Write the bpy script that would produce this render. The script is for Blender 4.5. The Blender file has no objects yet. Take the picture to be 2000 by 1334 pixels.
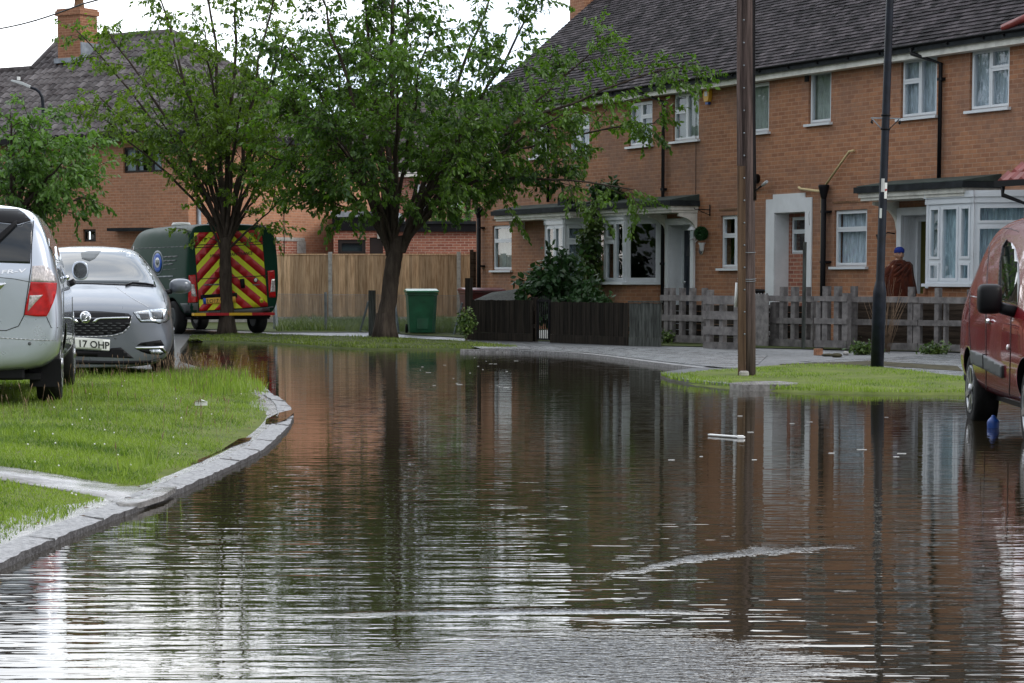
import bpy, bmesh, math, random
import numpy as np
from mathutils import Vector, Matrix
from mathutils.bvhtree import BVHTree
from mathutils.geometry import tessellate_polygon

C = bpy.context.scene.collection
R = math.radians
# ------------------------------------------------------------------ camera, sky, sun, exposure
SC = bpy.context.scene
FPX, CAMZ, PITCH, PPY, HOR = 4500.0, 1.2, R(5.0), 937.0, 543.0
cam = bpy.data.cameras.new('camera'); camo = bpy.data.objects.new('camera', cam); C.objects.link(camo)
camo.location = (0, 0, CAMZ); camo.rotation_euler = (R(90) - PITCH, 0, 0)
cam.sensor_width = 36; cam.lens = FPX / 2000 * 36
cam.shift_y = (PPY - 667) / 2000
cam.clip_start = 0.1; cam.clip_end = 2000
SC.camera = camo
SUN_EL, SUN_AZ = R(38), R(115)        # azimuth measured from +Y (view axis) towards +X: right and a little behind
w = bpy.data.worlds.new('World'); SC.world = w; w.use_nodes = True
nt = w.node_tree; nt.nodes.clear()
N = lambda t: nt.nodes.new(t)
wo = N('ShaderNodeOutputWorld'); bg = N('ShaderNodeBackground'); sky = N('ShaderNodeTexSky')
sky.sky_type = 'NISHITA'; sky.sun_disc = False; sky.sun_elevation = SUN_EL; sky.sun_rotation = SUN_AZ
tc = N('ShaderNodeTexCoord'); mp = N('ShaderNodeMapping'); mp.inputs['Scale'].default_value = (1.6, 1.6, 4.5)
no = N('ShaderNodeTexNoise'); no.inputs['Scale'].default_value = 1.7; no.inputs['Detail'].default_value = 7; no.inputs['Roughness'].default_value = .58
cr = N('ShaderNodeValToRGB'); cr.color_ramp.elements[0].position = .36; cr.color_ramp.elements[0].color = (6.6, 7.6, 9.2, 1)
cr.color_ramp.elements[1].position = .62; cr.color_ramp.elements[1].color = (15.2, 15.1, 14.9, 1)
mx = N('ShaderNodeMixRGB'); mx.inputs[0].default_value = .86
nt.links.new(tc.outputs['Generated'], mp.inputs[0]); nt.links.new(mp.outputs[0], no.inputs['Vector'])
nt.links.new(no.outputs[0], cr.inputs[0]); nt.links.new(sky.outputs[0], mx.inputs[1]); nt.links.new(cr.outputs[0], mx.inputs[2])
# the evening cloud is brightest low down straight ahead, where the sun went
dt = N('ShaderNodeVectorMath'); dt.operation = 'DOT_PRODUCT'; dt.inputs[1].default_value = Vector((-.22, .92, .32)).normalized(); nt.links.new(tc.outputs['Generated'], dt.inputs[0])
gl = N('ShaderNodeMapRange'); gl.interpolation_type = 'SMOOTHSTEP'; gl.inputs[1].default_value = .15; gl.inputs[2].default_value = .95; gl.inputs[3].default_value = .78; gl.inputs[4].default_value = 1.7
nt.links.new(dt.outputs['Value'], gl.inputs[0]); sc_ = N('ShaderNodeVectorMath'); sc_.operation = 'SCALE'; nt.links.new(mx.outputs[0], sc_.inputs[0]); nt.links.new(gl.outputs[0], sc_.inputs['Scale'])
nt.links.new(sc_.outputs[0], bg.inputs[0]); bg.inputs[1].default_value = .115; nt.links.new(bg.outputs[0], wo.inputs[0])
sl = bpy.data.lights.new('sun', 'SUN'); so = bpy.data.objects.new('sun', sl); C.objects.link(so)
sl.energy = 1.3; sl.angle = R(16); sl.color = (1, .95, .87)
sd = Vector((math.sin(SUN_AZ) * math.cos(SUN_EL), math.cos(SUN_AZ) * math.cos(SUN_EL), math.sin(SUN_EL)))
so.rotation_euler = sd.to_track_quat('Z', 'Y').to_euler(); so.location = sd * 50
SC.view_settings.view_transform = 'Standard'; SC.view_settings.look = 'None'; SC.view_settings.gamma = 1
SC.view_settings.exposure = 0.22
SC.cycles.use_denoising = True
SC.cycles.max_bounces = 8; SC.cycles.transparent_max_bounces = 12

# ------------------------------------------------------------------ pixel -> place helpers (used to find real positions)
cp, sp = math.cos(PITCH), math.sin(PITCH)
def ray(px, py):
    dx, dy = px - 1000.0, py - PPY
    return Vector((dx, FPX * cp - dy * sp, -FPX * sp - dy * cp))
def gp(px, py, z=0.0):
    r = ray(px, py); t = (z - CAMZ) / r.z
    return Vector((r.x * t, r.y * t, z))
def at(px, py, Y):
    r = ray(px, py); t = Y / r.y
    return Vector((r.x * t, Y, CAMZ + r.z * t))
def proj(p):
    x, y, z = p[0], p[1], p[2] - CAMZ
    d = y * cp - z * sp; u = y * sp + z * cp
    return 1000 + FPX * x / d, PPY - FPX * u / d

# ------------------------------------------------------------------ materials
MATS = {}
def newmat(name):
    m = bpy.data.materials.new(name); m.use_nodes = True; MATS[name] = m
    t = m.node_tree; b = t.nodes['Principled BSDF']
    return m, t, b
def nd(t, ty, **k):
    n = t.nodes.new(ty)
    for a, v in k.items():
        if a in n.inputs: n.inputs[a].default_value = v
        else: setattr(n, a, v)
    return n
def mathn(t, op, a, b=None):
    n = t.nodes.new('ShaderNodeMath'); n.operation = op
    for i, v in enumerate((a, b)):
        if v is None: continue
        if isinstance(v, (int, float)): n.inputs[i].default_value = v
        else: t.links.new(v, n.inputs[i])
    return n.outputs[0]
def col4(c): return (c[0], c[1], c[2], 1)
def pbr(name, col, rough=.6, metal=0, var=.12, vs=3.0, bump=0, bs=60.0, coat=0, island=0, stretch=None, col2=None, spec=None, coord='Object', detail=5, sheen=0):
    m, t, b = newmat(name)
    L = t.links.new
    tcn = nd(t, 'ShaderNodeTexCoord'); v = tcn.outputs[coord]
    if stretch:
        mpn = nd(t, 'ShaderNodeMapping', Scale=stretch); L(v, mpn.inputs[0]); v = mpn.outputs[0]
    n1 = nd(t, 'ShaderNodeTexNoise', Scale=vs, Detail=float(detail), Roughness=.62); L(v, n1.inputs['Vector'])
    mixc = nd(t, 'ShaderNodeMixRGB'); L(n1.outputs[0], mixc.inputs[0])
    c2 = col2 or tuple(min(1, c * (1 + var * 2.2)) for c in col)
    c1 = col if col2 else tuple(c * (1 - var * 2.2) for c in col)
    rmp = nd(t, 'ShaderNodeValToRGB'); rmp.color_ramp.elements[0].position = .3; rmp.color_ramp.elements[1].position = .7
    rmp.color_ramp.elements[0].color = col4(c1); rmp.color_ramp.elements[1].color = col4(c2)
    L(n1.outputs[0], rmp.inputs[0]); out = rmp.outputs[0]; t.nodes.remove(mixc)
    if island:
        g = nd(t, 'ShaderNodeNewGeometry'); hs = nd(t, 'ShaderNodeHueSaturation')
        mr = nd(t, 'ShaderNodeMapRange'); mr.inputs[3].default_value = 1 - island; mr.inputs[4].default_value = 1 + island
        L(g.outputs['Random Per Island'], mr.inputs[0]); L(mr.outputs[0], hs.inputs['Value']); L(out, hs.inputs['Color']); out = hs.outputs[0]
    L(out, b.inputs['Base Color'])
    rr = nd(t, 'ShaderNodeMapRange'); rr.inputs[3].default_value = max(0.0, rough - .08); rr.inputs[4].default_value = min(1, rough + .08)
    L(n1.outputs[0], rr.inputs[0]); L(rr.outputs[0], b.inputs['Roughness'])
    b.inputs['Metallic'].default_value = metal; b.inputs['Coat Weight'].default_value = coat; b.inputs['Coat Roughness'].default_value = .03
    b.inputs['Specular IOR Level'].default_value = spec if spec is not None else (.18 if rough > .6 and not metal else .5)
    if sheen: b.inputs['Sheen Weight'].default_value = sheen
    if bump:
        n2 = nd(t, 'ShaderNodeTexNoise', Scale=bs, Detail=4.0); L(v, n2.inputs['Vector'])
        bp = nd(t, 'ShaderNodeBump', Strength=min(1, bump), Distance=.01); L(n2.outputs[0], bp.inputs['Height']); L(bp.outputs[0], b.inputs['Normal'])
    return m
def brickmat(name, c1, c2, mortar, stain=(.10, .08, .06), bw=.225, rh=.075, ms=.009, stainamt=.5, bias=0.0):
    m, t, b = newmat(name); L = t.links.new
    uv = nd(t, 'ShaderNodeTexCoord').outputs['UV']
    # slight waviness of the courses
    nz = nd(t, 'ShaderNodeTexNoise', Scale=1.3, Detail=1.0); L(uv, nz.inputs['Vector'])
    br = nd(t, 'ShaderNodeTexBrick', Scale=1.0); br.offset = .5
    br.inputs['Color1'].default_value = col4(c1); br.inputs['Color2'].default_value = col4(c2); br.inputs['Mortar'].default_value = col4(mortar)
    br.inputs['Brick Width'].default_value = bw; br.inputs['Row Height'].default_value = rh; br.inputs['Mortar Size'].default_value = ms
    br.inputs['Mortar Smooth'].default_value = .35; br.inputs['Bias'].default_value = bias
    L(uv, br.inputs['Vector'])
    n1 = nd(t, 'ShaderNodeTexNoise', Scale=.7, Detail=8.0, Roughness=.68); L(uv, n1.inputs['Vector'])
    r1 = nd(t, 'ShaderNodeValToRGB'); r1.color_ramp.elements[0].position = .44; r1.color_ramp.elements[0].color = (0, 0, 0, 1); r1.color_ramp.elements[1].position = .60
    r1.color_ramp.elements[1].color = (stainamt,) * 3 + (1,)
    L(n1.outputs[0], r1.inputs[0])
    mxs = nd(t, 'ShaderNodeMixRGB'); L(r1.outputs[0], mxs.inputs[0]); L(br.outputs[0], mxs.inputs[1]); mxs.inputs[2].default_value = col4(stain)
    n3 = nd(t, 'ShaderNodeTexNoise', Scale=9.0, Detail=6.0); L(uv, n3.inputs['Vector'])
    hs = nd(t, 'ShaderNodeHueSaturation'); mr = nd(t, 'ShaderNodeMapRange'); mr.inputs[3].default_value = .7; mr.inputs[4].default_value = 1.3
    L(n3.outputs[0], mr.inputs[0]); L(mr.outputs[0], hs.inputs['Value']); L(mxs.outputs[0], hs.inputs['Color'])
    L(hs.outputs[0], b.inputs['Base Color']); b.inputs['Roughness'].default_value = .88
    bp = nd(t, 'ShaderNodeBump', Strength=.6, Distance=.006); bp.invert = True
    hh = mathn(t, 'SUBTRACT', br.outputs['Fac'], mathn(t, 'MULTIPLY', n3.outputs[0], .4)); L(hh, bp.inputs['Height']); L(bp.outputs[0], b.inputs['Normal'])
    return m
def glassmat(name, tint=(.55, .6, .6), ior=1.6, rough=.01, alpha_dark=.75):
    """window glass: mirror share by fresnel, the rest shows what stands behind it"""
    m, t, b = newmat(name); L = t.links.new; t.nodes.remove(b)
    out = t.nodes['Material Output']
    g = nd(t, 'ShaderNodeBsdfGlossy'); g.inputs['Roughness'].default_value = rough; g.inputs['Color'].default_value = (1, 1, 1, 1)
    tr = nd(t, 'ShaderNodeBsdfTransparent'); tr.inputs[0].default_value = col4(tuple(c * alpha_dark for c in tint))
    fr = nd(t, 'ShaderNodeFresnel', IOR=ior)
    geo = nd(t, 'ShaderNodeNewGeometry'); ff = mathn(t, 'MULTIPLY', fr.outputs[0], mathn(t, 'SUBTRACT', 1.0, geo.outputs['Backfacing']))
    mixs = nd(t, 'ShaderNodeMixShader'); L(ff, mixs.inputs[0]); L(tr.outputs[0], mixs.inputs[1]); L(g.outputs[0], mixs.inputs[2])
    L(mixs.outputs[0], out.inputs[0])
    return m
def leafmat(name, c1, c2, trans=.3, rough=.45, c3=None, nscale=.8):
    m, t, b = newmat(name); L = t.links.new
    g = nd(t, 'ShaderNodeNewGeometry'); r = nd(t, 'ShaderNodeValToRGB')
    r.color_ramp.elements[0].color = col4(c1); r.color_ramp.elements[1].color = col4(c2)
    tcn = nd(t, 'ShaderNodeTexCoord'); n1 = nd(t, 'ShaderNodeTexNoise', Scale=nscale, Detail=4.0); L(tcn.outputs['Object'], n1.inputs['Vector'])
    if c3: e3 = r.color_ramp.elements.new(.98); e3.color = col4(c3); r.color_ramp.elements[1].position = .62; r.color_ramp.elements[1].color = col4(c2)
    f = mathn(t, 'ADD', mathn(t, 'MULTIPLY', g.outputs['Random Per Island'], .6), mathn(t, 'SUBTRACT', mathn(t, 'MULTIPLY', n1.outputs[0], 2.2), .9))
    L(f, r.inputs[0]); L(r.outputs[0], b.inputs['Base Color']); b.inputs['Roughness'].default_value = rough
    tl = nd(t, 'ShaderNodeBsdfTranslucent'); mc = nd(t, 'ShaderNodeMixRGB', blend_type='MULTIPLY'); mc.inputs[0].default_value = 1
    L(r.outputs[0], mc.inputs[1]); mc.inputs[2].default_value = (1.5, 1.7, .6, 1); L(mc.outputs[0], tl.inputs[0])
    ms = nd(t, 'ShaderNodeMixShader'); ms.inputs[0].default_value = trans
    out = t.nodes['Material Output']; L(b.outputs[0], ms.inputs[1]); L(tl.outputs[0], ms.inputs[2]); L(ms.outputs[0], out.inputs[0])
    return m
def stripes(name, cols, dirv, period, rough=.35):
    """retro-reflective bands running diagonally, mirrored about the door split"""
    m, t, b = newmat(name); L = t.links.new
    tcn = nd(t, 'ShaderNodeTexCoord'); s = nd(t, 'ShaderNodeSeparateXYZ'); L(tcn.outputs['Object'], s.inputs[0])
    ax = mathn(t, 'ABSOLUTE', s.outputs[0]); v = mathn(t, 'ADD', mathn(t, 'MULTIPLY', ax, dirv[0]), mathn(t, 'MULTIPLY', s.outputs[2], dirv[1]))
    fr = mathn(t, 'FRACT', mathn(t, 'ADD', mathn(t, 'DIVIDE', v, period), 20.15)); k = mathn(t, 'GREATER_THAN', fr, .52)
    mc = nd(t, 'ShaderNodeMixRGB'); L(k, mc.inputs[0]); mc.inputs[1].default_value = col4(cols[0]); mc.inputs[2].default_value = col4(cols[1])
    L(mc.outputs[0], b.inputs['Base Color']); b.inputs['Roughness'].default_value = rough
    return m

pbr('white_paint', (.62, .65, .68), .4, var=.05, vs=2, bump=.05)
pbr('upvc', (.64, .68, .72), .3, var=.03, vs=2)
pbr('old_white', (.62, .62, .57), .6, var=.12, vs=4, bump=.1)
pbr('black_plastic', (.007, .007, .009), .5, var=.1, spec=.18)
pbr('black_iron', (.008, .008, .010), .55, var=.15, bump=.1, spec=.15)
pbr('felt', (.018, .022, .025), .85, var=.25, vs=6, bump=.4, bs=90)
pbr('lead', (.24, .27, .31), .5, var=.15, vs=6)
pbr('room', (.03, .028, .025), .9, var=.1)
pbr('net', (.55, .60, .66), .9, var=.18, vs=14, stretch=(4, 1, .3), island=0)
pbr('net_blue', (.55, .66, .80), .9, var=.2, vs=14, stretch=(4, 1, .3))
pbr('blind', (.42, .45, .42), .9, var=.1)
pbr('roof_tile', (.016, .013, .016), .85, var=.35, vs=1.4, island=.8, bump=.6, bs=70, col2=(.060, .052, .056), detail=8)
pbr('pantile', (.040, .033, .035), .8, var=.3, vs=2.5, island=.35, bump=.5, bs=60, col2=(.15, .14, .145))
pbr('far_tile', (.07, .06, .062), .85, var=.2, vs=4, island=.2)
pbr('red_tile', (.20, .035, .03), .35, var=.15, vs=4, island=.15)
pbr('concrete', (.36, .35, .33), .75, var=.12, vs=12, bump=.3, bs=90)
pbr('wet_concrete', (.08, .078, .075), .22, vs=9, bump=.5, bs=60, col2=(.36, .35, .35))
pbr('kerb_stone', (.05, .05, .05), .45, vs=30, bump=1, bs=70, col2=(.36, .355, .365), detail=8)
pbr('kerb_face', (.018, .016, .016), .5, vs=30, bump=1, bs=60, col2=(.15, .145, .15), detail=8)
pbr('felt_green', (.045, .06, .055), .7, var=.2, vs=5)
pbr('leaf_litter', (.10, .06, .03), .8, var=.3, vs=40)
pbr('pavement', (.085, .088, .092), .36, var=.3, vs=5, bump=.3, bs=120)
pbr('asphalt', (.04, .04, .042), .6, var=.2, vs=5, bump=.4, bs=120)
pbr('slab', (.19, .2, .21), .27, var=.2, vs=4, bump=.2, bs=90)
pbr('soil', (.055, .05, .03), .9, var=.3, vs=6, bump=.5, bs=60)
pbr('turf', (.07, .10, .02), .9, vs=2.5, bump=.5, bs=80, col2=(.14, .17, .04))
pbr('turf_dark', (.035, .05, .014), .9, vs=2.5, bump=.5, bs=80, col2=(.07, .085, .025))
pbr('fence_wood', (.27, .165, .09), .8, var=.2, vs=3.5, stretch=(8, 8, .6), island=.34, bump=.3, bs=40, col2=(.60, .43, .28))
pbr('dark_board', (.005, .004, .0035), .9, vs=4, col2=(.032, .026, .020), stretch=(6, 6, .4), island=.5, bump=.3, bs=40)
pbr('grey_board', (.06, .065, .06), .85, var=.3, vs=5, stretch=(6, 6, .6), island=.2, bump=.3, bs=40)
pbr('pallet', (.085, .08, .08), .85, vs=7, stretch=(1, 1, 1), island=.3, bump=.4, bs=50, col2=(.24, .225, .22))
pbr('lap_board', (.045, .033, .025), .85, var=.35, vs=4, stretch=(.5, 1, 5), island=.2, bump=.4)
pbr('pole_wood', (.022, .016, .015), .85, vs=5, stretch=(7, 7, .3), bump=.8, bs=25, col2=(.16, .118, .11))
pbr('pole_cover', (.05, .03, .02), .75, vs=4, stretch=(5, 5, .25), bump=.4, bs=30, col2=(.17, .11, .07))
pbr('bark', (.030, .022, .018), .9, vs=3, stretch=(5, 5, 1), bump=.9, bs=22, col2=(.085, .068, .055))
pbr('galv', (.22, .25, .28), .45, metal=.6, var=.15, vs=8)
pbr('navy_post', (.007, .010, .018), .4, var=.25, vs=8, bump=.1, spec=.25)
pbr('lamp_grey', (.45, .48, .5), .4, var=.05)
pbr('green_plastic', (.008, .10, .045), .38, var=.15, vs=4)
pbr('green_lid', (.012, .14, .06), .3, var=.1, vs=4)
pbr('bin_maroon', (.10, .006, .010), .4, var=.2)
pbr('silver_paint', (.50, .55, .64), .30, metal=.6, var=.02, coat=1)
pbr('grey_paint', (.13, .145, .17), .3, metal=.4, var=.02, coat=.35)
pbr('green_paint', (.007, .038, .024), .42, var=.05, spec=.12)
pbr('red_paint', (.24, .014, .022), .22, metal=.0, var=.03, coat=.8)
pbr('tyre', (.014, .014, .015), .75, var=.2, vs=9, bump=.3)
pbr('alloy', (.42, .43, .45), .3, metal=.8, var=.05)
pbr('chrome', (.7, .72, .75), .12, metal=1, var=.02)
pbr('trim_grey', (.075, .085, .09), .5, var=.1)
pbr('headlamp', (.42, .46, .5), .12, metal=.6, var=.35, vs=22, stretch=(3, 1, .6), coat=1)
pbr('headlamp_dark', (.03, .035, .04), .15, metal=.3, var=.3, vs=30, coat=1)
pbr('lens_red', (.45, .006, .008), .2, var=.15, vs=20, coat=.15)
pbr('lens_clear', (.55, .5, .5), .15, metal=.3, var=.25, vs=40, stretch=(2, 1, 1), coat=1)
pbr('plate_white', (.72, .74, .72), .4, var=.03)
pbr('plate_yellow', (.70, .42, .06), .4, var=.03)
pbr('plate_blue', (.02, .10, .5), .4, var=.03)
pbr('ink', (.01, .01, .012), .5, var=.02)
pbr('ink_grey', (.12, .14, .15), .5, var=.02)
pbr('hi_yellow', (.60, .66, .03), .35, var=.03)
pbr('tail_yellow', (.7, .42, .02), .4, var=.03)
pbr('rust', (.16, .09, .05), .7, var=.3, vs=10)
pbr('alarm_yellow', (.62, .35, .03), .5, var=.06)
pbr('yellow_pipe', (.52, .42, .22), .6, var=.08)
pbr('door_navy', (.018, .024, .04), .35, var=.06)
pbr('hall_wall', (.20, .18, .05), .8, var=.1)
pbr('card', (.42, .30, .2), .8, var=.15)
pbr('brick_loose', (.30, .15, .09), .85, var=.2, vs=10, bump=.4)
pbr('litter_white', (.75, .76, .76), .6, var=.05)
pbr('litter_blue', (.01, .06, .28), .4, var=.15, vs=12)
pbr('skin', (.30, .16, .10), .55, var=.04)
pbr('lip_and_reflection_brown', (.09, .035, .03), .6, var=.04)
pbr('headwrap', (.012, .025, .16), .8, var=.15, vs=20)
pbr('shawl', (.028, .006, .004), .95, vs=9, bump=.6, bs=40, col2=(.085, .020, .008), sheen=.1)
pbr('twig', (.22, .15, .10), .9, var=.2)
pbr('puddle_bed', (.03, .025, .02), .05, var=.2)
pbr('dark_brown_frame', (.02, .012, .012), .4, var=.1)
pbr('sticker', (.6, .6, .6), .4, var=.05)
pbr('red_sign', (.38, .008, .014), .4, var=.05)
glassmat('window_glass', tint=(.93, .96, .97), alpha_dark=.97, ior=1.5)
glassmat('car_glass', tint=(.16, .18, .18), alpha_dark=.8, ior=1.75)
glassmat('wind_glass', tint=(.45, .5, .5), alpha_dark=.8, ior=1.9)
def opaque_glass(name, col):
    m, t, b = newmat(name); b.inputs['Base Color'].default_value = col4(col); b.inputs['Roughness'].default_value = .02; b.inputs['Specular IOR Level'].default_value = .55
    b.inputs['Coat Weight'].default_value = .3; b.inputs['Coat IOR'].default_value = 1.5; b.inputs['Coat Roughness'].default_value = .01
opaque_glass('privacy_glass', (.012, .016, .022)); opaque_glass('screen_glass', (.03, .04, .048))
brickmat('brick_terrace', (.35, .160, .080), (.22, .092, .048), (.36, .215, .14), stain=(.21, .125, .09), stainamt=.6, bias=-.25)
brickmat('brick_left', (.46, .215, .12), (.35, .155, .085), (.46, .29, .20), stain=(.32, .18, .12), stainamt=.4, bias=-.2)
brickmat('brick_shed', (.36, .14, .09), (.24, .075, .05), (.46, .34, .27), stain=(.22, .11, .08), stainamt=.4)
brickmat('brick_chimney', (.31, .14, .075), (.24, .10, .052), (.40, .22, .13), stainamt=.2)
brickmat('brick_far', (.28, .10, .065), (.2, .07, .05), (.36, .26, .2), stainamt=.3)
leafmat('leaf_cherry', (.02, .06, .012), (.095, .18, .024), trans=.42, c3=(.22, .28, .045))
leafmat('leaf_left', (.035, .085, .013), (.14, .22, .026), trans=.45, c3=(.27, .28, .05))
leafmat('leaf_pale', (.03, .085, .018), (.11, .21, .045), trans=.4, c3=(.22, .29, .10))
leafmat('leaf_shrub', (.012, .040, .014), (.05, .12, .035), trans=.15)
leafmat('leaf_bay', (.02, .06, .012), (.12, .18, .03), trans=.15)
leafmat('leaf_ball', (.006, .03, .008), (.02, .08, .02), trans=.1)
leafmat('grass_blade', (.065, .125, .014), (.21, .29, .045), trans=.32, c3=(.42, .42, .16), nscale=1.6)
leafmat('grass_far', (.045, .075, .012), (.14, .19, .03), trans=.25, c3=(.24, .24, .08), nscale=1.2)
leafmat('grass_weed', (.05, .09, .022), (.17, .21, .07), trans=.2)
stripes('chevron', ((.62, .64, .025), (.42, .012, .018)), (.80, -1.0), .46)

# water: nearly still flood water, long crests running across the view, a breezier patch in front
def water_mat(name='flood_water'):
    m, t, b = newmat(name); L = t.links.new
    b.inputs['Base Color'].default_value = (.024, .019, .011, 1); b.inputs['Roughness'].default_value = .012
    b.inputs['IOR'].default_value = 1.34; b.inputs['Specular IOR Level'].default_value = .6
    tcn = nd(t, 'ShaderNodeTexCoord'); v = tcn.outputs['Object']
    sx = nd(t, 'ShaderNodeSeparateXYZ'); L(v, sx.inputs[0]); X, Y = sx.outputs[0], sx.outputs[1]
    def noise(sc, scale, detail=2.0, rot=0):
        mpn = nd(t, 'ShaderNodeMapping', Scale=sc, Rotation=(0, 0, rot)); L(v, mpn.inputs[0])
        n = nd(t, 'ShaderNodeTexNoise', Scale=scale, Detail=detail, Roughness=.5); L(mpn.outputs[0], n.inputs['Vector']); return n.outputs[0]
    a = noise((.55, 2.8, 1), 2.0, 1.0, R(6))
    bb = noise((.65, 3.3, 1), 4.4, 1.0, R(-8))
    c = noise((.8, 2.8, 1), 8.0, 1.5, R(3))
    big = noise((1, .6, 1), .22, 2.0)
    # calmer far away and under the trees, livelier near the camera
    amp = nd(t, 'ShaderNodeMapRange'); amp.inputs[1].default_value = .35; amp.inputs[2].default_value = .7; amp.inputs[3].default_value = .45; amp.inputs[4].default_value = 1.25
    L(big, amp.inputs[0])
    h = mathn(t, 'ADD', mathn(t, 'ADD', mathn(t, 'MULTIPLY', a, .0038), mathn(t, 'MULTIPLY', bb, .0026)), mathn(t, 'MULTIPLY', c, .0010))
    h = mathn(t, 'MULTIPLY', h, amp.outputs[0])
    calm = nd(t, 'ShaderNodeMapRange'); calm.inputs[1].default_value = 8; calm.inputs[2].default_value = 17; calm.inputs[3].default_value = 1.1; calm.inputs[4].default_value = .6; L(Y, calm.inputs[0]); h = mathn(t, 'MULTIPLY', h, calm.outputs[0])
    # cat's-paw patch
    def gauss(cx, cy, rx, ry):
        dx = mathn(t, 'DIVIDE', mathn(t, 'SUBTRACT', X, cx), rx); dy = mathn(t, 'DIVIDE', mathn(t, 'SUBTRACT', Y, cy), ry)
        return mathn(t, 'EXPONENT', mathn(t, 'MULTIPLY', mathn(t, 'ADD', mathn(t, 'MULTIPLY', dx, dx), mathn(t, 'MULTIPLY', dy, dy)), -1.0))
    g1 = gauss(.30, 7.15, .70, .70)
    pn = noise((1, 2.4, 1), 2.0, 5.0)
    edge = nd(t, 'ShaderNodeMapRange'); edge.inputs[1].default_value = .55; edge.inputs[2].default_value = 1.15; L(mathn(t, 'ADD', g1, mathn(t, 'MULTIPLY', pn, .55)), edge.inputs[0])
    # thin curved streak
    dxs = mathn(t, 'SUBTRACT', X, 1.5); cy = mathn(t, 'SUBTRACT', 10.22, mathn(t, 'MULTIPLY', mathn(t, 'MULTIPLY', dxs, dxs), .78))
    wob = mathn(t, 'MULTIPLY', mathn(t, 'SUBTRACT', noise((2.2, .6, 1), 3.0, 3.0), .5), .55); ds = mathn(t, 'DIVIDE', mathn(t, 'SUBTRACT', mathn(t, 'ADD', Y, wob), cy), .10); st = mathn(t, 'EXPONENT', mathn(t, 'MULTIPLY', mathn(t, 'MULTIPLY', ds, ds), -1))
    st = mathn(t, 'MULTIPLY', st, gauss(.95, 9.9, .45, 1.2))
    # second streak nearer the camera
    dx2 = mathn(t, 'SUBTRACT', X, .15); cy2 = mathn(t, 'SUBTRACT', 8.28, mathn(t, 'MULTIPLY', mathn(t, 'MULTIPLY', dx2, dx2), .16))
    d2 = mathn(t, 'DIVIDE', mathn(t, 'SUBTRACT', Y, cy2), .05); st2 = mathn(t, 'MULTIPLY', mathn(t, 'EXPONENT', mathn(t, 'MULTIPLY', mathn(t, 'MULTIPLY', d2, d2), -1)), gauss(0.05, 8.2, .5, .6))
    mask = mathn(t, 'MINIMUM', mathn(t, 'ADD', mathn(t, 'MULTIPLY', edge.outputs[0], 1.0), mathn(t, 'MULTIPLY', mathn(t, 'ADD', st, st2), 1.3)), 1.4)
    f1 = noise((1, 2.6, 1), 16.0, 2.0, R(8)); f2 = noise((1, 2.0, 1), 42.0, 1.0)
    h = mathn(t, 'ADD', h, mathn(t, 'MULTIPLY', mathn(t, 'ADD', mathn(t, 'MULTIPLY', f1, .0075), mathn(t, 'MULTIPLY', f2, .0018)), mask))
    bp = nd(t, 'ShaderNodeBump', Strength=1.0, Distance=1.0); L(h, bp.inputs['Height']); L(bp.outputs[0], b.inputs['Normal'])
    return m
water_mat()

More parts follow.
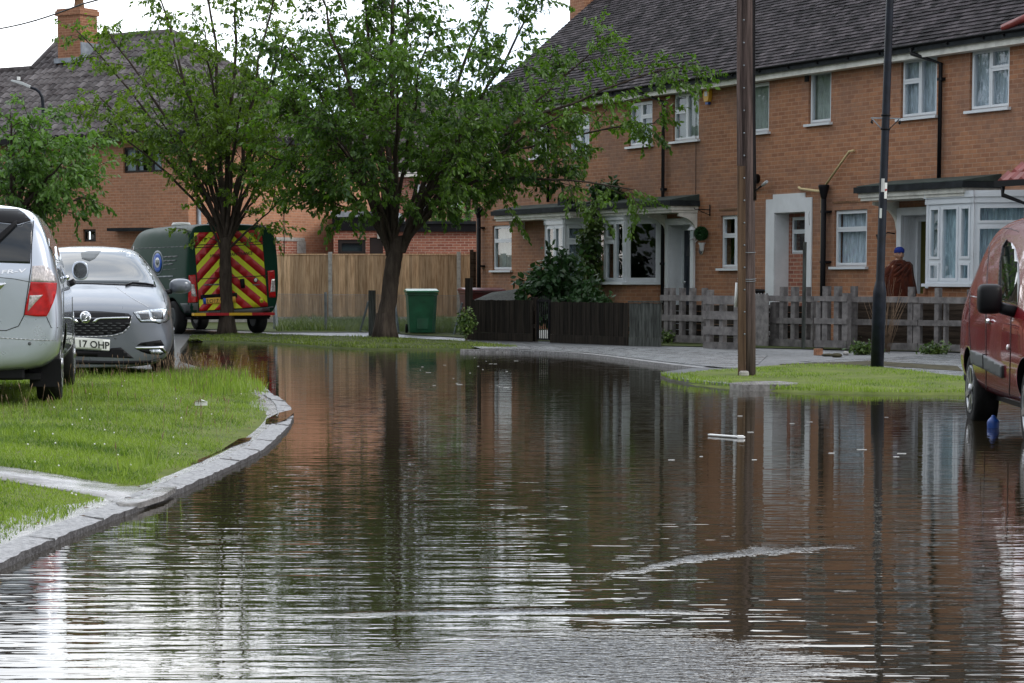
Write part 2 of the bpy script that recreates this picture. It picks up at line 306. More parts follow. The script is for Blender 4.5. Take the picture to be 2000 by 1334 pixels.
# ------------------------------------------------------------------ mesh builder
class MB:
    def __init__(s): s.v = []; s.f = []; s.mi = []; s.sm = []; s.M = None; s.m = 0; s.s = False
    def V(s, p):
        p = Vector(p)
        if s.M is not None: p = s.M @ p
        s.v.append((p.x, p.y, p.z)); return len(s.v) - 1
    def F(s, idx): s.f.append(tuple(idx)); s.mi.append(s.m); s.sm.append(s.s)
    def poly(s, pts): s.F([s.V(p) for p in pts])
    def box(s, x0, x1, y0, y1, z0, z1):
        x0, x1 = min(x0, x1), max(x0, x1); y0, y1 = min(y0, y1), max(y0, y1); z0, z1 = min(z0, z1), max(z0, z1)
        i = [s.V(p) for p in ((x0,y0,z0),(x1,y0,z0),(x1,y1,z0),(x0,y1,z0),(x0,y0,z1),(x1,y0,z1),(x1,y1,z1),(x0,y1,z1))]
        for q in ((0,3,2,1),(4,5,6,7),(0,1,5,4),(1,2,6,5),(2,3,7,6),(3,0,4,7)): s.F([i[k] for k in q])
    def bar(s, a, b, w, h, up=(0, 0, 1)):
        a, b = Vector(a), Vector(b); d = (b - a).normalized(); r = d.cross(Vector(up))
        if r.length < 1e-4: r = Vector((1, 0, 0))
        r.normalize(); u = r.cross(d)
        i = []
        for p in (a, b):
            for (x, y) in ((-1,-1),(1,-1),(1,1),(-1,1)): i.append(s.V(p + r * (x * w / 2) + u * (y * h / 2)))
        for q in ((0,1,2,3),(7,6,5,4),(0,4,5,1),(1,5,6,2),(2,6,7,3),(3,7,4,0)): s.F([i[k] for k in q])
    def tube(s, pts, rad, n=8, cap=True, smooth=True):
        pts = [Vector(p) for p in pts]
        if not hasattr(rad, '__len__'): rad = [rad] * len(pts)
        old = s.s; s.s = smooth; rings = []; ref = None
        for i, p in enumerate(pts):
            d = (pts[min(i + 1, len(pts) - 1)] - pts[max(i - 1, 0)]).normalized()
            if ref is None: ref = d.orthogonal().normalized()
            ref = (ref - d * ref.dot(d)).normalized(); o = d.cross(ref)
            rings.append([s.V(p + (ref * math.cos(2 * math.pi * k / n) + o * math.sin(2 * math.pi * k / n)) * rad[i]) for k in range(n)])
        for a, b in zip(rings, rings[1:]):
            for k in range(n): s.F((a[k], a[(k + 1) % n], b[(k + 1) % n], b[k]))
        s.s = False
        if cap: s.F(rings[0][::-1]); s.F(rings[-1])
        s.s = old
    def lathe(s, prof, center=(0, 0, 0), axis='z', n=24, smooth=True):
        """prof: list of (radius, height along axis)"""
        old = s.s; s.s = smooth; c = Vector(center); rings = []
        for r, h in prof:
            ring = []
            for k in range(n):
                a = 2 * math.pi * k / n; x, y = r * math.cos(a), r * math.sin(a)
                p = {'z': (x, y, h), 'x': (h, x, y), 'y': (y, h, x)}[axis]; ring.append(s.V(c + Vector(p)))
            rings.append(ring)
        for a, b in zip(rings, rings[1:]):
            for k in range(n): s.F((a[k], a[(k + 1) % n], b[(k + 1) % n], b[k]))
        s.s = False
        if prof[0][0] > 1e-5: s.F(rings[0][::-1])
        if prof[-1][0] > 1e-5: s.F(rings[-1])
        s.s = old
    def prism(s, poly, h0, h1, axis='z'):
        def P(a, b, h): return {'z': (a, b, h), 'x': (h, a, b), 'y': (a, h, b)}[axis]
        A = [s.V(P(a, b, h0)) for a, b in poly]; B = [s.V(P(a, b, h1)) for a, b in poly]; n = len(poly)
        for tri in tessellate_polygon([[Vector((a, b, 0)) for a, b in poly]]):
            s.F([A[k] for k in tri][::-1]); s.F([B[k] for k in tri])
        for k in range(n): s.F((A[k], A[(k + 1) % n], B[(k + 1) % n], B[k]))
    def slab(s, x0, x1, z0, z1, holes, y0, y1):
        xs = sorted({x0, x1, *[min(max(h[0], x0), x1) for h in holes], *[min(max(h[1], x0), x1) for h in holes]})
        zs = sorted({z0, z1, *[min(max(h[2], z0), z1) for h in holes], *[min(max(h[3], z0), z1) for h in holes]})
        def solid(i, k):
            if not (0 <= i < len(xs) - 1 and 0 <= k < len(zs) - 1): return False
            cx, cz = (xs[i] + xs[i + 1]) / 2, (zs[k] + zs[k + 1]) / 2
            return not any(h[0] < cx < h[1] and h[2] < cz < h[3] for h in holes)
        for i in range(len(xs) - 1):
            for k in range(len(zs) - 1):
                if not solid(i, k): continue
                a, b, c, d = xs[i], xs[i + 1], zs[k], zs[k + 1]
                s.poly([(a,y0,c),(b,y0,c),(b,y0,d),(a,y0,d)]); s.poly([(b,y1,c),(a,y1,c),(a,y1,d),(b,y1,d)])
                if not solid(i - 1, k): s.poly([(a,y1,c),(a,y0,c),(a,y0,d),(a,y1,d)])
                if not solid(i + 1, k): s.poly([(b,y0,c),(b,y1,c),(b,y1,d),(b,y0,d)])
                if not solid(i, k - 1): s.poly([(a,y1,c),(b,y1,c),(b,y0,c),(a,y0,c)])
                if not solid(i, k + 1): s.poly([(a,y0,d),(b,y0,d),(b,y1,d),(a,y1,d)])
    def blob(s, c, r, n=10, m=7):
        c = Vector(c); r = Vector(r) if hasattr(r, '__len__') else Vector((r, r, r)); old = s.s; s.s = True
        rings = []
        for j in range(1, m):
            a = math.pi * j / m
            rings.append([s.V(c + Vector((r.x * math.sin(a) * math.cos(2*math.pi*k/n), r.y * math.sin(a) * math.sin(2*math.pi*k/n), -r.z * math.cos(a)))) for k in range(n)])
        b = s.V(c - Vector((0, 0, r.z))); t = s.V(c + Vector((0, 0, r.z)))
        for k in range(n): s.F((b, rings[0][(k+1) % n], rings[0][k])); s.F((t, rings[-1][k], rings[-1][(k+1) % n]))
        for A, B in zip(rings, rings[1:]):
            for k in range(n): s.F((A[k], A[(k+1) % n], B[(k+1) % n], B[k]))
        s.s = old
    def build(s, name, mats, parent=None, loc=None, rotz=None, shift=None, uv=True, bevel=0, solid=0):
        me = bpy.data.meshes.new(name)
        me.from_pydata(s.v, [], s.f)
        if isinstance(mats, str): mats = [mats]
        for k in mats: me.materials.append(MATS[k])
        n = len(me.polygons)
        if n:
            me.polygons.foreach_set('material_index', s.mi); me.polygons.foreach_set('use_smooth', s.sm)
        if uv and n and n < 60000:
            co = np.empty(len(me.vertices) * 3); me.vertices.foreach_get('co', co); co = co.reshape(-1, 3)
            nr = np.empty(n * 3); me.polygons.foreach_get('normal', nr); nr = np.abs(nr.reshape(-1, 3))
            lt = np.empty(n, dtype=int); me.polygons.foreach_get('loop_total', lt)
            lv = np.empty(len(me.loops), dtype=int); me.loops.foreach_get('vertex_index', lv)
            fa = np.repeat(nr.argmax(1), lt); p = co[lv]
            u = np.where(fa == 0, p[:, 1], p[:, 0]); vv = np.where(fa == 2, p[:, 1], p[:, 2])
            me.uv_layers.new(name='UVMap').data.foreach_set('uv', np.stack([u, vv], 1).ravel())
        if shift:
            me.transform(Matrix.Translation(Vector(shift)))
        o = bpy.data.objects.new(name, me); C.objects.link(o)
        if parent: o.parent = parent
        if loc is not None: o.location = loc
        if rotz is not None: o.rotation_euler = (0, 0, rotz)
        if bevel:
            bm_ = o.modifiers.new('bevel', 'BEVEL'); bm_.width = bevel; bm_.segments = 2; bm_.limit_method = 'ANGLE'
        return o
def tag(o, label=None, cat=None, group=None, kind=None):
    if label: o['label'] = label
    if cat: o['category'] = cat
    if group: o['group'] = group
    if kind: o['kind'] = kind
    return o
def thing(name, label, cat, loc=(0, 0, 0), rotz=0, group=None):
    o = bpy.data.objects.new(name, None); C.objects.link(o); o.location = loc; o.rotation_euler = (0, 0, rotz); o.empty_display_size = .2
    return tag(o, label, cat, group)
def part_copy(o, parent):
    c = o.copy(); C.objects.link(c); c.parent = parent
    for ch in o.children: part_copy(ch, c)
    return c
def text_obj(s, size, name, mat, parent, M, depth=.002, bold=0.0, align='CENTER', xs=1.0):
    cu = bpy.data.curves.new(name, 'FONT'); cu.body = s; cu.size = size; cu.extrude = depth; cu.offset = bold; cu.align_x = align; cu.align_y = 'CENTER'
    o = bpy.data.objects.new('tmp', cu); C.objects.link(o); bpy.context.view_layer.update()
    me = bpy.data.meshes.new_from_object(o.evaluated_get(bpy.context.evaluated_depsgraph_get()))
    bpy.data.objects.remove(o); me.name = name
    me.transform(M @ Matrix.Diagonal((xs, 1, 1, 1)))
    me.materials.clear(); me.materials.append(MATS[mat])
    ob = bpy.data.objects.new(name, me); C.objects.link(ob); ob.parent = parent
    return ob
# ------------------------------------------------------------------ ground, flood water, verges
rng = np.random.default_rng(11)
def sheet(name, poly, step, zf, mat, skirt=0.0, kind='structure'):
    bm = bmesh.new(); vs = [bm.verts.new((p[0], p[1], 0)) for p in poly]
    f = bm.faces.new(vs); bm.normal_update()
    if f.normal.z < 0: f.normal_flip()
    xs = [p[0] for p in poly]; ys = [p[1] for p in poly]
    if step:
        for ax, lo, hi in ((0, min(xs), max(xs)), (1, min(ys), max(ys))):
            k = math.floor(lo / step) * step + step
            while k < hi:
                no_ = (1, 0, 0) if ax == 0 else (0, 1, 0); co = (k, 0, 0) if ax == 0 else (0, k, 0)
                bmesh.ops.bisect_plane(bm, geom=bm.verts[:] + bm.edges[:] + bm.faces[:], plane_co=co, plane_no=no_); k += step
    bmesh.ops.triangulate(bm, faces=[f for f in bm.faces if len(f.verts) > 4])
    for v in bm.verts: v.co.z = zf(v.co.x, v.co.y) if callable(zf) else zf
    if skirt:
        be = [e for e in bm.edges if len(e.link_faces) == 1]
        r = bmesh.ops.extrude_edge_only(bm, edges=be)
        for v in r['geom']:
            if isinstance(v, bmesh.types.BMVert): v.co.z -= skirt
    me = bpy.data.meshes.new(name); bm.to_mesh(me); bm.free(); me.materials.append(MATS[mat])
    for p in me.polygons: p.use_smooth = abs(p.normal.z) > .5
    o = bpy.data.objects.new(name, me); C.objects.link(o)
    if kind: o['kind'] = kind
    return o
def inside(px, py, poly):
    r = np.zeros(px.shape, bool); n = len(poly)
    for i in range(n):
        x1, y1 = poly[i][0], poly[i][1]; x2, y2 = poly[i - 1][0], poly[i - 1][1]
        c = ((y1 > py) != (y2 > py)); xx = (x2 - x1) * (py - y1) / ((y2 - y1) if y2 != y1 else 1e-9) + x1
        r ^= c & (px < xx)
    return r
def resample(pts, step):
    out = [Vector(pts[0][:2])]; acc = 0
    P = [Vector(p[:2]) for p in pts]
    # Catmull-Rom then even spacing
    fine = []
    for i in range(len(P) - 1):
        a, b, c, d = P[max(i - 1, 0)], P[i], P[i + 1], P[min(i + 2, len(P) - 1)]
        for k in range(12):
            t = k / 12; fine.append(.5 * ((2 * b) + (c - a) * t + (2 * a - 5 * b + 4 * c - d) * t * t + (-a + 3 * b - 3 * c + d) * t ** 3))
    fine.append(P[-1])
    for a, b in zip(fine, fine[1:]):
        L = (b - a).length
        while acc + L >= step:
            t = (step - acc) / L; a = a + (b - a) * t; out.append(a.copy()); L = (b - a).length; acc = 0
        acc += L
    return out
tagk = lambda o, k='structure': tag(o, kind=k)
sheet('ground', [(-600, -600), (600, -600), (600, 900), (-600, 900)], 0, -.35, 'asphalt')
water = sheet('flood_water', [(-45, -20), (45, -20), (45, 60), (-45, 60)], 0, 0.0, 'flood_water')

KPX = [(-520, 1320), (-250, 1205), (0, 1096), (71, 1066), (169, 1024), (283, 980), (371, 943), (438, 912), (506, 879), (546, 848), (568, 821), (571, 803), (558, 784), (528, 765), (506, 748), (452, 739), (371, 731)]
KP = [gp(x, y, .036) for x, y in KPX]
KR = resample(KP, .1)
KRn = np.array([(p.x, p.y) for p in KR])
def kdist(x, y):
    x = np.atleast_1d(x); y = np.atleast_1d(y)
    d = np.full(x.shape, 1e9)
    for p, q in zip(KRn, KRn[1:]):
        e = q - p; t = np.clip(((x - p[0]) * e[0] + (y - p[1]) * e[1]) / (e @ e), 0, 1)
        d = np.minimum(d, np.hypot(x - p[0] - t * e[0], y - p[1] - t * e[1]))
    return d
def zlawn(x, y):
    d = float(kdist(x, y)[0]); t = min(1, max(0, (d - .15) / 1.3)); t = t * t * (3 - 2 * t)
    return .040 + .12 * t + .008 * math.sin(x * 2.3 + y) * t
def offs(pts, d):
    out = []
    for i, p in enumerate(pts):
        t = (pts[min(i + 1, len(pts) - 1)] - pts[max(i - 1, 0)]).normalized(); out.append(p + Vector((-t.y, t.x)) * d)
    return out
yend = KR[-1].y
lawn_edge = offs(KR, .24)
lawn_edge = offs(KR, .16)
LAWN = [(p.x, p.y) for p in lawn_edge] + [(-14, yend + .1), (-14, KR[0].y - 1), (KR[0].x - .3, KR[0].y - 1)]
sheet('lawn_soil', LAWN, .6, lambda x, y: zlawn(x, y), 'turf', skirt=.3)
band = [(p.x, p.y) for p in offs(KR, .12)] + [(p.x, p.y) for p in offs(KR, .62)][::-1]
# wet concrete strip behind the kerb, split into short pieces so the curve stays clean
bi, bo = offs(KR, .13), offs(KR, .40)
mb = MB()
for i in range(len(KR) - 1):
    mb.poly([(bi[i].x, bi[i].y, .040), (bi[i+1].x, bi[i+1].y, .040), (bo[i+1].x, bo[i+1].y, .053), (bo[i].x, bo[i].y, .053)][::-1])
tagk(mb.build('pavement_edge', 'wet_concrete'))
kroot = thing('kerb', 'pale wet granite kerb curving round the left lawn at the flood edge', 'kerb')
kin = offs(KR, .13)
_jr = random.Random(5); JIT = [Vector((_jr.uniform(-.007, .007), _jr.uniform(-.007, .007))) for _ in KR]; JH = [_jr.uniform(-.005, .004) for _ in KR]
for j in range(0, len(KR) - 1, 9):
    e = min(j + 9, len(KR) - 1); mb = MB(); g = .006
    A = KR[j:e + 1]; B = kin[j:e + 1]
    h = .047 + random.Random(j).uniform(-.004, .004)
    for i in range(len(A) - 1):
        a, b, c, d = A[i] + JIT[j + i], A[i+1] + JIT[j + i + 1], B[i+1] + JIT[-(j + i + 1)], B[i] + JIT[-(j + i)]; ha, hb = h + JH[j + i], h + JH[j + i + 1]
        if i == 0: a += (b - a).normalized() * g; d += (c - d).normalized() * g
        if i == len(A) - 2: b -= (b - a).normalized() * g; c -= (c - d).normalized() * g
        mb.poly([(a.x, a.y, ha - .016), (d.x, d.y, h), (c.x, c.y, h), (b.x, b.y, hb - .016)][::-1])
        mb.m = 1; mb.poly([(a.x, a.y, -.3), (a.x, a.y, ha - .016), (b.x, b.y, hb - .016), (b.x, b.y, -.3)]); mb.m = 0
        mb.poly([(d.x, d.y, h), (d.x, d.y, -.3), (c.x, c.y, -.3), (c.x, c.y, h)])
        if i == 0: mb.poly([(a.x, a.y, -.3), (d.x, d.y, -.3), (d.x, d.y, h), (a.x, a.y, h - .012)])
        if i == len(A) - 2: mb.poly([(b.x, b.y, -.3), (b.x, b.y, h - .012), (c.x, c.y, h), (c.x, c.y, -.3)])
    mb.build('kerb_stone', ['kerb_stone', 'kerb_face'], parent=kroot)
# puddles lying on the strip
def puddle(name, pts, z):
    P = [gp(x, y, z) for x, y in pts]; mb = MB(); mb.prism([(p.x, p.y) for p in P], z - .03, z); return tagk(mb.build(name, 'flood_water'))
puddle('puddle', [(355, 905), (374, 891), (410, 875), (440, 863), (475, 855), (492, 854), (488, 860), (455, 872), (418, 888), (395, 901), (372, 908)], .0468)
puddle('puddle', [(518, 828), (520, 818), (545, 806), (570, 800), (574, 806), (560, 818), (540, 826)], .0468)
# tarmac path crossing the lawn
PATHPX = [(-80, 911), (130, 915), (225, 919), (300, 921), (345, 920), (318, 936), (270, 950), (232, 953), (205, 942), (150, 936), (-80, 929)]
PATH = [gp(x, y, .13) for x, y in PATHPX]
o = sheet('path', [(p.x, p.y) for p in PATH], .4, lambda x, y: zlawn(x, y) + .004, 'wet_concrete', skirt=.03)

# far land: pavement, road apron, verges
FRONT = [(371, 731), (352, 706), (352, 682), (366, 664), (400, 667), (530, 671), (640, 679), (720, 683), (850, 683), (1010, 683), (1150, 690), (1280, 706), (1373, 717), (1440, 722), (1388, 724), (1330, 731), (1293, 737), (1310, 745), (1345, 752), (1420, 760), (1560, 768), (1700, 771), (1880, 772), (2300, 775)]
FW = [(gp(x, y, 0) + Vector((0, .35, 0))) if (360 < x < 1012 or (y > 723 and x > 1290)) else gp(x, y, .045) for x, y in FRONT]
land = [(-60, FW[0].y - .2), (KR[-1].x, FW[0].y)] + [(p.x, p.y) for p in FW[1:]] + [(60, FW[-1].y), (60, 300), (-60, 300)]
ZL = .045
sheet('pavement', land, 0, ZL, 'pavement', skirt=.4)
# pale paving along the right-hand kerb
sl_ = [(900, 672), (1010, 676), (1100, 678), (1290, 682), (1500, 694), (1480, 712), (1440, 720), (1373, 715), (1280, 704.5), (1150, 689), (1010, 682.2), (940, 681.5)]
P = [gp(x, y, ZL) for x, y in sl_]; sheet('paving_slabs', [(p.x, p.y) for p in P], 0, ZL + .005, 'slab')
P = [gp(x, y, ZL) for x, y in [(1560, 706), (1700, 700), (1890, 692), (2100, 690), (2100, 745), (1890, 738), (1760, 722), (1640, 712)]]
sheet('paving_slabs', [(p.x, p.y) for p in P], 0, ZL + .005, 'slab')
P = [gp(x, y, ZL) for x, y in [(1520, 712), (1700, 706), (1870, 716), (1880, 726), (1700, 714), (1560, 718)]]
sheet('soil_patch', [(p.x, p.y) for p in P], 0, ZL + .009, 'soil')
# kerb stones along the far edge
k2 = thing('kerb', 'low kerb between the paved strip and the flood by the garden fences', 'kerb')
kp = resample([gp(x, y, ZL) for x, y in [(900, 682.5), (1010, 683), (1150, 690), (1280, 706), (1373, 717), (1440, 722)]], .9)
for a, b in zip(kp, kp[1:]):
    mb = MB(); d = (b - a).normalized() * .004; n_ = Vector((-d.y, d.x)).normalized() * .06
    a, b = a + d, b - d; mb.bar((a.x - n_.x, a.y - n_.y, -.10), (b.x - n_.x, b.y - n_.y, -.10), .12, .295); mb.build('kerb_stone', 'kerb_stone', parent=k2)
STRIP = [gp(x, y, ZL) for x, y in [(368, 665), (372, 656), (460, 653.5), (560, 654), (660, 657.5), (800, 661), (920, 668), (1010, 677), (1008, 682), (850, 682.3), (720, 682.3), (640, 678.3), (530, 670.5), (400, 666.3)]]
LANDP = land
def bank(px_pts, n_front, mat, step):
    fr_ = [gp(x, y + (.3 if y < 700 else .8), 0) for x, y in px_pts[-n_front:]]; pts = [gp(x, y, ZL) for x, y in px_pts[:-n_front]] + fr_
    P_ = [(p.x, p.y) for p in pts]; FBn = [np.array((p.x, p.y)) for p in fr_]
    def zf(x, y):
        d = 1e9
        for p, q in zip(FBn, FBn[1:]):
            e = q - p; t = min(1, max(0, ((x - p[0]) * e[0] + (y - p[1]) * e[1]) / (e @ e))); d = min(d, math.hypot(x - p[0] - t * e[0], y - p[1] - t * e[1]))
        return min(ZL + .012, -.014 + d * .26)
    return sheet('verge_soil', P_, step, zf, mat), P_
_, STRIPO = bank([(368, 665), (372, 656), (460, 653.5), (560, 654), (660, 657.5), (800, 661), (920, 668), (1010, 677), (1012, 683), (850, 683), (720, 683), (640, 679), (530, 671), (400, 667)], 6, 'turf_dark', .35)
ISLE = [gp(x, y, ZL) for x, y in [(1293, 737), (1330, 731), (1388, 724), (1440, 722), (1500, 716), (1560, 713), (1640, 714), (1720, 718), (1800, 728), (1890, 738), (2100, 742), (2100, 773), (1880, 771.3), (1700, 770), (1560, 767), (1420, 759.3), (1345, 751.3), (1310, 744.5)]]
_, ISLEO = bank([(1330, 731), (1388, 724), (1440, 722), (1500, 716), (1560, 713), (1640, 714), (1720, 718), (1800, 728), (1890, 738), (2100, 742), (2100, 773), (1880, 771.3), (1700, 770), (1560, 767), (1420, 759.3), (1345, 751.3), (1310, 744.5), (1290, 737)], 8, 'turf', .25)
P = [gp(x, y, ZL) for x, y in [(1425, 752.5), (1470, 749), (1520, 748.5), (1560, 752.5), (1540, 755.5), (1450, 756)]]
mb = MB(); mb.prism([(p.x, p.y) for p in P], 0, ZL + .026); tag(mb.build('paving_stone', 'wet_concrete'), 'flat pale stone slab set in the grass in front of the telegraph pole', 'stone slab')
# garden ground between the low fences and the terrace, and grass by the tall fence
P = [gp(x, y, ZL) for x, y in [(532, 650), (720, 650), (920, 662), (1290, 677), (1880, 690)]]
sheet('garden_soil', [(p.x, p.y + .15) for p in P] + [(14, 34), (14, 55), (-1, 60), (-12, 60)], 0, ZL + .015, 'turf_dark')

def blades(name, mat, pts, h, wd, seed, lean=.35, kind='stuff', heads=0):
    """pts Nx3; one narrow bent blade of grass per point"""
    r = np.random.default_rng(seed); n = len(pts)
    hh = h * r.uniform(.45, 1.25, n) * (.85 + .35 * np.sin(pts[:, 0] * 3.1 + 2 * np.sin(pts[:, 1] * .8)) * np.sin(pts[:, 1] * 1.9 + pts[:, 0])); ww = wd * r.uniform(.7, 1.3, n); a = r.uniform(0, 2 * np.pi, n)
    dirx, diry = np.cos(a), np.sin(a); b = r.uniform(0, 2 * np.pi, n); le = hh * lean * r.uniform(.2, 1.6, n)
    lx, ly = np.cos(b) * le, np.sin(b) * le
    v = np.empty((n, 5, 3))
    for k, (sx, f) in enumerate(((-.5, 0), (.5, 0), (.42, .55), (-.42, .55), (0, 1))):
        v[:, k, 0] = pts[:, 0] + dirx * ww * sx + lx * f * f; v[:, k, 1] = pts[:, 1] + diry * ww * sx + ly * f * f; v[:, k, 2] = pts[:, 2] + hh * f
    me = bpy.data.meshes.new(name); me.vertices.add(n * 5); me.vertices.foreach_set('co', v.ravel())
    base = (np.arange(n) * 5)[:, None]
    lp = np.concatenate([base + np.array([[0, 1, 2, 3]]), base + np.array([[3, 2, 4]])], 1).ravel()
    me.loops.add(n * 7); me.loops.foreach_set('vertex_index', lp)
    st = (np.arange(n) * 7)[:, None] + np.array([[0, 4]]); me.polygons.add(n * 2); me.polygons.foreach_set('loop_start', st.ravel())
    me.update(calc_edges=True); me.validate(); me.materials.append(MATS[mat])
    o = bpy.data.objects.new(name, me); C.objects.link(o); o['kind'] = kind; return o
# near lawn
def lawn_pts(n, x0, x1, y0, y1, seed):
    r = np.random.default_rng(seed); x = r.uniform(x0, x1, n); y = r.uniform(y0, y1, n)
    ok = inside(x, y, LAWN) & ~inside(x, y, [(p.x, p.y) for p in PATH]); x, y = x[ok], y[ok]
    d = kdist(x, y)
    # ragged edge and thin, trodden spots
    th = np.where(y > 13.2, .25, .19) + .06 * np.sin(x * 7.1 + y * 3.3) * np.sin(y * 2.1) + .12 * r.random(len(x)) ** 2; ok = d > th
    patch = np.sin(x * 1.7 + 1.3 * np.sin(y * .9)) * np.sin(y * 1.3 + x) ; ok &= r.random(len(x)) < (.80 + .2 * patch)
    x, y, d = x[ok], y[ok], d[ok]
    t = np.clip((d - .15) / 1.3, 0, 1); t = t * t * (3 - 2 * t)
    return np.stack([x, y, .034 + .12 * t + .008 * np.sin(x * 2.3 + y) * t], 1), d
p1, d1 = lawn_pts(150000, -4.2, -1.2, KR[0].y, 16, 1)
p2, d2 = lawn_pts(110000, -6.2, -1.2, 16, yend, 2)
cut = p1[:, 0] > -.235 * p1[:, 1] - .3; p1 = p1[cut]; cut = p2[:, 0] > -.235 * p2[:, 1] - .3; p2 = p2[cut]
blades('grass', 'grass_blade', np.concatenate([p1, p2]), .043, .0058, 5, lean=.6)
lr = random.Random(2); mb = MB()
for k in range(150):
    i = lr.randrange(len(KR) - 1); q = KR[i].lerp(bo[i], lr.uniform(.05, 1.0)); s_ = lr.uniform(.006, .02); a = lr.uniform(0, 3); c_, d_ = math.cos(a) * s_, math.sin(a) * s_; z = .050 + .006 * lr.random()
    mb.poly([(q.x - c_, q.y - d_, z), (q.x + d_ * .5, q.y - c_ * .5, z + .004), (q.x + c_, q.y + d_, z + .002), (q.x - d_ * .5, q.y + c_ * .5, z)])
o = mb.build('leaf_litter', 'leaf_litter', uv=False); o['kind'] = 'stuff'
# taller seeding tufts at the back tip of the lawn and around the wheels
r_ = np.random.default_rng(9)
tx = np.concatenate([r_.normal(gp(x, y, .15).x, sx, k) for x, y, sx, k in ((345, 738, .22, 2600), (430, 745, .35, 1500), (240, 738, .5, 700), (490, 760, .25, 700), (330, 925, .10, 500), (330, 910, .12, 500), (60, 775, .5, 700))])
ty = np.concatenate([r_.normal(gp(x, y, .15).y, sy, k) for x, y, sy, k in ((345, 738, .35, 2600), (430, 745, .5, 1500), (240, 738, .25, 700), (490, 760, .4, 700), (330, 925, .3, 500), (330, 910, .3, 500), (60, 775, .7, 700))])
ok = inside(tx, ty, LAWN) & (kdist(tx, ty) > .2); tx, ty = tx[ok], ty[ok]
blades('tall_grass', 'grass_blade', np.stack([tx, ty, np.full(len(tx), .14)], 1), .13, .006, 6, lean=.3)
mb = MB(); rr = random.Random(4)
for k in range(420):
    i = rr.randrange(len(p2)); x, y, z = p2[i]
    if rr.random() < .5: i = rr.randrange(len(tx)); x, y, z = tx[i], ty[i], .15
    hgt = rr.uniform(.10, .24); lx, ly = rr.uniform(-.04, .04), rr.uniform(-.04, .04)
    mb.tube([(x, y, z), (x + lx * .4, y + ly * .4, z + hgt * .6), (x + lx, y + ly, z + hgt)], [.0014, .0012, .001], n=3, cap=False)
    mb.tube([(x + lx, y + ly, z + hgt * .97), (x + lx * 1.15, y + ly * 1.1, z + hgt + .02), (x + lx * 1.4, y + ly * 1.3, z + hgt + .045)], [.001, .0045, .001], n=4, cap=False)
o = mb.build('grass_stalks', 'twig', uv=False); o['kind'] = 'stuff'
# clover flowers / daisies sprinkled
mb = MB()
for k in range(75):
    i = rr.randrange(len(p1) + len(p2)); x, y, z = (p1[i] if i < len(p1) else p2[i - len(p1)])
    mb.blob((x, y, z + .045), .0055, 6, 4)
o = mb.build('clover_flowers', 'litter_white', uv=False); o['kind'] = 'stuff'
def poly_pts(poly, n, seed, z):
    r = np.random.default_rng(seed); xs = [p[0] for p in poly]; ys = [p[1] for p in poly]
    x = r.uniform(min(xs), max(xs), n); y = r.uniform(min(ys), max(ys), n); ok = inside(x, y, poly) & (r.random(n) < .75 + .25 * np.sin(x * 2.1) * np.sin(y * 1.7 + x)); x, y = x[ok], y[ok]
    return np.stack([x, y, np.full(len(x), z)], 1)
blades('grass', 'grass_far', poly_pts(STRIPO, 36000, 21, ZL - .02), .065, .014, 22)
blades('grass', 'grass_blade', poly_pts([q for q in ISLEO if q[0] < 7], 46000, 23, ZL - .02), .055, .009, 24)
# rough weeds at the foot of the tall fence and netting
wp = []
for (x0, x1, yy0, yy1, n) in ((540, 725, 628, 648, 5200), (760, 800, 634, 650, 1200), (845, 915, 630, 652, 2600)):
    a = np.random.default_rng(n).uniform(size=(n, 2)); 
    for u, v in a:
        q = gp(x0 + (x1 - x0) * u, yy0 + (yy1 - yy0) * v, ZL); wp.append((q.x, q.y, ZL))
wp = np.array(wp); blades('weeds', 'grass_weed', wp, .22, .014, 31, lean=.6)
# specks of debris and foam floating near the verge ends
mb = MB()
for k in range(34):
    px, py = rr.uniform(820, 1010), rr.uniform(690, 770)
    if rr.random() < .5: px, py = rr.uniform(1290, 1880), rr.uniform(775, 900)
    q = gp(px, py, 0); l = rr.uniform(.006, .035); mb.box(q.x - l, q.x + l, q.y - .008, q.y + .008, .001, .003)
o = mb.build('floating_specks', 'litter_white', uv=False); o['kind'] = 'stuff'
# ------------------------------------------------------------------ the brick terrace on the right
UX, UY = .4403, -.8979                      # facade direction (towards the viewer's right)
TROT = math.atan2(UY, UX)
U = Vector((UX, UY, 0)); IN = Vector((-UY, UX, 0))
_r = ray(1550, HOR); _t = (4500 / 105.0) / (_r.y * cp + 0 * sp) if False else None
P_ref = at(1550, HOR, (4500 / 105.0) * cp)
def plane_hit(px, py, out, P=P_ref):
    r = ray(px, py); o = Vector((0, 0, CAMZ)); Q = P - IN * out
    t = (Q - o).dot(IN) / r.dot(IN); return o + r * t
s930 = (plane_hit(930, 400, 0) - P_ref).dot(U)
P0 = P_ref + U * s930; P0.z = 0
def FS(px, py=450, out=0): return (plane_hit(px, py, out, P0) - P0).dot(U)
def FZ(px, py, out=0): return plane_hit(px, py, out, P0).z
def TW(s, d, z): return P0 + U * s + IN * d + Vector((0, 0, z))      # facade coordinates -> world
def solve(f, target, lo, hi):
    for _ in range(40):
        m = (lo + hi) / 2
        if (f(m) - target) * (f(hi) - target) <= 0: lo = m
        else: hi = m
    return (lo + hi) / 2
EAVE = FZ(1473, 152); GZ = ZL
PITCHR = R(39); RD = 4.3                     # roof pitch, ridge depth
print('EAVE', EAVE, 'P0', P0, 'S1550', FS(1550), 'S2000', FS(2000))
cuts = [0.0, FS(1163), FS(1544), FS(1958), FS(2000) + 7]
LBL = ['far left brick house of the terrace behind the overgrown shrub', 'brick house of the terrace with yellow alarm box and round topiary ball', 'brick house of the terrace with white stepped archway and open front door', 'nearest brick house of the terrace with red tiled porch at the photo edge']
units = []
